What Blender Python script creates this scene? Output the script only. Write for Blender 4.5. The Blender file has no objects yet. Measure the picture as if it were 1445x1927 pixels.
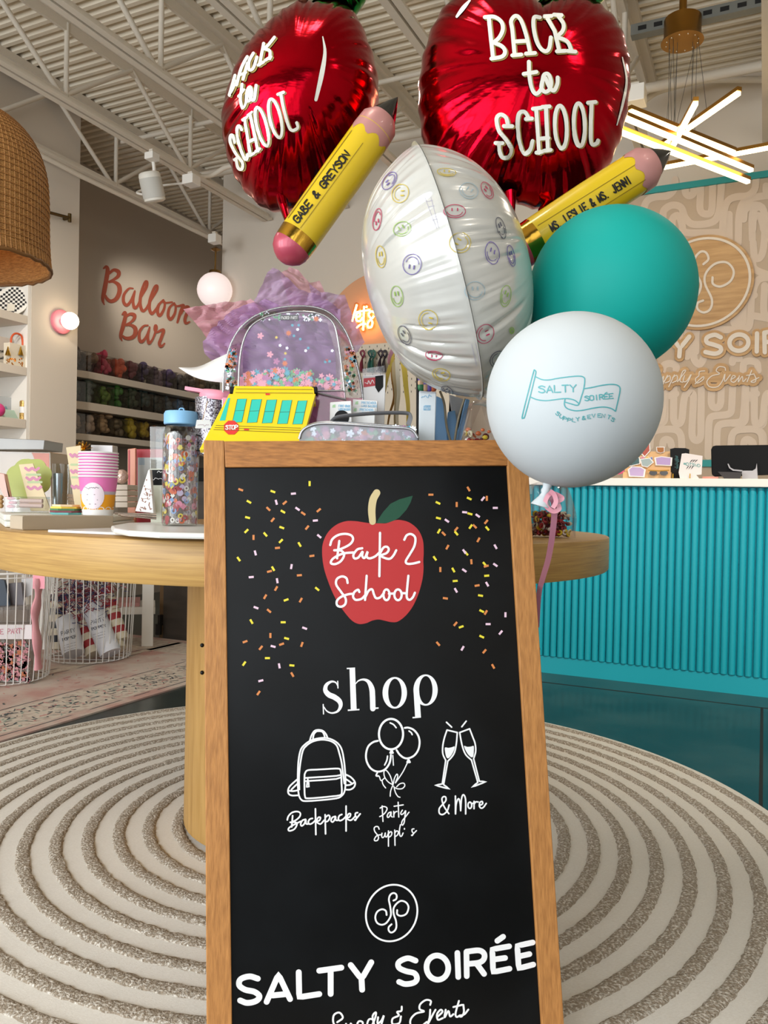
import bpy, bmesh, math, random
from mathutils import Matrix, Vector, geometry
from mathutils.bvhtree import BVHTree
from math import radians as R, sin, cos, pi, sqrt
random.seed(7)
SC = bpy.context.scene
COL = SC.collection

# ---------------------------------------------------------------- camera
IW, IH, FPX = 1445.0, 1927.0, 1500.0
EYE = Vector((0, 0, 0.95))
PITCH, ROLL = R(-0.75), 0.0205
CAMROT = Matrix.Rotation(pi/2 + PITCH, 3, 'X') @ Matrix.Rotation(ROLL, 3, 'Z')
cam = bpy.data.cameras.new('camera')
camo = bpy.data.objects.new('camera', cam)
COL.objects.link(camo)
cam.sensor_fit = 'VERTICAL'
cam.sensor_height = 36.0
cam.lens = 36.0 * FPX / IH
cam.clip_start = 0.05
camo.matrix_world = Matrix.Translation(EYE) @ CAMROT.to_4x4()
SC.camera = camo
SC.view_settings.view_transform = 'Standard'
SC.view_settings.look = 'None'
SC.view_settings.gamma = 1.0
SC.view_settings.use_curve_mapping = False
SC.view_settings.exposure = 0.04
SC.cycles.max_bounces = 8
SC.cycles.transparent_max_bounces = 24
SC.cycles.caustics_reflective = False
SC.cycles.caustics_refractive = False
SC.cycles.sample_clamp_indirect = 4.0

# ---------------------------------------------------------------- world and daylight
w = bpy.data.worlds.new('daylight')
SC.world = w
w.use_nodes = True
bg = w.node_tree.nodes['Background']
bg.inputs['Color'].default_value = (0.86, 0.93, 1.0, 1)
bg.inputs['Strength'].default_value = 0.28
# building axes: x' = along the back wall (to the right), y' = into the shop
BA = R(-25.5)
BLD = Matrix.Rotation(BA, 4, 'Z')
def area(name, loc, target, sx, sy, power, color):
    l = bpy.data.lights.new(name, 'AREA')
    l.shape = 'RECTANGLE'; l.size = sx; l.size_y = sy; l.energy = power; l.color = color
    o = bpy.data.objects.new(name, l); COL.objects.link(o)
    o.location = loc
    d = (Vector(target) - Vector(loc)).normalized()
    o.rotation_euler = d.to_track_quat('-Z', 'Y').to_euler()
    return o
# daylight coming through the panes of the glass shop front behind the photographer
for k, vv in enumerate((-4.0, -2.4, -0.8, 0.8, 2.4)):
    pw = (108, 98, 62, 36, 20)[k]
    p = BLD @ Vector((vv, -2.6, 1.75)); t = BLD @ Vector((vv, 3.0, 1.6))
    area('shopfront_daylight', p, t, 1.35, 2.7, pw, (0.93, 0.97, 1.0))
for vv, uu in ((-3.2, 1.2), (-0.8, 1.2), (1.4, 1.0), (-2.4, 3.6), (0.2, 3.8), (2.2, 3.2), (-4.85, 6.2), (-4.85, 7.4)):  # unseen fill lights added under the deck to brighten room and alcove
    p = BLD @ Vector((vv, uu, 3.2)); t = BLD @ Vector((vv, uu, 0))
    area('fill_lamp', p, t, 0.25, 0.25, (2.6 if vv < -4.5 else 5), (1.0, 0.90, 0.77))

# unseen spots added to brighten the counter, the alcove wall and the left shelves
for (vv, uu), tg, pw in (((0.7, 1.3), (-0.75, 4.5, 0.3), 9), ((1.7, 1.5), (0.3, 4.5, 0.3), 7), ((-4.85, 4.9), (-5.4, 7.0, 2.2), 4), ((-3.0, 2.2), (-4.8, 3.8, 1.6), 5)):
    area('fill_spot', BLD @ Vector((vv, uu, 3.25)), BLD @ Vector(tg), 0.2, 0.2, pw, (1.0, 0.90, 0.78)).data.spread = R(60)

# ---------------------------------------------------------------- pixels to places
def ray(px, py):
    d = CAMROT @ Vector(((px - IW/2)/FPX, -(py - IH/2)/FPX, -1.0))
    return d / d.y
def P(px, py, Y): return EYE + ray(px, py) * Y
def G(px, py, z=0.0):
    d = ray(px, py); return EYE + d * ((z - EYE.z)/d.z)
def plane_hit(px, py, p0, n):
    d = ray(px, py)
    return EYE + d * ((Vector(p0) - EYE).dot(n) / d.dot(n))
AX = (BLD.to_3x3() @ Vector((0, 1, 0)))   # into the shop
BX = (BLD.to_3x3() @ Vector((1, 0, 0)))   # along the back wall
def onU(px, py, u): return plane_hit(px, py, AX*u, AX)
def onQ(px, py, q): return plane_hit(px, py, BX*(-q), BX)
def B(v, u, z): return BLD @ Vector((v, u, z))
BLDI = BLD.inverted()
def PXM(p):   # pixels per metre at a point
    return FPX / max(0.2, p.y)

# ---------------------------------------------------------------- materials
def lin(c):
    if isinstance(c, str):
        c = [int(c[i:i+2], 16)/255 for i in (0, 2, 4)]
    return tuple((x/12.92 if x <= 0.04045 else ((x+0.055)/1.055)**2.4) for x in c) + (1,)
MATS = {}
def mat(name, col, rough=0.6, metal=0.0, spec=0.5, emit=None, es=0, noise=None, bump=None, coat=0, trans=0, alpha=1, sheen=0, sss=0):
    if name in MATS: return MATS[name]
    m = bpy.data.materials.new(name); m.use_nodes = True
    nt = m.node_tree; b = nt.nodes['Principled BSDF']
    c = lin(col)
    b.inputs['Base Color'].default_value = c
    b.inputs['Roughness'].default_value = rough
    b.inputs['Metallic'].default_value = metal
    b.inputs['Specular IOR Level'].default_value = spec
    b.inputs['Coat Weight'].default_value = coat
    b.inputs['Transmission Weight'].default_value = trans
    b.inputs['Alpha'].default_value = alpha
    if sheen: b.inputs['Sheen Weight'].default_value = sheen
    if sss:
        b.inputs['Subsurface Weight'].default_value = sss
        b.inputs['Subsurface Radius'].default_value = (0.02, 0.02, 0.02)
    if emit:
        b.inputs['Emission Color'].default_value = lin(emit); b.inputs['Emission Strength'].default_value = es
    if noise or bump:
        tc = nt.nodes.new('ShaderNodeTexCoord')
    if noise:   # (other colour, scale, (stretch xyz), detail, lo, hi)
        c2, sc, st, det, lo, hi = noise
        mp = nt.nodes.new('ShaderNodeMapping'); mp.inputs['Scale'].default_value = st
        n = nt.nodes.new('ShaderNodeTexNoise'); n.inputs['Scale'].default_value = sc; n.inputs['Detail'].default_value = det
        r = nt.nodes.new('ShaderNodeValToRGB')
        r.color_ramp.elements[0].position = lo; r.color_ramp.elements[0].color = c
        r.color_ramp.elements[1].position = hi; r.color_ramp.elements[1].color = lin(c2)
        nt.links.new(tc.outputs['Object'], mp.inputs['Vector']); nt.links.new(mp.outputs['Vector'], n.inputs['Vector'])
        nt.links.new(n.outputs['Fac'], r.inputs['Fac']); nt.links.new(r.outputs['Color'], b.inputs['Base Color'])
    if bump:    # (scale, strength, distance, stretch)
        sc, stg, dist, st = bump
        mp = nt.nodes.new('ShaderNodeMapping'); mp.inputs['Scale'].default_value = st
        n = nt.nodes.new('ShaderNodeTexNoise'); n.inputs['Scale'].default_value = sc; n.inputs['Detail'].default_value = 4
        bp = nt.nodes.new('ShaderNodeBump'); bp.inputs['Strength'].default_value = stg; bp.inputs['Distance'].default_value = dist
        nt.links.new(tc.outputs['Object'], mp.inputs['Vector']); nt.links.new(mp.outputs['Vector'], n.inputs['Vector'])
        nt.links.new(n.outputs['Fac'], bp.inputs['Height']); nt.links.new(bp.outputs['Normal'], b.inputs['Normal'])
    MATS[name] = m
    return m
def clear(name, tint='FFFFFF', gloss=0.12, rough=0.05, body=None, bodyfac=0.0):
    """thin clear plastic: see-through with a sheen; body adds a share of milky colour"""
    if name in MATS: return MATS[name]
    m = bpy.data.materials.new(name); m.use_nodes = True
    nt = m.node_tree; nt.nodes.clear()
    out = nt.nodes.new('ShaderNodeOutputMaterial')
    t = nt.nodes.new('ShaderNodeBsdfTransparent'); t.inputs['Color'].default_value = lin(tint)
    g = nt.nodes.new('ShaderNodeBsdfGlossy'); g.inputs['Roughness'].default_value = rough
    mx = nt.nodes.new('ShaderNodeMixShader')
    lw = nt.nodes.new('ShaderNodeLayerWeight'); lw.inputs['Blend'].default_value = 0.25
    ma = nt.nodes.new('ShaderNodeMath'); ma.operation = 'MULTIPLY_ADD'; ma.inputs[1].default_value = 0.5; ma.inputs[2].default_value = gloss
    nt.links.new(lw.outputs['Facing'], ma.inputs[0]); nt.links.new(ma.outputs[0], mx.inputs['Fac'])
    first = t
    if body:
        d = nt.nodes.new('ShaderNodeBsdfDiffuse'); d.inputs['Color'].default_value = lin(body)
        tl = nt.nodes.new('ShaderNodeBsdfTranslucent'); tl.inputs['Color'].default_value = lin(body)
        md = nt.nodes.new('ShaderNodeMixShader'); md.inputs['Fac'].default_value = 0.4
        nt.links.new(d.outputs[0], md.inputs[1]); nt.links.new(tl.outputs[0], md.inputs[2])
        m2 = nt.nodes.new('ShaderNodeMixShader'); m2.inputs['Fac'].default_value = bodyfac
        nt.links.new(t.outputs[0], m2.inputs[1]); nt.links.new(md.outputs[0], m2.inputs[2]); first = m2
    nt.links.new(first.outputs[0], mx.inputs[1]); nt.links.new(g.outputs[0], mx.inputs[2])
    nt.links.new(mx.outputs[0], out.inputs['Surface'])
    MATS[name] = m
    return m

# ---------------------------------------------------------------- mesh building
WORLD = {}
def smooth_path(pts, n=6, closed=False):
    pts = [Vector(p) for p in pts]
    if len(pts) < 3: return pts
    out = []
    N = len(pts)
    rng = range(N if closed else N-1)
    for i in rng:
        p0 = pts[(i-1) % N] if (closed or i > 0) else pts[0]*2 - pts[1]
        p1 = pts[i]; p2 = pts[(i+1) % N]
        p3 = pts[(i+2) % N] if (closed or i+2 < N) else pts[-1]*2 - pts[-2]
        for k in range(n):
            t = k/n
            out.append(0.5*((2*p1) + (p2-p0)*t + (2*p0-5*p1+4*p2-p3)*t*t + (3*p1-p0-3*p2+p3)*t**3))
    if not closed: out.append(pts[-1])
    return out
class MB:
    def __init__(s): s.v = []; s.f = []; s.mi = []; s.sm = []; s.m = 0; s.smooth = True; s.M = Matrix.Identity(4)
    def add(s, vs, fs):
        k = len(s.v); s.v += [s.M @ Vector(p) for p in vs]
        for f in fs: s.f.append([i+k for i in f]); s.mi.append(s.m); s.sm.append(s.smooth)
        return s
    def box(s, c, d, M=None, taper=1.0):
        x, y, z = [q/2 for q in d]; c = Vector(c)
        vs = []
        for zz, tp in ((-z, 1.0), (z, taper)):
            vs += [Vector((-x*tp, -y*tp, zz)), Vector((x*tp, -y*tp, zz)), Vector((x*tp, y*tp, zz)), Vector((-x*tp, y*tp, zz))]
        vs = [((M @ p) if M else p) + c for p in vs]
        sm = s.smooth; s.smooth = False
        s.add(vs, [(3,2,1,0),(4,5,6,7),(0,1,5,4),(1,2,6,5),(2,3,7,6),(3,0,4,7)]); s.smooth = sm; return s
    def quad(s, a, b, c, d): return s.add([a, b, c, d], [(0,1,2,3)])
    def hexa(s, lo, hi):
        n = len(lo); sm = s.smooth; s.smooth = False
        s.add(list(lo)+list(hi), [tuple(range(n-1,-1,-1)), tuple(range(n,2*n))] + [(i,(i+1)%n,(i+1)%n+n,i+n) for i in range(n)]); s.smooth = sm; return s
    def tube(s, pts, r, n=8, caps=True, rs=None, flat=None):
        pts = [Vector(p) for p in pts]; N = len(pts); vs = []
        up = None
        for i, p in enumerate(pts):
            t = (pts[min(i+1,N-1)] - pts[max(i-1,0)])
            t = t.normalized() if t.length > 1e-9 else Vector((0,0,1))
            if up is None:
                up = Vector((0,0,1)) if abs(t.z) < 0.9 else Vector((1,0,0))
            a = t.cross(up); a = a.normalized() if a.length > 1e-6 else t.orthogonal().normalized()
            b = a.cross(t).normalized(); up = b
            rr = rs[i] if rs else r
            for k in range(n):
                an = 2*pi*k/n
                vs.append(p + a*cos(an)*rr + b*sin(an)*rr*(flat if flat else 1))
        fs = []
        for i in range(N-1):
            for k in range(n):
                fs.append((i*n+k, i*n+(k+1)%n, (i+1)*n+(k+1)%n, (i+1)*n+k))
        if caps: fs += [tuple(range(n-1,-1,-1)), tuple(range((N-1)*n, N*n))]
        return s.add(vs, fs)
    def lathe(s, prof, n=32, M=None, a0=0, a1=2*pi):
        full = abs(a1-a0-2*pi) < 1e-6; vs = []; fs = []
        c = n if full else n+1
        for r, z in prof:
            for k in range(c):
                an = a0 + (a1-a0)*k/n; p = Vector((r*cos(an), r*sin(an), z)); vs.append(M @ p if M else p)
        for i in range(len(prof)-1):
            for k in range(n):
                k2 = (k+1) % c
                fs.append((i*c+k, i*c+k2, (i+1)*c+k2, (i+1)*c+k))
        return s.add(vs, fs)
    def sphere(s, c, r, n=24, m=14, sc=(1,1,1), M=None):
        c = Vector(c); prof = [(max(1e-5, sin(pi*i/m)), -cos(pi*i/m)) for i in range(m+1)]
        k0 = len(s.v); S = Matrix.Diagonal((r*sc[0], r*sc[1], r*sc[2], 1))
        return s.lathe(prof, n, Matrix.Translation(c) @ (M.to_4x4() if M else Matrix.Identity(4)) @ S)
    def plate(s, poly, n, th, holes=()):
        """flat polygon (3-D points, one plane) given thickness th along n"""
        n = Vector(n).normalized()
        loops = [[Vector(p) for p in poly]] + [[Vector(p) for p in h] for h in holes]
        flat = [p for l in loops for p in l]; N = len(flat)
        tris = geometry.tessellate_polygon(loops)
        fs = [tuple(t) for t in tris]
        vs = [p + n*th/2 for p in flat] + [p - n*th/2 for p in flat]
        ff = []
        for t in fs:
            a, b, c = (flat[i] for i in t)
            if (b-a).cross(c-a).dot(n) < 0: t = t[::-1]
            ff.append(t); ff.append(tuple(i+N for i in t[::-1]))
        k = 0
        for l in loops:
            L = len(l)
            for i in range(L): ff.append((k+i, k+(i+1)%L, k+(i+1)%L+N, k+i+N))
            k += L
        sm = s.smooth; s.smooth = False; s.add(vs, ff); s.smooth = sm; return s
    def build(s, name, mats, parent=None, bevel=0, fix=True):
        me = bpy.data.meshes.new(name)
        inv = WORLD[parent.name].inverted() if parent is not None else Matrix.Identity(4)
        me.from_pydata([inv @ p for p in s.v], [], s.f)
        if not isinstance(mats, (list, tuple)): mats = [mats]
        for m in mats: me.materials.append(m)
        for p, i, q in zip(me.polygons, s.mi, s.sm): p.material_index = i; p.use_smooth = q
        me.update()
        if fix:
            bm = bmesh.new(); bm.from_mesh(me)
            bmesh.ops.recalc_face_normals(bm, faces=bm.faces[:])
            for e in bm.edges:
                if len(e.link_faces) == 2 and e.calc_face_angle(0.0) > 0.85: e.smooth = False
            bm.to_mesh(me); bm.free()
        o = bpy.data.objects.new(name, me); COL.objects.link(o)
        if parent is not None: o.parent = parent; WORLD[o.name] = WORLD[parent.name]
        else: WORLD[o.name] = Matrix.Identity(4)
        if bevel:
            md = o.modifiers.new('bevel', 'BEVEL'); md.width = bevel; md.segments = 2; md.limit_method = 'ANGLE'; md.angle_limit = R(40)
        return o
def tag(o, label=None, cat=None, group=None, kind=None):
    if label: o['label'] = label
    if cat: o['category'] = cat
    if group: o['group'] = group
    if kind: o['kind'] = kind
    return o
def thing(name, loc, label, cat, group=None, rz=0):
    o = bpy.data.objects.new(name, None); COL.objects.link(o); o.empty_display_size = 0.05
    o.location = loc; o.rotation_euler = (0, 0, rz)
    WORLD[o.name] = Matrix.Translation(Vector(loc)) @ Matrix.Rotation(rz, 4, 'Z')
    return tag(o, label, cat, group)
def struct(name, mb, mats, parent=None, **k):
    o = mb.build(name, mats, parent, **k)
    if parent is None: o['kind'] = 'structure'
    return o
def copy_thing(o, loc=None, rz=None, label=None, mats=None):
    c = o.copy(); COL.objects.link(c)
    if loc is not None: c.location = loc
    if rz is not None: c.rotation_euler = (0, 0, rz)
    if label: c['label'] = label
    def kids(src, dst):
        for ch in list(src.children):
            d = ch.copy(); COL.objects.link(d); d.parent = dst
            kids(ch, d)
    kids(o, c)
    return c

# ---------------------------------------------------------------- print and paint on surfaces
def on_plane(p0, n):
    n = Vector(n).normalized(); p0 = Vector(p0)
    if n.dot(EYE - p0) < 0: n = -n
    return lambda x, y: (plane_hit(x, y, p0, n), n)
def on_mesh(objs):
    vs, fs = [], []
    for o in objs:
        k = len(vs); M = WORLD[o.name]
        vs += [M @ v.co for v in o.data.vertices]; fs += [[i+k for i in p.vertices] for p in o.data.polygons]
    bvh = BVHTree.FromPolygons(vs, fs)
    def f(x, y):
        d = ray(x, y).normalized()
        h = bvh.ray_cast(EYE, d)
        if h[0] is None: return None
        n = h[1]
        if n.dot(d) > 0: n = -n
        return (h[0], n)
    return f
def Z(x0, y0, s):
    """zoomed-view coordinates to photo pixels"""
    return lambda p: (x0 + p[0]/s, y0 + p[1]/s) + tuple(p[2:])
def ell(cx, cy, rx, ry, tilt=0, n=28, a0=0, a1=360):
    out = []
    full = abs(a1-a0) >= 359.9
    for k in range(n + (0 if full else 1)):
        t = R(a0 + (a1-a0)*k/n); x = rx*cos(t); y = ry*sin(t); c, s_ = cos(R(tilt)), sin(R(tilt))
        out.append((cx + x*c - y*s_, cy + x*s_ + y*c))
    return ('c', out) if full else ('s', out)
class Print(MB):
    def disc(s, cx, cy, rx, ry, n=28, rings=5):
        g = [[s.pt(cx + rx*j/rings*cos(2*pi*i/n), cy + ry*j/rings*sin(2*pi*i/n)) for i in range(n)] for j in range(1, rings+1)]
        c = s.pt(cx, cy)
        if c is None or any(p is None for r in g for p in r): return s
        s.add([c] + [p for r in g for p in r], [(0, 1+i, 1+(i+1)%n) for i in range(n)] + [(1+j*n+i, 1+j*n+(i+1)%n, 1+(j+1)*n+(i+1)%n, 1+(j+1)*n+i) for j in range(rings-1) for i in range(n)])
        return s
    """strokes and fills laid onto a surface"""
    def __init__(s, surf, off=0.0006, thick=0.0):
        super().__init__(); s.surf = surf; s.off = off; s.th = thick; s.smooth = False; s.eps = 2e-5; s.k = 0
    def pt(s, x, y, o=None, e=0.0):
        h = s.surf(x, y)
        return None if h is None else h[0] + h[1]*((s.off if o is None else o) + e)
    def stroke(s, kind, pts, w, zf=None, n=5, taper=0):
        if zf: pts = [zf(p) for p in pts]
        ws = [(p[2] if len(p) > 2 else w) for p in pts]
        pts = [Vector((p[0], p[1], q)) for p, q in zip(pts, ws)]
        closed = kind == 'c'
        if kind in ('s', 'c'): pts = smooth_path(pts, n, closed)
        else:
            seg = []
            for a, b in zip(pts, pts[1:]):
                m = max(1, int((b-a).length/6))
                seg += [a.lerp(b, i/m) for i in range(m)]
            pts = seg + [pts[-1]]
        N = len(pts); L = []; Rr = []
        for i, p in enumerate(pts):
            if closed: a, b = pts[(i-1) % N], pts[(i+1) % N]
            else: a, b = pts[max(0, i-1)], pts[min(N-1, i+1)]
            d = Vector((b.x-a.x, b.y-a.y)); d = d.normalized() if d.length > 1e-9 else Vector((1, 0))
            nn = Vector((-d.y, d.x)) * p.z/2
            L.append((p.x+nn.x, p.y+nn.y)); Rr.append((p.x-nn.x, p.y-nn.y))
        def strip(La, Ra, close):
            M = len(La); ee = [s.eps*(s.k + (i/M)*0.9) for i in range(M)]
            A = [s.pt(q[0], q[1], None, e) for q, e in zip(La, ee)]; C = [s.pt(q[0], q[1], None, e) for q, e in zip(Ra, ee)]
            A0 = [s.pt(q[0], q[1], 0.0) for q in La] if s.th else None
            C0 = [s.pt(q[0], q[1], 0.0) for q in Ra] if s.th else None
            for i in range(M if close else M-1):
                j = (i+1) % M
                if None in (A[i], A[j], C[i], C[j]): continue
                if max((A[i]-A[j]).length, (C[i]-C[j]).length, (A[i]-C[i]).length) > 0.25: continue
                s.add([A[i], A[j], C[j], C[i]], [(0,1,2,3)])
                if s.th:
                    s.add([A[i], A[j], A0[j], A0[i]], [(0,1,2,3)]); s.add([C[i], C[j], C0[j], C0[i]], [(0,1,2,3)])
        strip(L, Rr, closed)
        if not closed and N > 1:
            for p, o, q in ((pts[0], pts[1], 0), (pts[-1], pts[-2], 1)):
                r = p.z/2; an = math.atan2(p.y-o.y, p.x-o.x); e = s.eps*(s.k + q*0.9)
                cs = [(p.x + r*cos(an-pi/2+pi*k/7), p.y + r*sin(an-pi/2+pi*k/7)) for k in range(8)]
                c3 = [s.pt(c[0], c[1], None, e) for c in cs]
                if None in c3: continue
                s.add(c3, [tuple(range(8))])
                if s.th:
                    c0 = [s.pt(c[0], c[1], 0.0) for c in cs]
                    for k in range(7): s.add([c3[k], c3[k+1], c0[k+1], c0[k]], [(0,1,2,3)])
        s.k += 1
        return s
    def strokes(s, lst, w, zf=None, n=5):
        for kind, pts in lst: s.stroke(kind, pts, w, zf, n)
        return s
    def fill(s, pts, zf=None, holes=(), sm=False):
        loops = [list(pts)] + [list(h) for h in holes]
        if zf: loops = [[zf(p) for p in l] for l in loops]
        if sm: loops = [[(q.x, q.y) for q in smooth_path([Vector((p[0], p[1], 0)) for p in l], 4, True)] for l in loops]
        tris = geometry.tessellate_polygon([[Vector((p[0], p[1], 0)) for p in l] for l in loops])
        flat = [p for l in loops for p in l]
        e = s.eps*s.k; s.k += 1
        v3 = [s.pt(p[0], p[1], None, e) for p in flat]
        k = [i for i, v in enumerate(v3) if v is None]
        fs = [t for t in tris if not any(i in k for i in t)]
        s.add([v if v is not None else Vector((0,0,0)) for v in v3], fs)
        if s.th:
            b3 = [s.pt(p[0], p[1], 0.0) for p in flat]; k = 0
            for l in loops:
                n = len(l)
                for i in range(n): s.add([v3[k+i], v3[k+(i+1)%n], b3[k+(i+1)%n], b3[k+i]], [(0,1,2,3)])
                k += n
        return s
FONT = {
 'A':'p00 26 40|p12 32','B':'p00 06|s06 26 35 24 03|s03 23 41 30 10 00','C':'s45 26 05 03 01 20 41','D':'p00 06|s06 26 44 42 20 00','E':'p46 06 00 40|p03 33',
 'F':'p46 06 00|p03 33','G':'s45 26 05 03 01 20 41 42|p23 43','H':'p00 06|p40 46|p03 43','I':'p20 26','J':'s36 32 20 01','K':'p00 06|p46 02|p13 40',
 'L':'p06 00 40','M':'p00 06 20 46 40','N':'p00 06 40 46','O':'c26 05 03 01 20 41 43 45','P':'p00 06|s06 26 45 44 23 03','R':'p00 06|s06 26 45 44 23 03|p23 40',
 'S':'s45 26 05 14 33 41 20 01','T':'p06 46|p20 26','U':'s06 02 20 42 46','V':'p06 20 46','W':'p06 10 24 30 46','X':'p00 46|p06 40','Y':'p06 23 46|p23 20',
 'Z':'p06 46 00 40','&':'s40 14 15 26 35 13 01 10 31 42','.':'p10 10','#':'p11 15|p31 35|p02 42|p04 44','2':'s05 26 45 30 00 40','1':'p20 26','-':'p13 33',' ':'' }
FONT['É'] = FONT['E'] + '|p17 38'
def text(txt, p0, p1, h, zf=None, skew=0.0):
    """block letters along the baseline p0 -> p1 (pixels), cap height h"""
    if zf:
        h = h*(zf((1, 0))[0] - zf((0, 0))[0]); p0, p1 = zf(p0), zf(p1)
    d = Vector(p1) - Vector(p0); L = d.length; d.normalize(); up = Vector((d.y, -d.x)) + d*skew
    n = len(txt); adv = L/(n - 0.22)
    out = []
    for i, ch in enumerate(txt):
        g = FONT.get(ch, '')
        for st in g.split('|'):
            if not st: continue
            pts = []
            for c in st[1:].split():
                gx, gy = int(c[0]), int(c[1])
                q = Vector(p0) + d*(adv*(i + gx/4*0.78)) + up*(h*gy/6); pts.append((q.x, q.y))
            if len(pts) == 2 and pts[0] == pts[1]: pts[1] = (pts[1][0]+0.3, pts[1][1])
            out.append((st[0], pts))
    return out
def scribble(p0, p1, h, n, seed=0):
    """tiny illegible line of writing"""
    r = random.Random(seed); a, b = Vector(p0), Vector(p1); d = b-a; up = Vector((d.y, -d.x)).normalized()
    return [('s', [tuple(a + d*(i/n) + up*h*r.uniform(0, 1)) for i in range(n+1)])]
# ================================================================ THE SETTING
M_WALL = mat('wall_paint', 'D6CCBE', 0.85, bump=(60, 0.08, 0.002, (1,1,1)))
M_WALLG = mat('alcove_wall_dimmed', 'BDB3A6', 0.85)  # alcove's dimmer light is put into this darker, greyer wall colour
M_CEIL = mat('deck_paint', 'EAE0CC', 0.7)
M_STEEL = mat('joist_paint', 'D8CFC0', 0.6)
M_WHITE = mat('white_lacquer', 'E8E4DC', 0.5)
M_FLOOR = mat('stained_concrete', '1D2A2A', 0.24, spec=0.5, noise=('3E4A46', 2.6, (1,1,1), 8, 0.42, 0.78), bump=(14, 0.04, 0.002, (1,1,1)))

# building frame coordinates: (along the back wall, into the shop, up)
def bb(m, v0, v1, u0, u1, z0, z1):
    c = [B(v0,u0,z0), B(v1,u0,z0), B(v1,u1,z0), B(v0,u1,z0)]; h = [B(v0,u0,z1), B(v1,u0,z1), B(v1,u1,z1), B(v0,u1,z1)]
    m.hexa(c, h)
UB = 5.7            # back wall
ZD = 3.85           # underside of the roof deck
m = MB(); bb(m, -9, 5, -4, 9.5, -0.12, 0.0); FLOOR = struct('floor', m, M_FLOOR)
# corrugated roof deck, ribs running along the back wall
m = MB(); per = 0.08; h = 0.038; sm = []; u = -3.2
prof = []
while u < 9.0:
    prof += [(u, ZD), (u+per*0.36, ZD), (u+per*0.5, ZD+h), (u+per*0.86, ZD+h)]; u += per
vs = [B(-6.2, a, z) for a, z in prof] + [B(4.5, a, z) for a, z in prof]; n = len(prof)
m.smooth = False
m.add(vs, [(i, i+1, i+1+n, i+n) for i in range(n-1)])
struct('ceiling', m, M_CEIL, fix=False)
# left wall: shelf niche, column, wall above
QL = 4.69
m = MB()
bb(m, -QL-0.9, -QL, 4.0, 4.42, 0, ZD)            # column between the niche and the alcove
bb(m, -QL-0.9, -QL, -3.0, 4.0, 2.62, ZD)         # wall above the niche
bb(m, -QL-0.9, -QL-0.36, -3.0, 4.0, 0, 2.62)     # back of the niche
struct('wall_left', m, M_WALL)
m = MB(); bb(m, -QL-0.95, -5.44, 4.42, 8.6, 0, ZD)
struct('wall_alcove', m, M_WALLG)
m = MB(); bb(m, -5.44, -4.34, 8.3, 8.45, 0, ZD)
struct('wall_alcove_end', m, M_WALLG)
m = MB(); bb(m, -4.34, 3.2, UB, UB+0.14, 0, ZD); bb(m, -4.34, -4.2, UB+0.14, 8.5, 0, ZD)
struct('wall_back', m, M_WALL)
m = MB(); bb(m, 3.2, 3.34, -3, UB+0.14, 0, ZD)
struct('wall_right', m, M_WALL)
# shop front posts and rails behind the photographer (daylight enters between them)
m = MB()
for vv in (-4.8, -3.2, -1.6, 0.0, 1.6, 3.1): bb(m, vv-0.04, vv+0.04, -2.9, -2.8, 0, ZD)
bb(m, -4.8, 3.2, -2.9, -2.8, 0, 0.12); bb(m, -4.8, 3.2, -2.9, -2.8, 3.2, ZD)
struct('window_1', m, mat('dark_mullion', '3A3C3E', 0.5))
# teal band over the wallpaper and the low teal rail behind the counter
TEAL = mat('teal_paint', '2A9C9C', 0.55)
pa = BLDI @ onU(1190, 362, UB); pb = BLDI @ onU(1445, 332, UB); zs = (pa.z+pb.z)/2
m = MB(); bb(m, -1.35, 3.2, UB-0.02, UB, zs-0.02, zs+0.022); struct('trim_1', m, TEAL)
m = MB(); bb(m, -1.35, 3.2, UB-0.02, UB, 1.225, 1.27); struct('trim_2', m, TEAL)
# saw cuts in the concrete
m = MB(); DK = mat('joint_filler', '131616', 0.8)
a, b = G(1025, 1284), G(1440, 1336)
ua = (BLDI @ a).y
bb(m, -2.2, 1.5, ua-0.004, ua+0.004, 0, 0.0012)
c = BLDI @ G(1440, 1345); d = BLDI @ G(1421, 1545)
vj = (c.x+d.x)/2
bb(m, vj-0.006, vj+0.006, 1.2, ua, 0, 0.0012)
struct('trim_3', m, DK)

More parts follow.
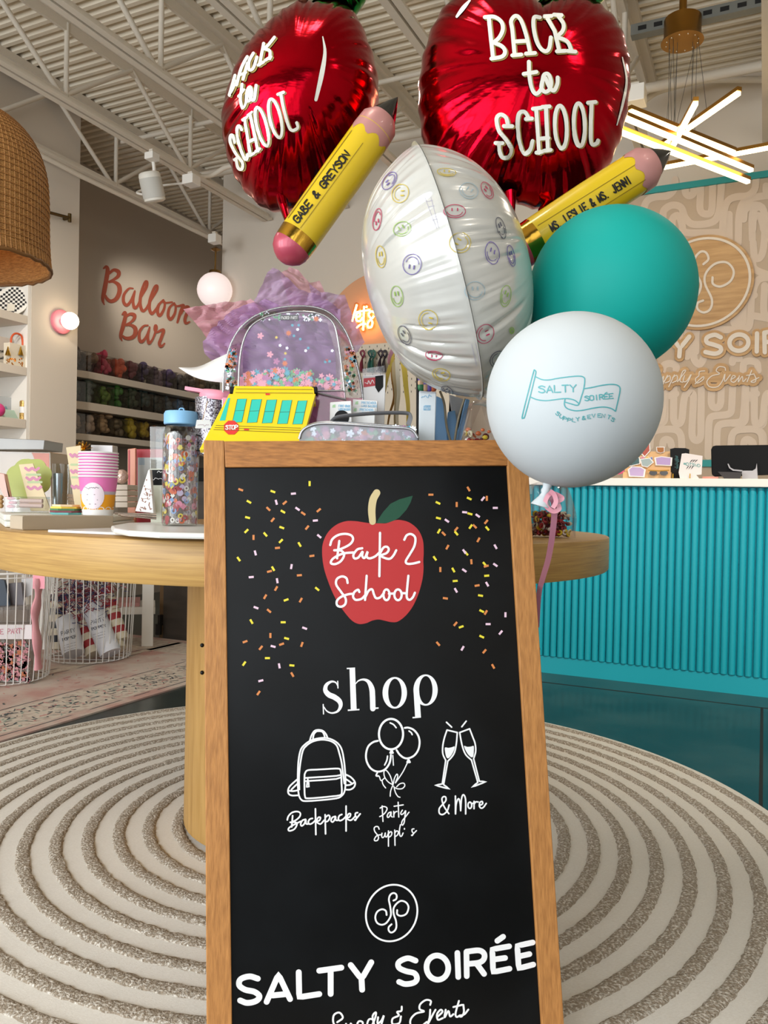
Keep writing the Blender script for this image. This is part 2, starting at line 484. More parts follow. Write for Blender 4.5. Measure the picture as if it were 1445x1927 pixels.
# wallpaper: broad hand painted maze lines on tan
SURFW = on_plane(AX*UB, AX)
M_TAN = mat('tan_wallpaper', 'C6B29C', 0.9)
M_TANL = mat('pale_brush_lines', 'DBC9B7', 0.9)
pz = zs-0.02
m = MB(); bb(m, -1.35, 3.2, UB-0.004, UB, 1.06, pz); wp = struct('wall_wallpaper', m, M_TAN)
pr = Print(SURFW, off=0.0055); pr.eps = 6e-5
za = Z(1180, 620, 5.453); zb = Z(1140, 320, 3.212)
LA = [[(390,600),(387,800),(385,920),(350,960),(250,965)], [(395,660),(440,680),(500,660)], [(480,600),(478,800),(480,930),(520,970),(560,930),(580,750),(600,670),(640,655),(680,680),(672,900),(668,1090),(715,1140),(755,1090),(758,900),(762,600)],
 [(870,600),(865,760),(910,805),(958,760),(965,600)], [(1082,600),(1075,760),(1065,845),(1020,875),(890,890),(845,930),(835,1080),(830,1300)], [(1212,600),(1200,820),(1185,920),(1140,955),(990,968),(935,1000),(922,1100),(920,1250)],
 [(1300,600),(1302,800),(1310,950),(1355,985),(1400,950),(1412,760),(1440,690),(1520,670)], [(1215,690),(1260,705),(1300,690)], [(235,1200),(245,1100),(290,1040),(400,1025),(500,1032),(550,1085),(562,1200)], [(365,1190),(375,1145),(405,1130),(440,1145),(455,1190)],
 [(1065,1200),(1080,1085),(1130,1035),(1240,1025),(1340,1035),(1392,1085),(1400,1200)], [(1195,1190),(1205,1155),(1245,1140),(1285,1155),(1295,1190)], [(1080,340),(1090,300),(1150,300)], [(360,430),(380,370),(440,350),(500,375),(505,420)], [(1190,420),(1200,345),(1260,325),(1330,345),(1345,420)], [(690,40),(690,200),(690,310),(740,360),(780,310),(790,250)]]
LB = [[(215,400),(225,260),(250,190),(300,165),(370,158),(410,120),(420,60)], [(345,300),(352,245),(400,215),(455,228),(480,290),(530,330),(640,318),(680,265),(695,150),(700,60)], [(400,360),(405,295),(440,278),(460,330),(470,370),(520,382),(690,378)],
 [(480,100),(482,140),(505,158),(530,140),(532,90)], [(575,110),(570,240),(610,268),(640,240),(645,100)], [(745,270),(745,420)], [(800,440),(805,280),(830,200),(880,172),(1010,150)], [(885,420),(886,270),(920,225),(958,262),(958,420),(940,520),(900,530),(890,440)], [(885,540),(900,600),(990,640)],
 [(800,830),(792,930),(830,960),(870,930),(880,740)], [(880,880),(990,900)], [(990,650),(930,660),(900,700),(885,760)], [(960,700),(955,860),(990,880)]]
for l in LA: pr.stroke('s', l, 13.5, za, n=5)
for l in LB: pr.stroke('s', l, 13.5, zb, n=5)
for l in LA: pr.stroke('s', [(x-215, y-1020) for x, y in l if y > 620] if sum(q[1] > 620 for q in l) > 1 else [(0,0),(1,1)], 13.5, za, n=4)
for l in LA[:6]: pr.stroke('s', [(x-830, y) for x, y in l], 13.5, za, n=4)
# the same maze carries on to the right, out of the picture
for k in range(1, 4):
    sh = 152*k
    for l in LA[:12]: pr.stroke('s', [(x+sh*5.453, y) for x, y in l], 13.5, za, n=3)
    for l in LB[:9]: pr.stroke('s', [(x+sh*3.212, y) for x, y in l], 13.5, zb, n=3)
pr.build('brush_lines', M_TANL, wp)

# painted peach arch on the back wall behind the neon sign
m = Print(SURFW, off=0.003)
pts = []
cxa, cya = (BLDI @ onU(716, 640, UB)).x, (BLDI @ onU(716, 640, UB)).z
rad = cya; rad = (BLDI @ onU(700, 512, UB)).z - cya
arc = [B(cxa + rad*cos(t*pi/40), UB-0.003, cya + rad*sin(t*pi/40)) for t in range(41)] + [B(cxa-rad, UB-0.003, 0.05), B(cxa+rad, UB-0.003, 0.05)]
mm = MB(); mm.smooth = False; mm.add(arc, [tuple(range(len(arc)))])
struct('wall_arch', mm, mat('peach_paint', 'D9A47E', 0.85), fix=False)

# "Balloon Bar" painted on the alcove wall
QA = 5.44
SURFA = on_plane(BX*(-QA), BX)
pr = Print(SURFA, off=0.003); pr.eps = 2e-4; zf = Z(180, 490, 7.605)
S1 = [[(110,115,3),(150,92,6),(168,150,8),(145,300,8.5),(118,450,8.5),(98,560,6),(120,635,2)], [(185,190,5),(255,138,6),(322,165,8),(318,225,7),(255,275,5),(180,312,4),(250,305,5),(325,355,8),(338,450,9),(290,550,8),(215,585,7),(160,550,6),(138,505,4)],
 [(530,402,3),(470,405,4),(402,490,5.5),(395,590,6),(440,642,6),(500,580,5),(560,430,3),(532,580,5),(552,680,6),(600,645,5),(645,530,4),(718,390,6),(728,310,6),(695,325,5),(645,480,6),(632,620,6),(665,720,6),(720,690,5),(790,560,5),(868,430,5),(875,365,5),(835,390,5),(775,560,6),(765,690,6),(800,762,6),(860,700,5),(900,625,4)],
 [(965,568,4),(900,640,5),(882,740,6),(915,790,6),(972,700,5),(985,605,4),(955,575,4),(985,608,3.5),(1090,598,3.5)], [(1120,612,4),(1052,680,5),(1032,790,6),(1070,842,6),(1128,760,5),(1142,655,4),(1115,618,3.5),(1150,655,3.5),(1245,640,5)],
 [(1250,645,6),(1210,740,6),(1165,888,4)], [(1192,800,4),(1260,690,6),(1312,665,6),(1322,705,6),(1275,830,6),(1285,900,5),(1340,880,3)],
 [(375,775,3),(412,745,6),(420,800,7),(385,950,7.5),(352,1080,6),(372,1152,2)], [(430,805,4),(488,768,5.5),(550,785,7),(540,842,6),(485,892,4),(425,925,4),(500,925,5),(562,975,8),(552,1070,8),(492,1112,7),(425,1112,6),(385,1085,4)],
 [(742,930,3),(682,940,4),(622,1020,5.5),(620,1130,6),(660,1162,6),(722,1080,4),(770,950,3),(742,1080,5),(755,1182,6),(802,1140,4),(845,1040,4),(868,965,4),(852,930,5),(840,990,5),(872,1028,4),(930,1000,5),(968,1002,6),(932,1110,6),(906,1190,6),(932,1232,5),(980,1190,3)]]
for l in S1: pr.stroke('s', l, 6, zf, n=5)
t = thing('wall_lettering', onQ(260, 580, QA), 'terracotta hand painted script on the alcove wall above the bins', 'lettering')
pr.build('letters', mat('terracotta_paint', '9C4A35', 0.85), t)

# ---------------------------------------------------------------- roof joists
def joist(q, u0, u1, label):
    t = thing('roof_joist', B(-q, u0, 3.32), label, 'roof joist', 'open web roof joists')
    m = MB(); bb(m, -q-0.055, -q+0.055, u0, u1, 3.80, 3.85); bb(m, -q-0.01, -q+0.01, u0, u1, 3.74, 3.80); m.build('top_chord', M_STEEL, t)
    m = MB(); bb(m, -q-0.05, -q-0.008, u0, u1, 3.31, 3.325); bb(m, -q+0.008, -q+0.05, u0, u1, 3.31, 3.325)
    bb(m, -q-0.014, -q-0.008, u0, u1, 3.325, 3.365); bb(m, -q+0.008, -q+0.014, u0, u1, 3.325, 3.365); m.build('bottom_chord', M_STEEL, t)
    k = 3.49 - 1.15*6
    while k < u1:
        if u0 <= k <= u1:
            m = MB(); m.tube([B(-q, k+0.03, 3.34), B(-q, k+0.03, 3.79)], 0.016, 8); m.build('web_post', M_STEEL, t)
        for s in (-0.575, 0.575):
            if u0 <= k+s <= u1 and u0 <= k <= u1:
                m = MB(); m.tube([B(-q, k, 3.34), B(-q, k+s, 3.78)], 0.016, 8); m.build('web_brace', M_STEEL, t)
        k += 1.15
for q, u1, lb in ((4.58, 6.4, 'cream open web roof joist running along the left wall into the alcove'),
                  (3.86, UB-0.02, 'cream open web roof joist with the white speaker hung under it'),
                  (3.13, UB-0.02, 'cream open web roof joist crossing the top left corner of the photo'),
                  (2.40, UB-0.02, 'cream open web roof joist passing above the left red apple balloon'),
                  (1.65, UB-0.02, 'cream open web roof joist above the gap between the two apple balloons'),
                  (0.78, UB-0.02, 'cream open web roof joist beside the brass lamp canopy'),
                  (0.02, UB-0.02, 'cream open web roof joist at the right edge past the brass canopy')):
    joist(q, 0.6 if q > 1 else 1.2, u1, lb)
# bridging bars and pipes
def pipe(name, label, pts, r, col=M_STEEL, cat='pipe'):
    m = MB(); m.tube(pts, r, 10); o = m.build(name, col); return tag(o, label, cat)
pipe('bridging_bar', 'thin cream bridging bar tying the left joists together', [B(-4.6, 4.72, 3.70), B(-1.6, 4.72, 3.70)], 0.016, cat='bar')
pipe('sprinkler_pipe', 'cream sprinkler pipe under the deck near the back wall', [B(-4.2, 5.2, 3.56), B(3.0, 5.2, 3.56)], 0.03)
pipe('conduit_pipe', 'cream conduit bending along the back wall above the light bars', smooth_path([onU(1205, 195, 5.3), onU(1240, 172, 5.4), onU(1300, 156, 5.5), onU(1345, 150, 5.55), onU(1480, 150, 5.55)], 6), 0.02)
pipe('conduit_pipe', 'cream conduit curving into the ceiling box left of the apple balloon', smooth_path([onQ(372, 333, 3.84), onQ(398, 330, 3.8), onQ(425, 315, 3.7), onQ(450, 312, 3.6)], 6), 0.018)
pipe('conduit_pipe', 'pale pipe running low beneath the left joists across the column', [onQ(60, 283, 4.4), onQ(150, 330, 4.4), onQ(400, 450, 4.4)], 0.018)
# perforated steel channel that carries the lamp canopy
m = MB(); vsA = BLDI @ P(1188, 62, 4.55); uu = vsA.y
bb(m, vsA.x, 3.0, uu-0.03, uu+0.03, vsA.z-0.03, vsA.z+0.03)
o = thing('strut_channel', B(vsA.x, uu, vsA.z), 'grey slotted steel channel under the deck carrying the brass canopy', 'channel')
m.build('channel', mat('galvanised', '8D918E', 0.45, metal=0.6), o)
m = MB()
for k in range(26): bb(m, vsA.x+0.04+k*0.085, vsA.x+0.085+k*0.085, uu-0.032, uu-0.029, vsA.z-0.012, vsA.z+0.012)
m.build('slots', mat('slot_dark', '1A1A1A', 0.8), o)
# junction boxes
def jbox(px, py, Y, w, h, label):
    c = P(px, py, Y); t = thing('junction_box', c, label, 'electrical box', rz=BA)
    m = MB(); m.box(c, (w, w, h), BLD.to_3x3()); m.build('box', M_WHITE, t, bevel=0.004)
    m = MB(); m.box(c + Vector((0,0,h/2+0.012)), (w*0.4, w*0.4, 0.024), BLD.to_3x3()); m.build('bracket', M_STEEL, t)
jbox(1195, 182, 4.4, 0.11, 0.09, 'cream metal box at the end of the joist beside the right apple')
jbox(286, 295, 5.3, 0.07, 0.045, 'small white box on the joist above the white speaker')
jbox(360, 340, 5.5, 0.09, 0.065, 'white ceiling box with cables right of the speaker')
jbox(404, 450, 6.6, 0.08, 0.07, 'small white box above the globe pendant lamp')

# white speaker
c = P(286, 352, 5.35)
t = thing('ceiling_speaker', c, 'white tilted loudspeaker hanging under the left joists', 'speaker')
Rm = Matrix.Rotation(R(-10), 3, 'Y') @ Matrix.Rotation(R(18), 3, 'X') @ Matrix.Rotation(BA+0.5, 3, 'Z')
m = MB(); m.M = Matrix.Translation(c) @ Rm.to_4x4()
pf = [(0.001,-0.095),(0.055,-0.095),(0.07,-0.085),(0.072,0.07),(0.066,0.088),(0.05,0.095),(0.001,0.095)]
m.lathe(pf, 24); m.build('cabinet', mat('speaker_white', 'E2DED4', 0.5), t)
m = MB(); m.M = Matrix.Translation(c) @ Rm.to_4x4(); m.lathe([(0.0735,-0.07),(0.0735,0.055)], 24); m.build('grille', mat('grille_grey', 'C3C1BA', 0.7), t)
m = MB(); m.tube([c + Vector((0.01,0.0,0.09)), P(290, 318, 5.35), P(288, 300, 5.33)], 0.012, 8); m.build('mount_arm', M_WHITE, t)
pipe('speaker_cable', 'white cable looping from the speaker to the ceiling box', smooth_path([c + Vector((-0.02,0.05,-0.04)), P(258, 362, 5.5), P(300, 350, 5.6), P(345, 345, 5.55)], 6), 0.008, M_WHITE, 'cable')

# ---------------------------------------------------------------- round rug
RC = Vector((-0.182, 2.37, 0))
t = thing('round_rug', RC, 'large round cream rug with raised taupe rings under the table', 'rug')
M_RUGB = mat('rug_flatweave', 'E4E0D8', 0.95, noise=('D8D2C8', 160, (1,6,1), 2, 0.35, 0.7), bump=(260, 0.3, 0.003, (1,5,1)))
M_PILE = mat('rug_pile', '9C8E7C', 0.95, noise=('E8E2D8', 170, (1,1,1), 3, 0.46, 0.70), bump=(190, 0.9, 0.008, (1,1,1)))
m = MB(); m.lathe([(0.0,0.008),(1.40,0.008),(1.412,0.004),(1.412,0.0)], 160, Matrix.Translation(RC)); m.build('flat_weave', M_RUGB, t)
m = MB(); rr = random.Random(3)
r0 = 0.062
while r0 + 0.042 < 1.41:
    n = int(r0*420)+40; prof = [(0.002,0.0075),(0.004,0.011),(0.010,0.013),(0.019,0.0135),(0.029,0.013),(0.035,0.011),(0.037,0.0075)]
    vs = []; fs = []
    for i, (dr, z) in enumerate(prof):
        for k in range(n):
            an = 2*pi*k/n; j = rr.uniform(-1,1)
            r = r0 + dr + j*0.0022; zz = z + (rr.uniform(-1,1)*0.0016 if 0 < i < 6 else 0)
            vs.append(RC + Vector((r*cos(an), r*sin(an), zz)))
    for i in range(6):
        for k in range(n): fs.append((i*n+k, i*n+(k+1)%n, (i+1)*n+(k+1)%n, (i+1)*n+k))
    m.add(vs, fs); r0 += 0.08
o = m.build('pile_rings', M_PILE, t); o['kind'] = 'stuff'
# distressed rectangular rug
m = MB()
t = thing('area_rug', B(-3.4, 2.0, 0), 'faded pink and cream patterned rug under the wire baskets', 'rug', rz=BA)
M_R2 = mat('faded_rug', 'C6B6AA', 0.95, noise=('BA9288', 4.5, (1,1,1), 10, 0.44, 0.64), bump=(200, 0.25, 0.003, (1,1,1)))
bb(m, -4.45, -2.61, 0.2, 4.17, 0, 0.007); m.build('pile', M_R2, t)
pr = Print(lambda x, y: None)
m = MB(); rr = random.Random(11); M_MOT = [mat('rug_dark_motif', '4E5456', 0.95), mat('rug_pink_motif', 'C98C86', 0.95), mat('rug_green_motif', '9BA79B', 0.95), mat('rug_cream_border', 'CBBFB0', 0.95, noise=('B9A79A', 30, (1,1,1), 8, 0.45, 0.62))]
m.smooth = False
def flat(m, v, u, L, W, an, z):
    c, s = cos(an), sin(an)
    m.add([B(v + x*c - y*s, u + x*s + y*c, z) for x, y in ((-L,-W),(L,-W*0.4),(L*0.8,W),(-L*0.7,W*0.8))], [(0,1,2,3)])
m.m = 3
for v0, v1 in ((-2.96, -2.68), (-3.42, -3.38)):
    m.add([B(v0,0.25,0.0074), B(v1,0.25,0.0074), B(v1,4.12,0.0074), B(v0,4.12,0.0074)], [(0,1,2,3)])
m.add([B(-4.4,3.8,0.0074), B(-2.68,3.8,0.0074), B(-2.68,4.1,0.0074), B(-4.4,4.1,0.0074)], [(0,1,2,3)])
m.m = 0
for v in (-2.66, -2.98, -3.36, -3.44):
    u = 0.3
    while u < 4.1:
        L = rr.uniform(0.03, 0.14); flat(m, v + rr.uniform(-.003,.003), u, L, 0.004, pi/2, 0.0078); u += 2*L + rr.uniform(0.0, 0.06)
for k in range(760):
    band = rr.random() < 0.75
    v = rr.uniform(-2.93, -2.70) if band else rr.uniform(-4.3, -3.0); u = rr.uniform(1.6, 4.1)
    m.m = rr.choice((0,0,0,1,2)) if band else rr.choice((1,1,1,2,0))
    flat(m, v, u, rr.uniform(0.004, 0.024), rr.uniform(0.002, 0.007), rr.uniform(0, 6.3), 0.0080 + 0.00001*(k % 40))
o = m.build('woven_motifs', M_MOT, t, fix=False); o['kind'] = 'stuff'

# ---------------------------------------------------------------- reception counter
ZC = 1.061
t = thing('reception_counter', B(-0.5, 4.47, 0), 'teal fluted reception counter with a white top', 'counter', rz=BA)
M_CTR = mat('teal_counter', '14A6B8', 0.45)
m = MB(); bb(m, -2.0, 1.2, 4.475, 4.52, 0.0, ZC); bb(m, -2.0, -1.95, 4.52, 5.05, 0, ZC); bb(m, 1.15, 1.2, 4.52, 5.05, 0, ZC); m.build('body', M_CTR, t)
m = MB(); bb(m, -2.0, 1.2, 4.462, 4.475, 0.0, 0.095); m.build('plinth', M_CTR, t)
m = MB(); k = 0; v = -1.98
while v < 1.19:
    m.tube([B(v, 4.468, 0.098), B(v, 4.468, ZC-0.004)], 0.0172, 12); v += 0.0385
m.build('fluted_rods', M_CTR, t)
m = MB(); bb(m, -2.03, 1.23, 4.425, 5.08, ZC, ZC+0.042); m.build('top_slab', mat('counter_white', 'EDEAE3', 0.35), t, bevel=0.004)
ZT = ZC+0.042
# wooden tray strip lying on the counter behind the slab edge
# ================================================================ SANDWICH BOARD
PSI, TAU = R(9.0), R(7.3)
nh = Vector((-sin(PSI), cos(PSI), 0)); ux = Vector((cos(PSI), sin(PSI), 0))
upb = (nh*sin(TAU) + Vector((0,0,1))*cos(TAU)).normalized()
rot = Matrix.Rotation(R(-0.9), 3, (ux.cross(upb)).normalized())
ux = rot @ ux; upb = rot @ upb
if ux.z < 0: pass
nb = ux.cross(upb).normalized()      # towards the viewer is -nb or nb
if nb.y > 0: nb = -nb
TL = P(383, 828, 1.385)
def pl(px, py, o=0.0):               # photo pixel on the front plane of the frame
    return plane_hit(px, py, TL, nb) + nb*o
M_OAK = mat('stained_wood', 'C68A4C', 0.55, noise=('A06A36', 34, (7,7,0.13), 6, 0.34, 0.76), bump=(40, 0.25, 0.002, (10,10,0.6)))
M_OAKH = mat('stained_wood_rail', 'BE7F42', 0.55, noise=('935E2E', 34, (0.13,7,7), 6, 0.36, 0.72), bump=(40, 0.25, 0.002, (1,14,14)))
M_BLACK = mat('black_vinyl', '08090A', 0.3, spec=0.22, noise=('101214', 6, (1,1,1), 3, 0.4, 0.7), bump=(3.0, 0.05, 0.01, (1,1,1)))
M_INK = mat('white_vinyl', 'FBFCFD', 0.5)
t = thing('sandwich_board', Vector((TL.x+0.3, TL.y-0.1, 0)), 'black sandwich board with stained wood frame and white lettering', 'sign')
FT = 0.022
def slab(pxs, th, name, mt, parent, off=0.0, bevel=0.0015):
    q = [pl(x, y, off) for x, y in pxs]; m = MB(); m.hexa([p - nb*th for p in q], q); return m.build(name, mt, parent, bevel=bevel)
def zdown(px, py, z):                # follow the frame edge down to height z
    a = pl(px, py); return a + upb*((z - a.z)/upb.z)
# left and right stiles run down to the floor
for (a, b, c, d) in (((383,828),(422,829),(436.5,1927),(388.5,1927)), ((952,828),(991,828),(1061.5,1927),(1019.5,1927))):
    A, Bq, Cq, Dq = pl(*a), pl(*b), pl(*c), pl(*d)
    Dq = Dq + (Dq-A).normalized()*((Dq.z-0.0225)/upb.z); Cq = Cq + (Cq-Bq).normalized()*((Cq.z-0.0225)/upb.z)
    m = MB(); m.hexa([p - nb*FT for p in (A,Bq,Cq,Dq)], [A,Bq,Cq,Dq]); m.build('stile', M_OAK, t, bevel=0.0015)
slab([(422,830),(953,827.5),(956,876),(424,879.5)], FT, 'rail', M_OAKH, t, 0.0)
a, b = pl(436.5,1927), pl(1019.5,1927)
lo = [zdown(437,1927,0.048), zdown(1020,1927,0.048), zdown(1020,1927,0.024), zdown(437,1927,0.024)]
m = MB(); m.hexa([p - nb*FT for p in lo], lo); m.build('rail', M_OAKH, t, bevel=0.0015)
q = [pl(418,872,-0.007), pl(960,870,-0.007), zdown(1026,1927,0.05)-nb*0.007, zdown(431,1927,0.05)-nb*0.007]
m = MB(); m.hexa([p - nb*0.006 for p in q], q); PANEL = m.build('panel', M_BLACK, t)
# rear A-frame leg pair behind
def rear(pt, n=0.02): return pt - nb*(FT + n)
for (px1) in (390, 976):
    A = pl(px1, 836) - nb*(FT+0.002); 
    w = ux*0.034
    Fq = Vector((A.x, A.y + 0.20, 0.0225))
    m = MB(); m.hexa([A, A+w*(0.5 if px1 > 900 else 1), Fq+w*(0.5 if px1 > 900 else 1), Fq], [p + Vector((0,0.02,0.004)) for p in (A, A+w*(0.5 if px1 > 900 else 1), Fq+w*(0.5 if px1 > 900 else 1), Fq)]); m.build('rear_leg', M_OAK, t)
for px, py in ((379.5,1215),(379.5,1267),(1017,1222)):
    A = pl(px, py) - nb*0.012
    m = MB(); m.sphere(A, 0.0036, 10, 8); m.build('bolt', mat('bolt_black', '1A1A1A', 0.35, metal=0.7), t)

SB = on_plane(TL - nb*0.007, nb)
# ---- red apple with handwriting
zf = Z(590, 910, 6.568)
pr = Print(SB, 0.0004)
pr.fill([(700,490),(620,480),(520,465),(400,465),(280,510),(180,600),(120,720),(105,850),(125,1030),(180,1210),(260,1400),(360,1560),(470,1690),(560,1735),(650,1725),(720,1695),(800,1680),(880,1695),(960,1712),(1040,1705),(1140,1630),(1230,1510),(1300,1350),(1345,1180),(1358,1050),(1355,960),(1360,850),(1350,700),(1290,570),(1180,480),(1060,450),(980,460),(900,490),(820,492)], zf, sm=True)
AP = pr.build('apple_print', mat('apple_red_vinyl', 'C02A2C', 0.45), PANEL)
pr = Print(SB, 0.0007); pr.stroke('s', [(780,115,13.5),(735,200,14.2),(718,330,14),(728,470,12.5)], 13.5, zf); pr.build('apple_stem', mat('cream_vinyl', 'D8C592', 0.5), PANEL)
pr = Print(SB, 0.0006); pr.fill([(775,490),(800,440),(860,350),(950,250),(1060,195),(1225,150),(1200,230),(1150,320),(1060,420),(1010,450),(920,485),(840,492)], zf, sm=False); pr.build('apple_leaf', mat('leaf_green_vinyl', '0B4A32', 0.5), PANEL)
pr = Print(SB, 0.0009)
BACK2 = [('s',[(205,760),(230,690),(300,638),(390,622),(465,642),(487,690),(455,745),(380,790),(300,820),(255,825)]), ('p',[(317,710),(290,925)]), ('s',[(255,825),(340,830),(377,880),(340,955),(270,995),(215,985),(228,940),(290,895),(380,862),(490,852)]),
 ('s',[(600,800),(540,815),(492,880),(505,925),(555,912),(605,840),(600,895),(630,920),(668,840),(655,900),(690,925),(760,900),(815,850)]), ('p',[(820,610),(812,1145)]), ('s',[(812,880),(860,795),(905,782),(928,815),(900,860),(830,890),(880,920),(940,930),(985,890),(1020,825)]),
 ('s',[(1120,695),(1150,640),(1205,625),(1255,670),(1245,770),(1190,870),(1140,955),(1155,990),(1220,990),(1305,970)]),
 ('s',[(420,1228),(405,1170),(350,1148),(288,1180),(280,1250),(340,1340),(395,1420),(390,1490),(340,1522),(292,1505),(288,1450),(340,1400),(430,1368),(495,1362)]), ('s',[(565,1340),(548,1312),(500,1345),(488,1400),(520,1437),(590,1425),(640,1375)]),
 ('p',[(655,1140),(635,1438)]), ('s',[(640,1400),(680,1325),(722,1308),(745,1370),(770,1415),(820,1408),(870,1350)]), ell(900,1375,38,66), ell(1042,1375,45,66), ('p',[(930,1362),(1000,1358)]), ('p',[(1085,1355),(1145,1355)]), ('s',[(1170,1140),(1152,1330),(1152,1410),(1185,1437),(1225,1405),(1250,1350)])]
pr.strokes(BACK2, 4.3, zf); pr.build('handwriting', M_INK, PANEL)
# ---- confetti sprinkles
SPR = [(170,237,0,20),(311,245,1,20),(472,210,1,90),(401,254,2,-5),(206,290,1,30),(326,292,2,75),(363,294,0,-40),(291,321,0,45),(355,333,1,30),(419,321,2,35),(444,341,0,35),(512,327,0,-40),(200,359,1,15),(310,369,0,-50),(350,403,1,20),(461,403,0,-50),(497,372,2,-5),(195,418,1,-45),(278,433,1,50),(226,446,0,90),(514,441,2,40),(346,462,1,-45),(428,477,1,60),(331,492,0,-5),(234,514,2,75),(482,527,0,-8),(161,541,1,55),(312,583,1,60),(296,595,0,-15),(392,574,2,100),(427,612,0,-5),(216,620,2,-5),(330,636,2,80),(325,670,0,-60),(505,672,1,40),(277,706,0,-60),(369,720,1,-20),(433,721,0,-60),(237,754,2,20),(294,768,0,40),(217,815,1,60),(356,818,1,0),(450,844,2,20),(300,876,0,90),(371,889,1,15),(189,903,0,-20),(258,930,0,-50),(349,914,0,-20),(312,924,2,15),(438,915,0,-70),(287,975,1,0),(185,999,1,-55),(339,1009,2,80),(394,1007,1,5),(396,1047,0,60),(258,1074,2,-15),(248,1128,0,-55),
 (1003,259,0,0),(1168,234,0,60),(1034,295,1,25),(1171,276,1,25),(1231,277,2,-50),(1248,275,0,90),(1116,302,0,90),(1285,317,2,0),(1151,336,2,5),(1174,343,1,15),(1036,362,1,15),(1073,373,2,35),(1208,351,2,35),(1245,378,0,-50),(1038,419,1,-60),(1059,430,0,45),(1114,410,0,-50),(1114,428,1,50),(1177,399,1,-55),(1195,398,0,45),(1250,407,1,50),(1211,457,0,-60),(1075,489,0,-60),(1286,487,2,60),(1158,516,1,50),(1149,508,2,55),(1020,538,1,55),(1180,553,0,85),(1238,563,1,50),(1245,572,0,-15),(1285,567,2,35),(1044,587,0,90),(1101,589,1,60),(1149,591,2,35),(1109,637,1,-5),(1247,614,1,-5),(1205,657,0,-10),(1249,651,2,60),(1112,678,2,60),(1220,701,1,10),(1066,713,0,8),(1225,769,1,25),(1243,775,0,-60),(1329,785,2,90),(1110,825,0,-50),(1135,838,1,-20),(1253,826,2,0),(1308,863,2,-50),(1225,881,1,25),(1034,912,0,50),(1141,932,2,-60),(1237,945,0,-50),(1275,1011,0,60)]
pr = Print(SB, 0.0004); zf = Z(380, 820, 2.3306)
for i, (x, y, c, an) in enumerate(SPR):
    pr.m = c; pr.off = 0.0004 + 0.00003*(i % 4); dx, dy = 11*cos(R(an)), 11*sin(R(an)); nx, ny = -dy*0.42, dx*0.42
    pr.fill([zf((x-dx-nx, y-dy-ny)), zf((x+dx-nx, y+dy-ny)), zf((x+dx+nx, y+dy+ny)), zf((x-dx+nx, y-dy+ny))])
pr.build('sprinkle_print', [mat('orange_vinyl', 'E08A4A', 0.5), mat('yellow_vinyl', 'F0E03A', 0.5), mat('pink_vinyl', 'F2CFE2', 0.5)], PANEL)
# ---- "shop"
pr = Print(SB, 0.0005); zf = Z(590, 1240, 5.78)
pr.stroke('p', [(262,243),(265,316)], 2.2, zf); pr.stroke('s', [(265,300,1.6),(240,256,2.6),(192,247,4),(140,282,6.5),(128,340,8.5),(165,388,10.2),(225,415,10.2),(280,458,9.4),(293,512,7),(262,568,4.2),(200,588,3),(146,568,2.6),(112,522,1.8)], 3, zf, n=7); pr.stroke('p', [(104,495),(108,598)], 2.2, zf)
def poly(pts): pr.fill([zf(p) for p in pts])
poly([(390,104),(450,94),(468,558),(405,562)]); poly([(360,97),(450,93),(450,107),(361,111)]); poly([(372,550),(498,543),(498,557),(372,566)])
pr.stroke('s', [(455,272,1.4),(490,236,2.6),(545,224,4),(598,250,7),(632,320,10),(640,400,10.2),(644,540,10.2)], 8, zf, n=7); poly([(617,530),(706,526),(706,541),(617,550)])
e1 = [(882+133*cos(2*pi*k/40), 368+172*sin(2*pi*k/40)) for k in range(40)]; e2 = [(884+73*cos(2*pi*k/40), 368+153*sin(2*pi*k/40)) for k in range(40)]
pr.fill(e1, zf, holes=[e2])
e1 = [(1217+132*cos(2*pi*k/40), 338+170*sin(2*pi*k/40)) for k in range(40)]; e2 = [(1220+73*cos(2*pi*k/40), 338+152*sin(2*pi*k/40)) for k in range(40)]
pr.fill(e1, zf, holes=[e2]); poly([(1085,330),(1147,330),(1167,636),(1104,641)]); poly([(1075,630),(1166,626),(1166,638),(1076,646)])
pr.build('shop_word', M_INK, PANEL)
# ---- backpack drawing
pr = Print(SB, 0.0005); zf = Z(530, 1360, 8.756)
pr.strokes([('s',[(465,290),(490,210),(540,135),(610,118),(680,135),(730,190),(755,250)]), ('s',[(515,260),(530,190),(570,145),(620,138),(670,150),(700,200),(710,245)]),
 ('c',[(265,900),(275,640),(312,450),(380,360),(480,292),(600,258),(720,250),(830,278),(930,345),(990,445),(1025,620),(1045,820),(1050,1010),(1035,1130),(990,1200),(900,1245),(600,1278),(390,1290),(325,1270),(285,1200),(268,1060)]),
 ('s',[(290,1100),(285,900),(305,680),(345,470),(405,380),(505,312),(620,282),(720,282),(830,312),(908,380),(948,500),(985,650),(1010,830),(1032,1000)]),
 ('c',[(430,782),(580,772),(700,765),(930,755),(970,790),(980,860),(985,1000),(990,1140),(960,1193),(800,1215),(600,1235),(420,1245),(385,1220),(375,1100),(375,900),(385,830)]),
 ('p',[(375,910),(700,890),(900,875),(975,860)]), ('p',[(380,962),(700,942),(900,925),(975,900)]), ('p',[(430,930),(430,970)]), ('p',[(412,1055),(420,980),(442,980),(448,1055),(412,1055)]),
 ('s',[(260,930),(190,990),(130,1050),(105,1110),(115,1170),(170,1198),(275,1195)]), ('p',[(265,1000),(210,1050),(160,1100)]), ('s',[(120,1120),(190,1125),(270,1110)]),
 ('s',[(1060,855),(1130,890),(1190,950),(1210,1000),(1190,1060),(1130,1100),(1060,1102)]), ('p',[(1060,930),(1110,962),(1150,995)]), ('s',[(1060,1030),(1130,1020),(1200,980)])], 3.1, zf, n=4)
pr.build('backpack_drawing', M_INK, PANEL)
pr = Print(SB, 0.0005)
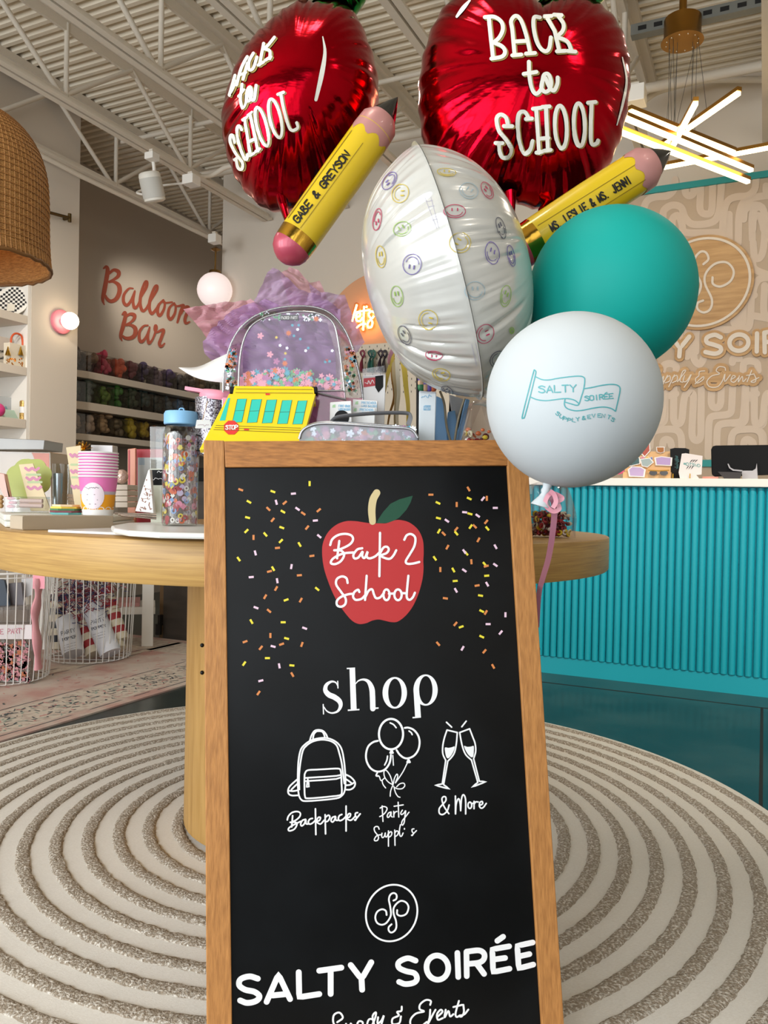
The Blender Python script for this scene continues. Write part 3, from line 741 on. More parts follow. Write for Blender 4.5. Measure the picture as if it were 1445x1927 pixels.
pr.strokes([('s',[(92,1600),(110,1540),(170,1480),(250,1462),(303,1485),(300,1540),(240,1600),(160,1640)]), ('p',[(180,1530),(165,1715)]), ('s',[(140,1640),(230,1640),(250,1680),(210,1750),(140,1780),(110,1768),(122,1730),(200,1680),(312,1625)]),
 ('s',[(392,1590),(340,1610),(312,1670),(332,1700),(375,1660),(397,1592),(400,1660),(432,1668)]), ('s',[(505,1575),(460,1590),(437,1640),(462,1670),(510,1650),(555,1605)]), ('p',[(555,1418),(562,1842)]), ('s',[(560,1640),(600,1562),(638,1562),(622,1608),(575,1630),(620,1665),(650,1660),(700,1605)]),
 ('p',[(715,1515),(722,1830)]), ('s',[(717,1560),(770,1522),(793,1560),(760,1618),(722,1632)]), ('s',[(882,1542),(835,1560),(812,1610),(837,1635),(870,1600),(887,1542),(890,1600),(922,1608)]), ('s',[(990,1510),(950,1530),(932,1580),(957,1613),(1010,1590),(1055,1545)]),
 ('p',[(1060,1372),(1060,1782)]), ('s',[(1058,1580),(1100,1502),(1133,1502),(1120,1550),(1070,1570),(1110,1602),(1150,1600),(1212,1538)]), ('s',[(1250,1480),(1217,1490),(1212,1530),(1232,1560),(1215,1605),(1200,1598)]), ('p',[(1212,1600),(1292,1500)])], 3.0, zf, n=4)
pr.build('backpacks_word', M_INK, PANEL)
# ---- balloons drawing
pr = Print(SB, 0.0005); zf = Z(680, 1340, 11.115)
k_, e = ell(618,460,252,318); pr.stroke('c', e, 4, zf, n=2)
for x, y in ((630,835),(985,1030)):
    pr.fill([(x-18,y-50),(x+18,y-50),(x+50,y+20),(x+30,y+38),(x-30,y+38),(x-50,y+20)], zf)
pr.strokes([('s',[(600,225),(670,260),(725,325)]), ('s',[(995,395),(1040,430),(1060,470)]), ('s',[(545,920),(530,1010),(485,1105)])], 2.8, zf)
pr.strokes([('s',[(905,330),(980,325),(1090,370),(1180,480),(1215,620),(1190,780),(1110,900),(1000,960),(900,960),(800,890),(735,795)]), ('s',[(342,600),(240,630),(140,720),(95,880),(110,1030),(180,1160),(280,1230),(390,1240),(500,1190),(580,1080),(610,960),(615,895)])], 3.6, zf)
pr.strokes([('s',[(330,1268),(308,1330),(358,1335)])], 3, zf)
pr.strokes([('p',[(655,905),(668,1110)]), ('s',[(960,1060),(860,1260),(710,1480)]), ('s',[(375,1350),(410,1430),(490,1372)]), ('s',[(430,1430),(450,1510),(505,1585)]), ('s',[(660,1520),(600,1330),(520,1220),(472,1240),(482,1350),(560,1460),(660,1520)]), ('s',[(665,1500),(690,1380),(740,1295),(757,1350),(710,1470)]), ('s',[(735,1560),(800,1500),(880,1485),(905,1540),(850,1598),(760,1603),(700,1580)]), ('s',[(650,1540),(610,1650),(600,1758)]), ('s',[(675,1550),(710,1680),(760,1760),(805,1780)])], 2.1, zf)
pr.build('balloons_drawing', M_INK, PANEL)
pr = Print(SB, 0.0005); zf = Z(690, 1500, 13.136)
pr.strokes([('p',[(380,215),(400,600)]), ('s',[(330,270),(400,232),(480,248),(500,300),(450,390),(380,450),(320,480)]), ('s',[(600,365),(540,390),(505,460),(522,500),(565,470),(602,370),(600,460),(632,490)]), ('p',[(665,350),(670,490)]), ('s',[(668,430),(700,370),(747,352)]), ('p',[(775,125),(790,490)]), ('p',[(675,225),(900,190)]),
 ('s',[(880,320),(840,390),(860,430),(920,390),(962,332),(940,480),(925,620),(885,690),(860,660),(880,580),(960,480),(1042,372)]), ('s',[(305,790),(280,732),(220,727),(182,770),(200,850),(260,930),(290,1000),(260,1068),(200,1075),(190,1030),(250,950),(342,928)]),
 ('s',[(375,890),(368,970),(400,1000),(440,950),(457,875),(455,960),(490,980),(532,895)]), ('p',[(535,832),(535,1210)]), ('s',[(540,900),(590,852),(620,880),(600,950),(548,990)]), ('p',[(690,812),(697,1190)]), ('s',[(695,880),(740,832),(780,862),(760,930),(708,970)]), ('s',[(830,680),(805,830),(820,950),(860,960),(897,885)]), ('p',[(930,772),(930,790)]), ('s',[(1165,782),(1120,792),(1120,850),(1150,890),(1125,945),(1105,940)]), ('p',[(1110,945),(1227,825)])], 2.3, zf, n=4)
pr.build('party_supplies_words', M_INK, PANEL)
# ---- champagne flutes
pr = Print(SB, 0.0005); zf = Z(800, 1350, 10.138)
pr.strokes([('p',[(405,92),(503,185)]), ('p',[(780,72),(697,178)]), ('p',[(415,240),(610,287)]), ('s',[(415,240),(362,400),(332,560),(337,700),(390,820)]), ('p',[(390,820),(325,1262)]), ('s',[(610,287),(595,480),(560,660),(500,760),(430,832)]), ('p',[(430,832),(352,1268)]), ('p',[(325,1268),(182,1292),(470,1368),(352,1285)]),
 ('p',[(657,287),(845,217)]), ('s',[(657,287),(682,440),(722,600),(780,720),(880,812)]), ('p',[(880,812),(1000,1232)]), ('s',[(845,217),(900,360),(950,500),(960,650),(922,790)]), ('p',[(922,790),(1030,1215)]), ('p',[(1000,1240),(882,1332),(1165,1222),(1035,1218)])], 2.9, zf, n=4)
pr.fill([(375,575),(440,580),(500,570),(560,555),(540,640),(490,730),(435,780),(400,750),(378,660)], zf, sm=True); pr.fill([(738,545),(800,560),(870,555),(922,545),(925,640),(915,740),(880,760),(830,720),(780,650)], zf, sm=True)
pr.build('flutes_drawing', M_INK, PANEL)
pr = Print(SB, 0.0005)
pr.strokes([('s',[(455,1670),(420,1780),(340,1850),(272,1830),(267,1740),(330,1660),(390,1590),(390,1522),(347,1512),(317,1560),(350,1680),(410,1780),(450,1835)]), ('p',[(575,1500),(577,1840)]), ('s',[(577,1840),(590,1650),(635,1547),(665,1640),(675,1778)]), ('s',[(675,1778),(690,1560),(725,1472),(768,1560),(770,1840)]), ell(850,1675,35,60), ('p',[(885,1650),(922,1630)]), ('p',[(930,1600),(930,1740)]), ('s',[(930,1660),(960,1612),(1010,1612)]), ('s',[(1030,1680),(1090,1650),(1085,1602),(1042,1622),(1032,1690),(1065,1730),(1110,1712),(1162,1640)])], 2.9, zf, n=4)
pr.build('and_more_words', M_INK, PANEL)
# ---- round emblem
EMB = [('s',[(780,495),(838,460),(845,380),(790,337),(718,370),(685,470),(712,620),(728,780),(692,880),(620,970),(530,1000),(440,960),(400,850),(440,730),(540,677),(620,710),(637,795)]), ('s',[(858,695),(860,780),(940,815),(1050,770),(1095,640),(1050,540),(950,500),(860,545),(785,650),(787,780),(832,920),(840,1050),(800,1130),(730,1163),(682,1120),(682,1050),(740,990)])]
pr = Print(SB, 0.0005); zf = Z(670, 1650, 11.115)
k_, e = ell(744,755,542,582,-68,40); e = [(742+538*cos(2*pi*k/48)+ -10*sin(2*pi*k/48), 755+590*sin(2*pi*k/48)-40*cos(2*pi*k/48)) for k in range(48)]
pr.stroke('c', e, 3.4, zf, n=2); pr.strokes(EMB, 3.3, zf); pr.build('emblem', M_INK, PANEL)
# ---- shop name and tag line
pr = Print(SB, 0.0005); zf = Z(430, 1750, 4.817)
pr.strokes([('s',[(265,440),(190,420),(110,445),(97,500),(150,540),(235,560),(280,600),(250,642),(170,660),(105,638)]), ('p',[(345,650),(452,402),(557,625)]), ('p',[(400,592),(520,580)]), ('p',[(636,382),(640,608),(822,580)]), ('p',[(822,368),(1022,340)]), ('p',[(925,368),(925,578)]), ('p',[(1107,317),(1205,445),(1293,292)]), ('p',[(1205,445),(1210,540)])], 11, zf)
zf = Z(720, 1740, 4.817)
pr.strokes([('s',[(298,325),(225,303),(147,338),(147,388),(210,420),(288,440),(310,490),(280,525),(205,537),(148,517)]), ell(495,388,98,110,-10), ('p',[(676,255),(684,473)]), ('p',[(761,465),(758,245)]), ('s',[(760,243),(870,232),(918,262),(915,312),(870,343),(765,355)]), ('p',[(850,352),(918,445)]), ('p',[(1145,195),(992,222),(1000,428),(1148,398)]), ('p',[(1000,315),(1108,300)]), ('p',[(1038,145),(1090,108)]), ('p',[(1358,160),(1218,190),(1232,395),(1363,360)]), ('p',[(1225,288),(1328,265)])], 10.6, zf)
pr.build('shop_name', M_INK, PANEL)
pr = Print(SB, 0.0005); zf = Z(430, 1750, 4.817)
pr.strokes([('s',[(985,835),(1035,795),(1005,748),(955,770),(950,840),(990,900),(960,960),(900,960)]), ('s',[(1065,850),(1050,900),(1080,900),(1110,845),(1110,890)]), ('s',[(1140,1000),(1170,840),(1215,835),(1205,880),(1160,890)]), ('s',[(1235,980),(1265,820),(1310,815),(1300,860),(1250,875)]), ('s',[(1300,870),(1330,790),(1335,745),(1305,780),(1320,860)]), ('s',[(1355,790),(1350,845),(1385,820),(1407,775),(1370,900),(1340,960)])], 3.6, zf)
zf = Z(720, 1740, 4.817)
pr.strokes([('s',[(172,742),(168,780),(130,790),(145,822),(90,850),(90,900),(150,890),(165,830)]), ('s',[(430,725),(435,690),(390,682),(340,720),(335,765),(375,785),(300,805),(252,860),(260,920),(330,930),(400,880)]), ('s',[(430,770),(425,840),(408,900),(450,820),(478,770)]), ('s',[(500,830),(540,790),(525,770),(492,810),(500,860),(545,845)]), ('s',[(570,770),(560,840),(595,780),(610,830),(640,810)]), ('s',[(690,690),(660,800),(670,835),(700,820)]), ('p',[(640,745),(720,725)]), ('s',[(730,725),(735,790),(715,830),(695,825),(740,810),(775,768)])], 3.6, zf)
pr.build('tag_line', M_INK, PANEL)
# ================================================================ BALLOONS
M_REDF = mat('red_foil', 'B0061A', 0.16, metal=1.0, bump=(6, 0.16, 0.02, (1,1,2.2)))
M_GRNF = mat('green_foil', '0F7A2C', 0.2, metal=1.0, bump=(6, 0.25, 0.02, (1,1,1)))
M_YELF = mat('yellow_foil', 'D9B70A', 0.33, spec=0.7, coat=0.4, bump=(4, 0.12, 0.02, (1,1,1)))
M_PEACH = mat('peach_foil', 'C28A86', 0.4, metal=0.2, coat=0.15)
M_BLKF = mat('black_foil', '0C0C0D', 0.15, spec=0.8, coat=0.6)
M_GOLDF = mat('gold_foil', 'C79A3A', 0.14, metal=1.0, bump=(8, 0.2, 0.02, (1,1,1)))
M_ERAS = mat('eraser_pink_foil', 'B34458', 0.36, metal=0.2, coat=0.3)
M_LET = mat('balloon_white_print', 'E6E4DA', 0.4)
M_LETS = mat('balloon_gold_shadow_print', 'A08848', 0.4)
M_LETB = mat('black_print', '0A0A0A', 0.4)
def inflate(outline, c, T, n_ring=34, pw=0.5, puck=0.0, pn=40, M=None, n_s=9, seed=0, ripple=0.0):
    """two foil panels sealed along the outline; outline are 3-D points in one plane, c its centre"""
    pts = smooth_path(outline, n_s, True); c = Vector(c); N = len(pts)
    a = sum(((pts[i]-c).cross(pts[(i+1)%N]-c) for i in range(N)), Vector()).normalized()
    rr = random.Random(seed); ph = [rr.uniform(0, 2*pi) for _ in range(6)]
    CR = [[(rr.uniform(0, 2*pi), rr.uniform(0.03, 0.08), rr.uniform(0.3, 1.0), rr.uniform(0.35, 0.7), rr.choice((1,1,-0.6))) for _ in range(int(13 if puck else 0))] for _ in (0,1)]
    m = MB(); vs = []; fs = []
    for side in (1, -1):
        base = len(vs)
        for i in range(n_ring+1):
            s = (1 - (1 - i/n_ring)**1.6)
            for k in range(N):
                t = 2*pi*k/N; p = c + (pts[k]-c)*s*(1 - (0.016*abs(sin(pn*t/2+ph[4]))*s**10 if puck else 0))
                h = T*max(0.0, 1-s*s)**pw
                if puck: h += puck*T*(s**5)*max(0.0, 1-s**8)*(sin(pn*t+ph[0])*0.6 + sin(pn*1.7*t+ph[1])*0.5)
                if ripple: h *= 1 + ripple*(sin(3*t+ph[2])*s*s*0.6 + sin(7*t+ph[3])*s**3)
                for ct, cw, ca, cs_, sg in CR[0 if side > 0 else 1]:
                    dt = (t-ct+pi) % (2*pi) - pi
                    if abs(dt) < 3*cw and s > cs_: h -= T*0.045*ca*sg*math.exp(-(dt/cw)**2)*min(1.0, (s-cs_)/0.2)*max(0.0, 1-s**9)
                vs.append(p + a*h*side)
        for i in range(n_ring):
            for k in range(N):
                q = (base+i*N+k, base+i*N+(k+1)%N, base+(i+1)*N+(k+1)%N, base+(i+1)*N+k)
                fs.append(q if side > 0 else q[::-1])
    m.add(vs, fs)
    return m
def pxpts(lst, Y): return [P(x, y, Y) for x, y in lst]
def tube_balloon(segs, ends, r0, Y, parent, names):
    pass
def pencil(p0, p1, rad, parent, wr, segs, flat=0.82, facing=None):
    """segs: (name, material, t0, t1, radius profile [(t, f)]) along p0->p1; first is the barrel"""
    ax = (p1-p0); L = ax.length; ax.normalize()
    to = (EYE - (p0+p1)/2); to = (to - ax*to.dot(ax)).normalized(); sd = ax.cross(to).normalized()
    out = []
    for name, mt, prof, scal in segs:
        m = MB(); n = 40; vs = []; fs = []
        for i, (t, f) in enumerate(prof):
            for k in range(n):
                an = 2*pi*k/n; tt = t
                if scal and i == 0: tt = t + scal*abs(sin(an*3.5))
                vs.append(p0 + ax*(L*tt) + (sd*cos(an) + to*sin(an)*flat)*rad*f)
        for i in range(len(prof)-1):
            for k in range(n): fs.append((i*n+k, i*n+(k+1)%n, (i+1)*n+(k+1)%n, (i+1)*n+k))
        m.add(vs, fs); out.append(m.build(name, mt, parent if not out else out[0]))
    return out
def lin_prof(a, fa, b, fb, n=8, pw=1.0): return [(a+(b-a)*i/n, fa+(fb-fa)*(i/n)**pw) for i in range(n+1)]
def ellip(a, b, f0, f1, n=8): return [(a+(b-a)*i/n, f0+(f1-f0)*sqrt(max(0,1-(1-i/n)**2))) for i in range(n+1)]

# ---- right apple: faces us
YA = 1.95
APX = [(1012,26),(985,6),(940,-16),(880,-12),(835,18),(808,62),(791,120),(785,180),(790,240),(804,300),(832,350),(872,374),(915,378),(950,368),(985,384),(1025,392),(1062,384),(1100,366),(1135,330),(1160,285),(1176,230),(1184,165),(1180,105),(1160,55),(1128,22),(1085,4),(1045,10)]
t = thing('apple_balloon', P(985, 200, YA), 'red foil apple balloon facing us, its yellow pencil half behind the teal balloon', 'balloon')
m = inflate(pxpts(APX, YA), P(985, 190, YA), 0.165, pw=0.52, puck=0.05, pn=34, seed=2, ripple=0.05)
body = m.build('body', M_REDF, t)
lf = inflate([P(x, y, YA-0.02) for x, y in ((1002,22),(1015,4),(1050,-16),(1090,-30),(1130,-30),(1142,-6),(1110,8),(1070,10),(1035,18))], P(1070,-8,YA-0.02), 0.05, pw=0.5, puck=0.2, pn=18, seed=3); lf.build('leaf', M_GRNF, t)
lf = MB(); lf.tube([P(1004,30,YA-0.02), P(985,0,YA-0.03), P(975,-50,YA-0.03)], 0.022, 12, flat=0.6); lf.build('stem', mat('brown_foil', '4A2A1C', 0.25, metal=0.9), t)
nk = MB(); nk.tube(smooth_path([P(958,366,YA-0.02), P(960,392,YA-0.02), P(962,425,YA-0.02)], 6), 0.02, 12, rs=[0.034-0.0016*i for i in range(13)], flat=0.5); nk.build('neck', M_REDF, t)
nk = MB(); nk.tube([P(1032,380,YA-0.02), P(1022,394,YA-0.04)], 0.014, 10, flat=0.5); nk.build('tab', M_REDF, t)
# pencil
p0, p1 = P(964, 478, YA-0.21), P(1262, 284, YA-0.21)
PS = [('pencil', M_YELF, lin_prof(0.15, 0.97, 0.5, 1.0) + lin_prof(0.5, 1.0, 0.80, 0.96), 0),
      ('ferrule', M_GOLDF, lin_prof(0.068, 0.95, 0.15, 0.985), 0), ('eraser', M_ERAS, [(-0.035,0.02),(-0.03,0.4),(-0.015,0.66),(0.01,0.85),(0.04,0.93),(0.068,0.95)], 0),
      ('sharpened_wood', M_PEACH, [(0.74,0.99),(0.79,0.99),(0.84,0.97),(0.90,0.62)], 0.035), ('pencil_lead', M_BLKF, [(0.895,0.66),(0.90,0.64),(0.96,0.30),(1.0,0.02)], 0)]
PC = pencil(p0, p1, 0.0475, t, 0, PS)
SURF = on_mesh([body]); zf = Z(900, 10, 6.02)
BTS = [('p',[(118,140),(168,600)]), ('s',[(75,145),(180,142),(258,195),(278,280),(240,370),(175,430)]), ('s',[(175,430),(265,470),(303,530),(270,588),(150,612)]), ('s',[(410,570),(385,300),(370,190),(420,132),(480,180),(540,350),(585,550)]), ('p',[(400,420),(550,412)]), ('p',[(385,575),(485,566)]), ('p',[(538,556),(638,549)]),
 ('s',[(690,150),(628,148),(620,250),(650,400),(700,495),(760,530),(800,490),(818,375)]), ('p',[(770,140),(860,300),(912,530)]), ('s',[(900,130),(958,220),(950,300),(880,370)]), ('s',[(890,370),(1000,420),(1048,520)]), ('p',[(742,140),(825,136)]), ('p',[(855,121),(940,126)]), ('p',[(885,530),(980,525)]), ('p',[(1008,526),(1092,534)]),
 ('s',[(570,648),(575,800),(600,940),(650,1008),(705,960),(720,880),(740,795),(790,790),(820,880),(800,960),(750,985),(710,930),(745,820),(800,930),(850,972),(888,900),(893,825)]), ('p',[(512,785),(655,762)]),
 ('s',[(335,1365),(312,1275),(252,1240),(207,1290),(232,1420),(318,1530),(368,1630),(340,1708),(272,1720),(237,1640),(235,1560)]), ('p',[(290,1370),(380,1370)]), ('p',[(198,1560),(272,1560)]), ('s',[(565,1272),(520,1210),(462,1222),(440,1320),(450,1480),(482,1610),(532,1680),(590,1622),(612,1535)]), ('p',[(533,1288),(605,1284)]),
 ('p',[(652,1170),(690,1668)]), ('p',[(762,1150),(785,1640)]), ('p',[(690,1510),(790,1502)]), ('p',[(618,1175),(702,1165)]), ('p',[(722,1155),(802,1149)]), ('p',[(658,1665),(718,1656)]), ('p',[(742,1645),(815,1636)]), ell(928,1380,66,238,-3,24), ell(1134,1355,62,240,-2,24), ('s',[(1272,1105),(1265,1350),(1270,1560),(1330,1562),(1345,1530)]), ('p',[(1233,1108),(1318,1098)])]
pr = Print(SURF, 0.0012); pr.strokes([(k, [(x+15, y+9) for x, y in l]) for k, l in BTS], 8.0, zf); pr.build('lettering_shadow', M_LETS, body)
pr = Print(SURF, 0.0028); pr.strokes(BTS, 7.4, zf); pr.build('lettering', M_LET, body)
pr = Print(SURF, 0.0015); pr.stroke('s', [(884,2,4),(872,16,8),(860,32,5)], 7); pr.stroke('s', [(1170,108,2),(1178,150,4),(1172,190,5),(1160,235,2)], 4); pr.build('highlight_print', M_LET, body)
SURFP = on_mesh(PC[:1])
zf = Z(940, 250, 4.379)
pr = Print(SURFP, 0.0015); pr.strokes(text('MS. LESLIE & MS. JENNI', (436,812), (1088,410), 64, zf), 3.0); pr.build('name', M_LETB, PC[0])
pr = Print(SURFP, 0.0012); pr.strokes([('p',[(315,765),(1115,265)]), ('p',[(375,910),(1200,385)])], 1.1, zf); pr.build('printed_lines', mat('pencil_line_print', '8A7010', 0.5), PC[0])

# ---- left apple: turned to the left
YB = 1.98
APX = [(600,22),(575,22),(540,38),(505,66),(475,98),(448,140),(427,190),(418,240),(424,285),(437,325),(458,358),(488,385),(520,393),(555,388),(590,372),(622,345),(655,312),(685,268),(704,225),(714,178),(709,130),(694,84),(672,40),(640,20)]
t = thing('apple_balloon', P(570, 200, YB), 'red foil apple balloon turned left, its yellow pencil standing clear above the tissue paper', 'balloon')
cc = P(568, 205, YB)
m = inflate(pxpts(APX, YB), cc, 0.19, pw=0.5, puck=0.05, pn=30, seed=5, ripple=0.06)
body = m.build('body', M_REDF, t)
lf = inflate([P(x, y, YB-0.03) for x, y in ((584,20),(590,0),(610,-20),(640,-26),(668,-22),(690,-10),(682,8),(664,26),(640,18),(612,14))], P(636,0,YB-0.03), 0.05, pw=0.5, puck=0.2, pn=16, seed=6); lf.build('leaf', M_GRNF, t)
lf = MB(); lf.tube([P(598,26,YB-0.02), P(575,22,YB-0.04), P(568,-20,YB-0.04)], 0.018, 12, flat=0.6); lf.build('stem', mat('brown_foil', '4A2A1C'), t)
nk = MB(); nk.tube(smooth_path([P(530,372,YB-0.03), P(535,392,YB-0.03), P(541,415,YB-0.04)], 6), 0.02, 12, rs=[0.032-0.0015*i for i in range(13)], flat=0.5); nk.build('neck', M_REDF, t)
p0, p1 = P(541, 476, YB-0.24), P(748, 183, YB-0.20)
PS2 = [('pencil', M_YELF, lin_prof(0.11, 0.97, 0.5, 1.0) + lin_prof(0.5, 1.0, 0.78, 0.98), 0),
      ('ferrule', M_GOLDF, lin_prof(0.046, 0.95, 0.11, 0.98), 0), ('eraser', M_ERAS, [(-0.055,0.02),(-0.05,0.30),(-0.035,0.55),(-0.01,0.80),(0.02,0.92),(0.046,0.95)], 0),
      ('sharpened_wood', M_PEACH, [(0.70,0.995),(0.76,0.99),(0.83,0.95),(0.88,0.62)], 0.04), ('pencil_lead', M_BLKF, [(0.875,0.66),(0.88,0.64),(0.95,0.30),(1.0,0.02)], 0)]
PC = pencil(p0, p1, 0.0455, t, 0, PS2)
SURF = on_mesh([body]); zf = Z(410, 50, 6.882)
BTS = [('p',[(160,895),(235,640)]), ('s',[(168,870),(205,810),(232,720),(215,700)]), ('s',[(255,765),(300,590),(345,480),(392,400)]), ('p',[(338,690),(395,480)]), ('p',[(288,640),(372,605)]), ('s',[(470,355),(415,460),(418,570),(470,545),(515,405)]), ('p',[(602,230),(548,505)]), ('s',[(738,152),(660,250),(605,300)]), ('s',[(612,300),(678,328),(680,425)]), ('p',[(532,508),(598,470)]), ('p',[(625,445),(692,402)]),
 ('s',[(325,758),(303,950),(330,1058),(372,990),(388,860),(420,785),(448,840),(430,950),(390,970),(385,900),(410,800),(430,930),(478,945),(505,770)]), ('p',[(282,910),(348,822)]), ('s',[(230,1500),(205,1410),(175,1420),(178,1510),(250,1650),(330,1760),(322,1845),(272,1820),(245,1710)]), ('p',[(228,1718),(262,1692)]), ('s',[(322,1340),(285,1285),(258,1330),(268,1450),(315,1610),(370,1722),(400,1655)]),
 ('p',[(355,1190),(430,1660)]), ('p',[(425,1130),(530,1610)]), ('p',[(402,1500),(490,1452)]), ('p',[(332,1208),(385,1172)]), ('p',[(398,1150),(448,1112)]), ('p',[(418,1665),(478,1640)]), ('p',[(502,1618),(552,1582)]), ell(578,1298,62,252,-14,24), ell(746,1190,68,250,-12,24), ('s',[(818,872),(850,1060),(912,1285),(965,1345),(1030,1308),(1018,1245)]), ('p',[(782,885),(853,857)])]
pr = Print(SURF, 0.0012); pr.strokes([(k, [(x+16, y+8) for x, y in l]) for k, l in BTS], 6.2, zf); pr.build('lettering_shadow', M_LETS, body)
pr = Print(SURF, 0.0028); pr.strokes(BTS, 5.8, zf); pr.build('lettering', M_LET, body)
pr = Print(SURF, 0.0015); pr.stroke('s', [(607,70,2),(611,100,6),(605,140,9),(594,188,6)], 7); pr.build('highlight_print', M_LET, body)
SURFP = on_mesh(PC[:1]); zf = Z(520, 170, 5.78)
pr = Print(SURFP, 0.0015); pr.strokes(text('GABE & GREYSON', (236,1450), (800,712), 78, zf, 0.12), 3.0); pr.build('name', M_LETB, PC[0])
pr = Print(SURFP, 0.0012); pr.strokes([('p',[(220,1555),(940,575)]), ('p',[(130,1390),(820,440)])], 1.1, zf); pr.build('printed_lines', mat('pencil_line_print', '8A7010'), PC[0])

# ---- round white foil balloon printed with faces, seen edge on
YS = 1.52
cs = P(840, 520, YS)
upv = (P(776, 292, YS) - P(905, 745, YS)).normalized(); rad = (P(776,292,YS)-P(905,745,YS)).length/2
nv = Vector((1.0, -0.037, 0.0)); nv = (nv - upv*nv.dot(upv)).normalized(); fv = nv.cross(upv).normalized()
M_WF = mat('white_foil', 'CBCAC4', 0.22, metal=0.1, spec=0.7, coat=0.35, bump=(7, 0.05, 0.02, (1,1,1)))
outl = [cs + (upv*cos(2*pi*k/48) + fv*sin(2*pi*k/48))*rad for k in range(48)]
t = thing('smiley_balloon', cs, 'white foil balloon printed with coloured outline faces, seen along its seam', 'balloon')
def foil_round(outline, c, T, N0, n_ring=40):
    pts = smooth_path(outline, 10, True); N = len(pts); c = Vector(c); rr = random.Random(4)
    W = [(rr.randrange(14, 60), rr.uniform(0, 6.28), rr.uniform(0.4, 1.0)) for _ in range(10)]
    CR = [[(rr.uniform(0, 2*pi), rr.uniform(0.010, 0.03), rr.uniform(0.4, 1.0), rr.uniform(0.5, 0.85)) for _ in range(34)] for _ in (0,1)]
    vs = []; fs = []
    for side in (1, -1):
        b0 = len(vs)
        for i in range(n_ring+1):
            s = 1 - (1 - i/n_ring)**1.9
            for k in range(N):
                t_ = 2*pi*k/N
                h = T*max(0.0, 1 - s**2.2)**0.56
                wv = sum(a*abs(sin(n/2*t_ + p)) for n, p, a in W)/len(W)
                edge = (s**7)*max(0.0, 1-s**14)**0.5
                h -= T*0.34*edge*wv
                for ct, cw, ca, cs_ in CR[0 if side > 0 else 1]:
                    dt = (t_-ct+pi) % (2*pi) - pi
                    if abs(dt) < 3*cw and s > cs_: h -= T*0.07*ca*math.exp(-(dt/cw)**2)*min(1.0, (s-cs_)/0.15)*max(0.0, 1-s**16)
                rr_ = s*(1 - 0.012*wv*(s**9))
                vs.append(c + (pts[k]-c)*rr_ + N0*h*side)
        for i in range(n_ring):
            for k in range(N):
                q = (b0+i*N+k, b0+i*N+(k+1)%N, b0+(i+1)*N+(k+1)%N, b0+(i+1)*N+k); fs.append(q if side > 0 else q[::-1])
    m = MB(); m.add(vs, fs); return m
body = foil_round(outl, cs, 0.152, nv).build('body', M_WF, t)
sm = MB(); a1 = [cs + (upv*cos(2*pi*k/120) + fv*sin(2*pi*k/120))*rad*0.985 for k in range(120)]; a2 = [cs + (upv*cos(2*pi*k/120) + fv*sin(2*pi*k/120))*(rad + 0.005) for k in range(120)]
sm.add([p + nv*0.0006 for p in a1+a2] + [p - nv*0.0006 for p in a1+a2], [(k,(k+1)%120,120+(k+1)%120,120+k) for k in range(120)] + [(240+k,240+(k+1)%120,360+(k+1)%120,360+k) for k in range(120)]); sm.build('seam', M_WF, t)
tl = MB(); tl.tube(smooth_path([P(890,716,YS-0.02), P(912,738,YS-0.02), P(935,752,YS-0.01)], 6), 0.02, 12, rs=[0.034-0.0018*i for i in range(13)], flat=0.4); tl.build('neck', M_WF, t)
SURF = on_mesh([body]); zf = Z(690, 280, 4.0133)
FC = {'y':'C9B23A','p':'6A5AA0','r':'B8325C','g':'93B85A','b':'9DB4BE','k':'5A5A6A'}
FACES = [(175,245,42,75,35,'p',200),(257,340,60,72,30,'y',60),(84,535,30,82,10,'r',150),(270,606,66,52,-20,'g',-10),(111,815,36,82,-5,'y',0),(346,872,68,76,10,'p',180),(232,1112,44,78,-8,'g',0),(467,1290,70,76,-20,'y',120),(290,1405,42,74,-25,'k',-20),(510,1558,64,34,5,'r',180),(565,1700,68,44,15,'y',60),(600,182,70,30,5,'y',0),(768,322,70,58,20,'b',10),(662,475,80,48,0,'r',0),(703,712,78,74,0,'y',-60),(943,792,52,82,-10,'p',30),(1085,810,26,80,-12,'p',-5),(815,1072,74,68,0,'b',0),(1044,1112,38,80,8,'g',20),(890,1395,62,74,30,'r',40),(985,1585,52,66,40,'k',50),(905,320,36,68,-30,'r',-20),(1008,598,30,80,-18,'k',-10),(1090,1370,16,24,0,'g',0),(610,1820,48,26,30,'k',20)]
prs = {}
for cx_, cy_, rx, ry, tl_, col, an in FACES:
    if col not in prs: prs[col] = Print(SURF, 0.0018); prs[col].eps = 1e-5
    pr = prs[col]
    def E(u_, v_, rx=rx, ry=ry, tl_=tl_, cx_=cx_, cy_=cy_, an=an):
        c, s = cos(R(an)), sin(R(an)); u2, v2 = u_*c - v_*s, u_*s + v_*c
        x, y = u2*rx, v2*ry; c, s = cos(R(tl_)), sin(R(tl_)); return zf((cx_ + x*c - y*s, cy_ + x*s + y*c))
    pr.stroke('c', [E(cos(2*pi*k/24), sin(2*pi*k/24)) for k in range(24)], 1.3, n=2)
    pr.stroke('s', [E(0.72*cos(R(a_)), 0.72*sin(R(a_))) for a_ in range(10, 175, 20)], 1.3, n=2)
    for sx in (-0.26, 0.26): pr.stroke('p', [E(sx, -0.42), E(sx, -0.10)], 2.2)
for col, pr in prs.items(): pr.build('face_print', mat('face_ink_'+col, FC[col], 0.45), body)
pr = Print(SURF, 0.0008); pr.eps = 1e-5
pr.strokes([('p',[(440,370),(530,605)]), ('p',[(485,365),(545,600)]), ('p',[(452,400),(500,392)]), ('p',[(470,440),(510,430)]), ('p',[(490,540),(535,530)]), ('p',[(790,1470),(830,1640)]), ('p',[(820,1465),(870,1670)])], 0.6, zf); pr.build('care_print', mat('care_ink', 'A9A4BC', 0.5), body)

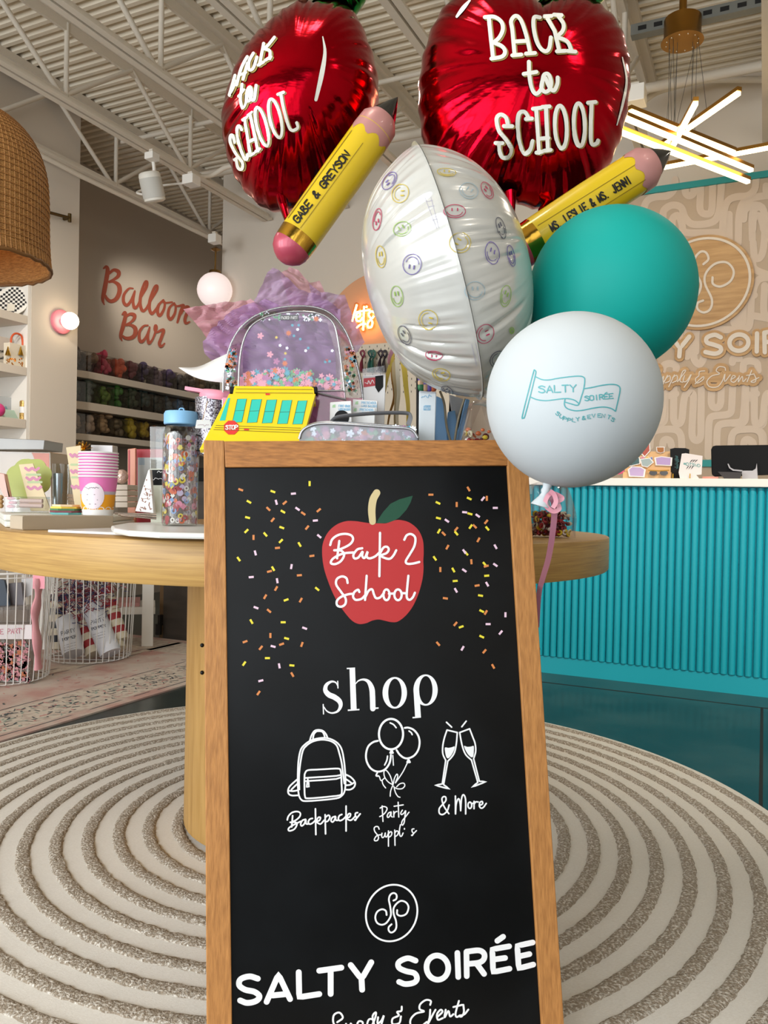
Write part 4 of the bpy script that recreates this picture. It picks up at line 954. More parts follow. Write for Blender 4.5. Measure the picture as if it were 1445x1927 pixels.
# ---- latex balloons
def latex(name, c, r, axis, label, col, stretch=1.06, tail=0.30, sss=0.15, rough=0.3):
    axis = Vector(axis).normalized(); t = thing(name, c, label, 'balloon')
    Q = axis.to_track_quat('-Z', 'Y').to_matrix().to_4x4()
    prof = []
    for i in range(41):
        a = pi*i/40; z = cos(a); rr_ = sin(a)
        if z < 0: rr_ *= 1 - tail*0.42*(z**2); zz = z*(1+tail*0.45)
        else: zz = z
        prof.append((max(rr_*r, 0.0005), zz*r*stretch))
    m = MB(); m.M = Matrix.Translation(c) @ Q; m.lathe(prof, 56)
    b = m.build('body', mat(name+'_latex', col, rough, spec=0.3, sss=sss, bump=(2.5, 0.03, 0.02, (1,1,1))), t)
    zb_ = -r*stretch*(1+tail*0.45)
    m = MB(); m.M = Matrix.Translation(c) @ Q
    m.lathe([(0.009,zb_+0.004),(0.006,zb_-0.006),(0.0075,zb_-0.011),(0.0055,zb_-0.015),(0.008,zb_-0.021),(0.016,zb_-0.034),(0.0165,zb_-0.036),(0.002,zb_-0.028)], 20); m.build('knot', mat(name+'_latex', col), t)
    return t, b, (Matrix.Translation(c) @ Q) @ Vector((0,0,zb_-0.012))
LATEX_T = latex('teal_balloon', P(1151, 547, 1.56), 0.1590, (-0.55, 0.0, -0.83), 'teal latex balloon behind the white balloon', '0CA69C', 0.99, 0.34, rough=0.62)
wt, wb, wk = latex('white_balloon', P(1078, 752, 1.25), 0.1345, (-0.26, 0.02, -0.96), 'white latex balloon printed with a teal flag, in front of the board corner', 'CBD2D5', 1.0, 0.06, sss=0.1, rough=0.68)
SURF = on_mesh([wb]); zf = Z(970, 680, 6.88)
pr = Print(SURF, 0.0006); pr.eps = 1e-5
pr.strokes([('c',[(235,135),(250,119),(264,135),(255,190),(185,475),(120,712),(103,730),(88,712),(160,420)])], 2.1, zf)
pr.strokes([('s',[(260,200),(340,235),(430,241),(550,220),(700,200),(820,192),(880,207),(895,250),(880,360),(850,460),(820,550),(790,568),(720,550),(640,527)]), ('s',[(190,460),(280,495),(390,508),(500,497),(620,482),(700,485),(770,507),(820,548)]), ('s',[(640,485),(632,560),(670,610),(770,638),(880,630),(1000,605),(1130,590),(1230,607),(1290,645)]), ('s',[(880,355),(1000,335),(1130,308),(1260,298),(1333,320),(1350,365),(1335,460),(1292,645)])], 2.1, zf, n=6)
pr.strokes(text('SALTY', (302,408), (785,392), 88, zf), 2.3); pr.strokes(text('SOIRÉE', (898,512), (1262,478), 62, zf), 1.9)
for ch, x, y, an in (('S',515,680,40),('U',562,722,33),('P',610,755,25),('P',668,775,15),('L',730,778,8),('Y',785,770,-5),('&',862,755,-5),('E',932,742,-8),('V',988,727,-3),('E',1062,722,0),('N',1110,722,8),('T',1180,735,20),('S',1228,762,30)):
    pr.strokes(text(ch, (x,y), (x+40*cos(R(an)), y+40*sin(R(an))), 46, zf), 1.4)
pr.build('flag_print', mat('teal_ink', '4FA7AC', 0.45), wb)
# pink curling ribbon tied to the white balloon
M_RIB = mat('pink_ribbon', 'B9788C', 0.3, spec=0.6)
M_RIBL = mat('pink_ribbon_bow', 'D8909E', 0.28, spec=0.6)
def ribbon(name, pts, wd, mt, parent=None, n=6, side=None, tw=0.0):
    ps = smooth_path(pts, n); m = MB(); vs = []; N = len(ps)
    for i, p in enumerate(ps):
        d = (ps[min(i+1,N-1)] - ps[max(i-1,0)]).normalized(); v = (EYE - p).normalized() if side is None else Vector(side)
        s = d.cross(v); s = s.normalized() if s.length > 1e-6 else Vector((1,0,0))
        nn = s.cross(d).normalized(); a = tw*i/N; s = s*cos(a) + nn*sin(a); nn = s.cross(d).normalized()
        wi = wd*(1 if not callable(wd) else 1)
        vs += [p + s*wi/2 + nn*0.0004, p - s*wi/2 + nn*0.0004, p - s*wi/2 - nn*0.0004, p + s*wi/2 - nn*0.0004]
    fs = []
    for i in range(N-1):
        for a in range(4): fs.append((i*4+a, i*4+(a+1)%4, (i+1)*4+(a+1)%4, (i+1)*4+a))
    fs += [(0,1,2,3), (4*N-4, 4*N-1, 4*N-2, 4*N-3)]
    m.add(vs, fs); return m.build(name, mt, parent)
t = thing('curling_ribbon', wk, 'dusty pink ribbon hanging from the white balloon beside the board', 'ribbon')
Yk = wk.y
ribbon('tail', [wk + Vector((0.004,-0.003,-0.004)), P(1043,950,Yk), P(1040,1000,Yk+0.04), P(1032,1050,Yk+0.10), P(1022,1085,Yk+0.16), P(1014,1118,Yk+0.22), P(1010,1180,Yk+0.26)], 0.0095, M_RIB, t)
for k, pts in enumerate(([(1040,926),(1030,934),(1026,950),(1040,962),(1052,958),(1050,948)], [(1040,928),(1050,932),(1058,938),(1048,944)], [(1034,924),(1042,930),(1046,944),(1040,956)])):
    ribbon('loop', [P(x, y, Yk-0.012-0.004*k) for x, y in pts], 0.007, M_RIBL, t)
# ================================================================ ROUND TABLE
ZTB = 0.868
TC = Vector((-0.225, 2.37, 0)); TR = 0.863
M_OAKL = mat('pale_oak', 'C79F5C', 0.45, noise=('A98148', 26, (0.3,0.3,10), 5, 0.35, 0.75))
M_OAKT = mat('pale_oak_top', 'B8935C', 0.35, noise=('9E7743', 5, (2,18,2), 5, 0.35, 0.75))
t = thing('round_table', TC, 'round oak pedestal table with a deep rim behind the sandwich board', 'table')
m = MB(); m.lathe([(0.0,ZTB),(TR-0.004,ZTB),(TR-0.001,ZTB-0.002)], 128, Matrix.Translation(TC)); m.build('top', M_OAKT, t)
m = MB(); m.lathe([(TR-0.001,ZTB-0.002),(TR,ZTB-0.004),(TR,0.784),(TR-0.003,0.78),(0.0,0.78)], 128, Matrix.Translation(TC)); m.build('rim', M_OAKL, t)
m = MB(); m.lathe([(0.345,0.78),(0.345,0.0215),(0.0,0.0215)], 72, Matrix.Translation(TC)); m.build('pedestal', mat('pale_oak_leg', 'BA9255', 0.45, noise=('A37B40', 5, (12,12,1), 5, 0.35, 0.75)), t)

# ---------------------------------------------------------------- small builders
def clr(name, col, r=0.5, **k): return mat(name, col, r, **k)
def card(name, px, Y, th, mt, label, cat, zb=None, lean=0.0, group=None, depth_dir=None, parts=True):
    """upright board: photo quad px (tl,tr,br,bl) on a plane at depth Y, thickness th; leaning back by lean (m)"""
    q = [P(x, y, Y + (lean if i < 2 else 0.0)) for i, (x, y) in enumerate(px)]
    if zb is not None:
        for i, j in ((3,0),(2,1)):
            d = q[j]-q[i]; q[i] = q[i] + d*((zb - q[i].z)/d.z)
    c = (q[2]+q[3])/2
    t = thing(name, c, label, cat, group)
    n = (q[1]-q[0]).cross(q[3]-q[0]).normalized()
    if n.y < 0: n = -n
    m = MB(); m.hexa([p + n*th for p in q], q); b = m.build('body', mt, t, bevel=min(0.0015, th/4))
    return t, b, on_plane(q[0], n), q
def prism(name, z0, z1, pts, mt, label, cat, group=None, bevel=0.001):
    lo = [Vector((p.x, p.y, z0)) for p in pts]; hi = [Vector((p.x, p.y, z1)) for p in pts]
    m = MB(); m.hexa(lo, hi); o = m.build(name, mt, None, bevel=bevel); return tag(o, label, cat, group)
def flower(m, c, r, n, X, Yv, deep=0.55, rnd=True):
    k = n*4 if rnd else n*2; vs = [c]
    for i in range(k):
        a = 2*pi*i/k; rr_ = r*(deep + (1-deep)*abs(cos(n*a/2))**0.6) if rnd else r*(1 if i % 2 == 0 else deep)
        vs.append(c + X*cos(a)*rr_ + Yv*sin(a)*rr_)
    m.add(vs, [(0, i+1, (i+1) % k + 1) for i in range(k)])
CONF = [clr('confetti_pink', 'F4A6BC'), clr('confetti_orange', 'E3742C'), clr('confetti_blue', '4FB3CC'), clr('confetti_green', '6DBE86'), clr('confetti_mauve', 'C273A8'), clr('confetti_silver', 'D9E2EA', 0.2, metal=0.7), clr('confetti_yellow', 'EFD24A'), clr('confetti_red', 'B8332F')]
M_CLEAR = clear('clear_vinyl', 'F4F2F4', 0.05, 0.06)
M_CLEARG = clear('clear_acrylic', 'EEF0EE', 0.06, 0.03)
M_SILV = clr('silver_glitter_trim', 'A9A9AB', 0.4, metal=0.55)
M_WHT = clr('white_card', 'E9E8E6', 0.5)
M_BLK = clr('black_card', '0C0C0C', 0.5, spec=0.2)

# ---------------------------------------------------------------- riser that lifts the display
ZR = 1.045
m = MB(); pl4 = [Vector((-0.345,1.57,ZR-0.02)), Vector((0.27,1.57,ZR-0.02)), Vector((0.30,2.08,ZR-0.02)), Vector((-0.445,2.08,ZR-0.02))]
m.hexa(pl4, [p + Vector((0,0,0.02)) for p in pl4])
for x in (-0.30, 0.24): m.box((x, 1.83, (ZTB+ZR)/2-0.01), (0.02, 0.48, ZR-ZTB-0.021))
tag(m.build('display_riser', clr('riser_white', 'DAD6CE')), 'white display riser on the round table hidden behind the sign top', 'riser')

# ---------------------------------------------------------------- clear backpack
FR = [(448,800),(448,760),(449,720),(451,680),(457,645),(470,617),(492,600),(520,591),(555,586),(590,588),(614,596),(629,612),(636,640),(641,675),(646,715),(650,760),(652,800)]
MD = [(420,800),(419,760),(420,720),(424,685),(434,648),(450,620),(474,598),(508,583),(550,576),(592,578),(622,590),(645,615),(660,645),(670,680),(678,715),(683,755),(684,800)]
def archpts(lst, Y): return smooth_path([P(x, y, Y) for x, y in lst], 4)
def drop(pts, z): return [pts[0] + Vector((0,0,z-pts[0].z))] + pts + [pts[-1] + Vector((0,0,z-pts[-1].z))]
Fa, Ma = drop(archpts(FR, 1.70), ZR), drop(archpts(MD, 1.78), ZR); Ba = [p + Vector((0,0.10,0)) for p in Ma]
t = thing('backpack', (Fa[0]+Fa[-1])/2 + Vector((0,0.1,0)), 'clear vinyl backpack with loose flower confetti and silver zip', 'backpack')
m = MB(); n = len(Fa)
m.smooth = False
m.add(Fa, [tuple(range(n))]); fp = m.build('front_panel', M_CLEAR, t)
m = MB(); m.add(Fa+Ma, [(i,i+1,n+i+1,n+i) for i in range(n-1)]); m.build('gusset', M_CLEAR, t)
m = MB(); m.add(Ma+Ba, [(i,i+1,n+i+1,n+i) for i in range(n-1)]); m.m = 0; m.add(Ba, [tuple(range(n))]); m.build('back_panel', M_CLEAR, t)
m = MB(); m.tube(Fa[1:-1], 0.0022, 8); m.tube(Ma[1:-1], 0.0022, 8); m.build('piping', clear('clear_piping', 'C9CCCE', 0.35, 0.1, 'C6C8CA', 0.35), t)
m = MB(); m.tube([p + Vector((0,0.03,0.001)) for p in Ma[n//3:-1]], 0.0065, 8, flat=0.5); m.build('zip', M_SILV, t)
m = MB(); a = P(680,752,1.80); m.tube([a, a+Vector((0.004,-0.004,-0.045))], 0.0022, 8); m.sphere(a, 0.006, 10, 8); m.build('zip_pull', clr('chrome', 'D0D0D2', 0.15, metal=1), t)
q = [P(x, y, 1.695) for x, y in ((438,737),(648,732),(652,752),(436,752))]
m = MB(); q2 = drop(q[1:2]+q[:1], ZR); m.add([P(446,737,1.692), P(647,735,1.692), Fa[-1]+Vector((0,-0.006,0)), Fa[0]+Vector((0,-0.006,0))], [(0,1,2,3)]); m.build('pocket', clear('pink_clear_vinyl', 'E9B9CB', 0.06, 0.08, 'D98FAE', 0.25), t)
m = MB(); m.tube([P(447,737,1.69), P(647,735,1.69)], 0.003, 8, flat=0.6); m.tube([P(598,740,1.688), P(650,752,1.688)], 0.008, 8, flat=0.3); m.build('pocket_zip', M_SILV, t)
for x0, x1 in ((419,446),(648,682)):
    m = MB(); m.hexa([P(x0,748,1.765),P(x1,750,1.765),P(x1,768,1.765),P(x0,768,1.765)], [P(x0,748,1.759),P(x1,750,1.759),P(x1,768,1.759),P(x0,768,1.759)]); m.build('side_pocket_band', clr('pink_webbing', 'E596AC', 0.6), t)
SURF = on_plane(Fa[0], Vector((0,-1,0)))
pr = Print(SURF, 0.002); pr.fill([(528,593),(562,593),(562,603),(528,603)]); lp = pr.build('logo_patch', clr('patch_dark', '5A5A5C', 0.4), t)
pr = Print(SURF, 0.003); pr.strokes(text('PACKED PARTY', (530,601), (560,601), 5), 0.6); pr.build('logo_lettering', M_WHT, lp)
rr = random.Random(5); m = MB(); m.smooth = False; X, Yv = Vector((1,0,0)), Vector((0,0,1))
for k in range(360):
    x = rr.uniform(455, 640); d = rr.random()**1.3
    y = 731 - d*(26 + 14*sin((x-455)/60.0) - (x-455)*0.07)
    if x > 590 and rr.random() < 0.75: continue
    m.m = rr.choice((0,0,0,1,2,3,4)); m.sm_ = 0
    flower(m, P(x, y, 1.706 + rr.uniform(0,0.012)), rr.uniform(0.005,0.0105), rr.choice((5,5,8)), X, Yv, 0.5, rr.random() < 0.6)
for x, y, c in ((490,632,0),(508,667,0),(543,627,1),(520,680,4),(536,684,1),(550,612,2),(562,612,2),(553,632,2),(565,638,2),(527,650,5),(540,655,5),(536,676,2),(595,600,1),(612,681,2),(620,680,2),(575,660,5),(580,655,2),(537,665,6),(615,678,7),(625,660,5),(560,620,5),(520,635,6)):
    m.m = c; flower(m, P(x, y, 1.707), 0.0075 if c < 2 or c == 4 else 0.0034, 5 if c != 1 else 8, X, Yv, 0.5, c != 1)
for k in range(150):
    s = rr.random() < 0.5; m.m = rr.choice((3,3,5,5,2,1)) ; yy = rr.uniform(655, 735)
    if yy < 690: m.m = rr.choice((1,1,0,2))
    x = rr.uniform(424, 444) if s else rr.uniform(648, 668)
    flower(m, P(x, yy, 1.755), rr.uniform(0.002,0.005), 5, X, Yv, 0.5)
for k in range(60): m.m = 5 if rr.random() < .6 else 3; flower(m, P(rr.uniform(490,605), rr.uniform(590,602), 1.765), rr.uniform(0.002,0.005), 4, X, Yv, 0.4)
o = m.build('confetti', CONF, t, fix=False); o['kind'] = 'stuff'

# tissue paper fanned out of and behind the backpack
from mathutils import noise as NZ
def tissue(px, Y, col, label, seed, amp=0.012, op=0.6):
    pts = [P(x, y, Y) for x, y in px]
    lo, hi = [Vector((f(p.x for p in pts), Y, f(p.z for p in pts))) for f in (min, max)]
    tri = geometry.tessellate_polygon([[Vector((p.x, p.z, 0)) for p in pts]])
    bm = bmesh.new(); vv = [bm.verts.new(p) for p in pts]
    for t3 in tri: bm.faces.new([vv[i] for i in t3])
    for _ in range(5): bmesh.ops.subdivide_edges(bm, edges=bm.edges[:], cuts=1, use_grid_fill=True)
    bmesh.ops.triangulate(bm, faces=bm.faces[:])
    for v in bm.verts:
        q = Vector((v.co.x*9 + seed*7, v.co.z*14 - v.co.x*5*(1 if seed % 2 else -1), seed))
        n1 = NZ.noise(q); n2 = 1 - abs(NZ.noise(q*2.3 + Vector((3,1,5))))*2.2; n3 = 1 - abs(NZ.noise(q*5.1))*2
        v.co.y += amp*(1.0*n1 + 1.3*n2 + 0.45*n3)
    m = MB(); bm.verts.ensure_lookup_table(); m.add([v.co.copy() for v in bm.verts], [[v.index for v in f.verts] for f in bm.faces]); bm.free()
    o = m.build('tissue_paper', clear('tissue_'+col, 'FFFFFF', 0.0, 0.6, col, op)); return tag(o, label, 'tissue paper', 'tissue sheets round the backpack')
tissue([(344,581),(400,568),(470,560),(520,600),(520,690),(525,845),(490,845),(470,690),(440,690),(395,645),(376,618)], 2.00, 'E29CAC', 'pink tissue paper pointing left out of the backpack display', 1, op=0.75)
tissue([(430,585),(500,560),(580,600),(560,700),(560,845),(470,845),(455,720),(425,705),(385,665),(378,640)], 1.96, 'BE92C6', 'purple tissue paper drooping left of the clear backpack', 2, op=0.75)
tissue([(455,600),(500,520),(512,501),(530,512),(560,540),(600,555),(640,580),(640,848),(460,848)], 2.03, 'C39CCB', 'purple tissue paper peaking above the clear backpack', 3, op=0.7)
tissue([(526,512),(543,499),(560,505),(582,530),(600,524),(616,560),(600,620),(600,850),(560,850),(560,620),(540,560)], 2.07, 'E2A6B2', 'pink tissue paper tip under the left pencil eraser', 4, op=0.75)
tissue([(580,530),(605,548),(648,552),(662,590),(686,642),(668,664),(640,680),(630,848),(600,848),(600,620)], 2.05, 'C6A0CE', 'purple tissue paper fanning right toward the neon sign', 5, op=0.65)
tissue([(462,612),(500,600),(560,596),(615,606),(630,660),(640,862),(455,862),(455,680)], 1.80, 'A176AE', 'deep purple tissue paper stuffed inside the clear backpack', 6, 0.010, op=0.85)
# white curved paper hat brim
m = MB(); a = smooth_path([P(337,692,1.93), P(372,691,1.90), P(408,675,1.88), P(440,660,1.88)], 6); b = smooth_path([P(337,693,1.93), P(362,708,1.88), P(392,717,1.86), P(440,722,1.86)], 6); k = len(a)
m.add(a+b, [(i,i+1,k+i+1,k+i) for i in range(k-1)]); o = m.build('party_paper', M_WHT); sd = o.modifiers.new('thick','SOLIDIFY'); sd.thickness = 0.0015
tag(o, 'white curved paper sheet sticking out left of the backpack', 'paper')

# ---------------------------------------------------------------- school bus folder
M_BUS = clr('bus_yellow', 'F0CF14', 0.4, coat=0.3); M_BUST = clr('bus_window_teal', '2EC4B0', 0.4)
t = thing('bus_folder', P(480, 850, 1.60), 'yellow school bus shaped folder with teal windows and a red STOP sign', 'folder')
qa = [P(431,741,1.64), P(594,741,1.64), P(566,840,1.57), P(378,840,1.57)]
nn = (qa[1]-qa[0]).cross(qa[3]-qa[0]).normalized(); nn = nn if nn.y > 0 else -nn
dz = [q + (qa[j]-q)*((ZR-q.z)/(qa[j].z-q.z)) for q, j in ((qa[2],1),(qa[3],0))]
qq = [qa[0], qa[1], dz[0], dz[1]]
m = MB(); m.hexa([p + nn*0.012 for p in qq], qq); fb = m.build('front', M_BUS, t, bevel=0.001)
qb = [P(441,726,1.675), P(590,727,1.675), P(594,760,1.655), P(434,760,1.655)]
m = MB(); m.hexa([p + nn*0.010 for p in qb], qb); bk = m.build('back', M_BUS, t, bevel=0.001)
for x0, x1 in ((432,443),(586,597)):
    m = MB(); q = [P(x0,727,1.674),P(x1,727,1.674),P(x1,739,1.672),P(x0,739,1.672)]; m.hexa([p + nn*0.012 for p in q], q); m.build('corner_guard', M_BLK, t, bevel=0.0015)
SURF = on_plane(qa[0], nn); zf = Z(400, 560, 4.8167)
pr = Print(SURF, 0.0004); 
WINS = [((225,922),(310,918),(265,1130),(178,1135)), ((355,926),(446,922),(402,1132),(312,1137)), ((492,930),(583,926),(538,1137),(448,1141)), ((632,934),(720,930),(678,1144),(586,1147)), ((774,938),(858,934),(812,1148),(725,1150)), ((140,912),(160,910),(115,1115),(62,1117))]
for wq in WINS: pr.fill([zf(p) for p in wq])
pr.build('windows', M_BUST, fb)
pr = Print(SURF, 0.0007)
for wq in WINS[:5]: pr.stroke('c', [(x, y) for x, y in [zf(p) for p in wq]], 0.7, n=1); pr.stroke('p', [zf(((wq[0][0]+wq[3][0])/2, (wq[0][1]+wq[3][1])/2)), zf(((wq[1][0]+wq[2][0])/2, (wq[1][1]+wq[2][1])/2))], 0.6)
pr.strokes([('p',[(30,1160),(800,1185)]), ('p',[(20,1180),(800,1205)]), ('p',[(10,1198),(795,1228)])], 0.8, zf); pr.build('stripes', clr('bus_line', '4A4A20'), fb)
pr = Print(SURF, 0.0009); oc = [(170+72*cos(R(22.5+45*k)), 1180+68*sin(R(22.5+45*k))) for k in range(8)]
pr.fill(oc, zf); pr.fill([(285,1190),(330,1192),(328,1206),(285,1204)], zf); pr.fill([(480,870),(520,870),(518,886),(480,886)], zf); st = pr.build('stop_sign', clr('stop_red', 'D8352F'), fb)
pr = Print(SURF, 0.0012); pr.strokes(text('STOP', (118,1198), (226,1196), 36, zf, 0.1), 1.7); pr.build('stop_lettering', M_WHT, st)
SURF = on_plane(qb[0], nn); pr = Print(SURF, 0.0004); pr.strokes([('p',[(444,732),(588,733)]), ('p',[(443,739),(589,740)])], 0.8); pr.build('stripes', clr('bus_line', '4A4A20'), bk)

# ---------------------------------------------------------------- confetti pencil case
t = thing('pencil_case', P(676, 850, 1.56), 'silver trimmed clear pencil case full of flower confetti on the sign edge', 'pencil case')
CO = [(563,850),(563,826),(568,812),(580,803),(605,797),(660,799),(730,804),(765,806),(778,812),(786,824),(788,850)]
a = drop(smooth_path([P(x,y,1.56) for x,y in CO[1:-1]], 4), ZR); bk_ = [p + Vector((0,0.075,0.012)) for p in a]; n = len(a)
m = MB(); m.smooth = False; m.add(a, [tuple(range(n))]); m.build('front_panel', clear('case_vinyl', 'F2F4F6', 0.06, 0.08, 'DADDE6', 0.45), t)
m = MB(); m.add(a+bk_, [(i,i+1,n+i+1,n+i) for i in range(n-1)]); m.build('zip_band', M_SILV, t)
m = MB(); m.smooth = False; m.add(bk_, [tuple(range(n))]); m.build('back_panel', M_SILV, t)
m = MB(); m.tube(a[1:-1], 0.003, 8); m.tube([p + Vector((0,0.03,0.006)) for p in a[1:-1]], 0.0022, 8); m.build('piping', clr('silver_piping', 'B9BABD', 0.25, metal=0.7), t)
h = smooth_path([P(626,792,1.60), P(640,784,1.59), P(700,778,1.59), P(760,777,1.59), P(772,783,1.59), P(768,800,1.60)], 6)
m = MB(); m.tube(h, 0.008, 8, flat=0.35); m.build('handle', clr('grey_webbing', '77787B', 0.4), t)
m = MB(); m.smooth = False
for k in range(190):
    x = rr.uniform(572, 782); y = rr.uniform(806, 846)
    if x < 585 and y < 815: continue
    m.m = rr.choice((0,0,3,3,2,1,4,4,5)); flower(m, P(x, y, 1.564 + rr.uniform(0,0.01)), rr.uniform(0.004,0.009), rr.choice((5,8)), X, Yv, 0.55, rr.random() < .6)
o = m.build('confetti', CONF, t, fix=False); o['kind'] = 'stuff'

# boxes of balloons behind the case
LBLB = clr('pale_blue_ink', '7FB6D6'); 
for k, (q, lb) in enumerate((([(621,757),(661,754),(662,800),(620,800)], 'white balloon box with a black round window left of its twin boxes'), ([(664,751),(711,754),(709,776),(662,772)], 'white balloon box lying on another behind the pencil case'), ([(661,764),(706,768),(705,800),(660,800)], 'white balloon box standing behind the pencil case handle'))):
    t, b, SURF, q3 = card('balloon_box', q, 1.66 + 0.012*k*(k != 1) + (0.06 if k == 1 else 0), 0.02, M_WHT, lb, 'box', zb=ZR, group='balloon boxes behind the pencil case')
    pr = Print(SURF, 0.0006); x, y = q[0]
    pr.strokes(text('PRESCHOOL' if k else 'FIRST GRADE', (x+16,y+9), (q[1][0]-2,y+9.5), 4.2), 0.75); pr.strokes(text('LATEX BALLOONS', (x+16,y+15), (q[1][0]-2,y+15.5), 3.8), 0.7); pr.build('lettering', LBLB, b)
    pr = Print(SURF, 0.0006); pr.fill([(x+5,y+5),(x+10,y+4),(x+10,y+10),(x+4,y+10)]); pr.build('logo', clr('pale_green_ink', 'A9CFA0'), b)
    if k == 0:
        pr = Print(SURF, 0.0008); pr.fill([(643+14*cos(2*pi*i/30), 786+14*sin(2*pi*i/30)) for i in range(30)]); w_ = pr.build('window', M_BLK, b)
        pr = Print(SURF, 0.0011); pr.strokes(scribble((636,786), (654,787), 5, 8, 4), 1.2); pr.build('script', M_WHT, w_)
# white packet with red header and black pennant
t, b, SURF, q3 = card('banner_packet', [(683,707),(726,704),(722,830),(684,830)], 1.78, 0.012, M_WHT, 'white packet with red header and black pennant beside the backpack', 'packet', zb=ZR)
pr = Print(SURF, 0.0006); pr.fill([(684,712),(706,710),(706,726),(684,729)]); hd = pr.build('header', clr('header_red', 'B52B35'), b)
pr = Print(SURF, 0.001); pr.strokes(scribble((687,724), (704,722), 8, 7, 9), 1.1); pr.build('script', M_WHT, hd)
pr = Print(SURF, 0.0008); pr.fill([(706,708),(721,706),(721,728),(712,739),(706,729)]); pr.build('pennant', M_BLK, b)
m = MB(); m.hexa([P(682,694,1.80),P(724,688,1.80),P(724,706,1.80),P(682,709,1.80)], [P(682,694,1.77),P(724,688,1.77),P(724,706,1.77),P(682,709,1.77)]); m.build('clear_sleeve', M_CLEAR, t)

# pink tag and ribbon bunch
t, b, SURF, q3 = card('gift_tag', [(703,585),(722,571),(750,640),(737,652)], 1.92, 0.003, clr('pink_tag', 'EF8FA6', 0.5), 'long pink card tag on the ribbon wand beside the smiley balloon', 'tag')
pr = Print(SURF, 0.0006); pr.strokes([('s',[(728,626),(726,615),(734,611),(733,618),(727,625),(725,629),(732,628),(735,621)]), ('p',[(715,601),(722,596)])], 0.8); pr.build('script', clr('tag_ink', '8A5A66'), b)
RB = [([(742,650),(738,660),(733,672),(731,685)], 'D79AB0', 0.010, 'pink satin ribbon at the top of the ribbon bunch'), ([(742,655),(737,680),(728,710),(722,740),(716,752)], 'D8BC5A', 0.010, 'gold glitter ribbon hanging leftmost in the bunch'), ([(744,655),(742,700),(746,740),(744,790),(745,830)], 'C8B48C', 0.012, 'tan ribbon hanging in the middle of the bunch'), ([(746,652),(748,700),(750,740),(747,780),(750,830)], 'E4DCC8', 0.010, 'cream cord ribbon hanging in the bunch'),
      ([(752,660),(760,690),(764,730),(768,770),(766,830)], 'D9BE55', 0.013, 'gold glitter ribbon hanging rightmost in the bunch'), ([(748,655),(738,700),(742,745),(733,780),(728,810)], 'A87B3C', 0.007, 'brown metallic ribbon twisting in the bunch')]
for pts, col, wd, lb in RB:
    t = thing('hanging_ribbon', P(*pts[0], 1.86), lb, 'ribbon', 'ribbons in the ribbon bunch')
    ribbon('strip', [P(x, y, 1.86 - 0.004*i) for i, (x, y) in enumerate(pts)], wd, clr('ribbon_'+col, col, 0.35, metal=0.15), t, tw=1.2)
t = thing('ribbon_wand', P(742, 652, 1.87), 'wooden wand stick that carries the ribbon bunch', 'wand'); m = MB(); m.tube([P(741,645,1.875), Vector((P(748,830,1.875).x, 1.875, ZR))], 0.003, 8); m.build('stick', M_OAKL, t)

# tall packs on the right of the display
t, b, SURF, q3 = card('balloon_tube_pack', [(789,735),(821,738),(818,830),(788,830)], 1.66, 0.02, clr('pack_white', 'DCE4E8'), 'white labelled pack of coloured balloons in front of the blue bag', 'packet', zb=ZR)
pr = Print(SURF, 0.0008); pr.strokes(scribble((793,750), (812,747), 6, 9, 3), 1.0); pr.strokes(text('MYSTERY', (797,767), (810,767), 4), 0.8); pr.strokes(text('BALLOON', (797,772), (810,772), 3.6), 0.7); pr.build('lettering', LBLB, b)
m = MB()
for k in range(12):
    m.m = k % 5; x = 793 + (k % 4)*7.5; y = 712 + (k//4)*8; m.sphere(P(x, y, 1.672), 0.008, 10, 8, (1,0.6,1.3))
o = m.build('balloons', [clr('bl_purple', '5E4A9A'), clr('bl_orange', 'C8633A'), clr('bl_teal', '2E8FA0'), clr('bl_green', '1E6A3C'), clr('bl_tan', 'C6A27E')], t); o['kind'] = 'stuff'
m = MB(); m.hexa([P(790,706,1.69),P(822,718,1.69),P(820,740,1.69),P(789,738,1.69)], [P(790,706,1.655),P(822,718,1.655),P(820,740,1.655),P(789,738,1.655)]); m.build('sleeve', M_CLEAR, t)
card('black_edged_card', [(784,704),(790,703),(790,830),(784,830)], 1.70, 0.03, M_BLK, 'narrow black edged board standing left of the white balloon pack', 'card', zb=ZR)
M_BLUE = clr('blue_pouch', '7FAEDB', 0.45)
BP = [([(821,745),(836,752),(842,830),(816,830)], 1.73, 'light blue flat pouch left half between the white pack and brown seam', M_BLUE), ([(843,775),(856,772),(866,830),(836,830)], 1.76, 'light blue pouch behind the two seams, middle one', M_BLUE), ([(876,750),(884,752),(868,830),(858,830)], 1.70, 'light blue leaning pouch edge right of the grey seam', M_BLUE)]
for q, Y, lb, mt in BP: card('zip_pouch', q, Y, 0.012, mt, lb, 'pouch', zb=ZR, group='blue pouches behind the sign')
t, b, SURF, q3 = card('grey_pouch', [(845,742),(876,752),(862,800),(852,790)], 1.78, 0.01, clr('grey_pouch', 'A7A6A8', 0.5), 'grey pouch panel behind the blue pouches under the smiley balloon', 'pouch', zb=ZR)
for k, pts in enumerate(([(828,736),(836,760),(840,800),(848,832)], [(874,750),(866,775),(860,800),(855,832)])):
    m = MB(); m.tube(smooth_path([P(x, y, 1.69) for x, y in pts], 6), 0.005, 8, flat=0.5); tag(m.build('pouch_zip', clr('brass_grey', '9A907A', 0.4, metal=0.3)), ('brown zip edge curving left between the blue pouches', 'grey zip edge curving right between the blue pouches')[k], 'zip')
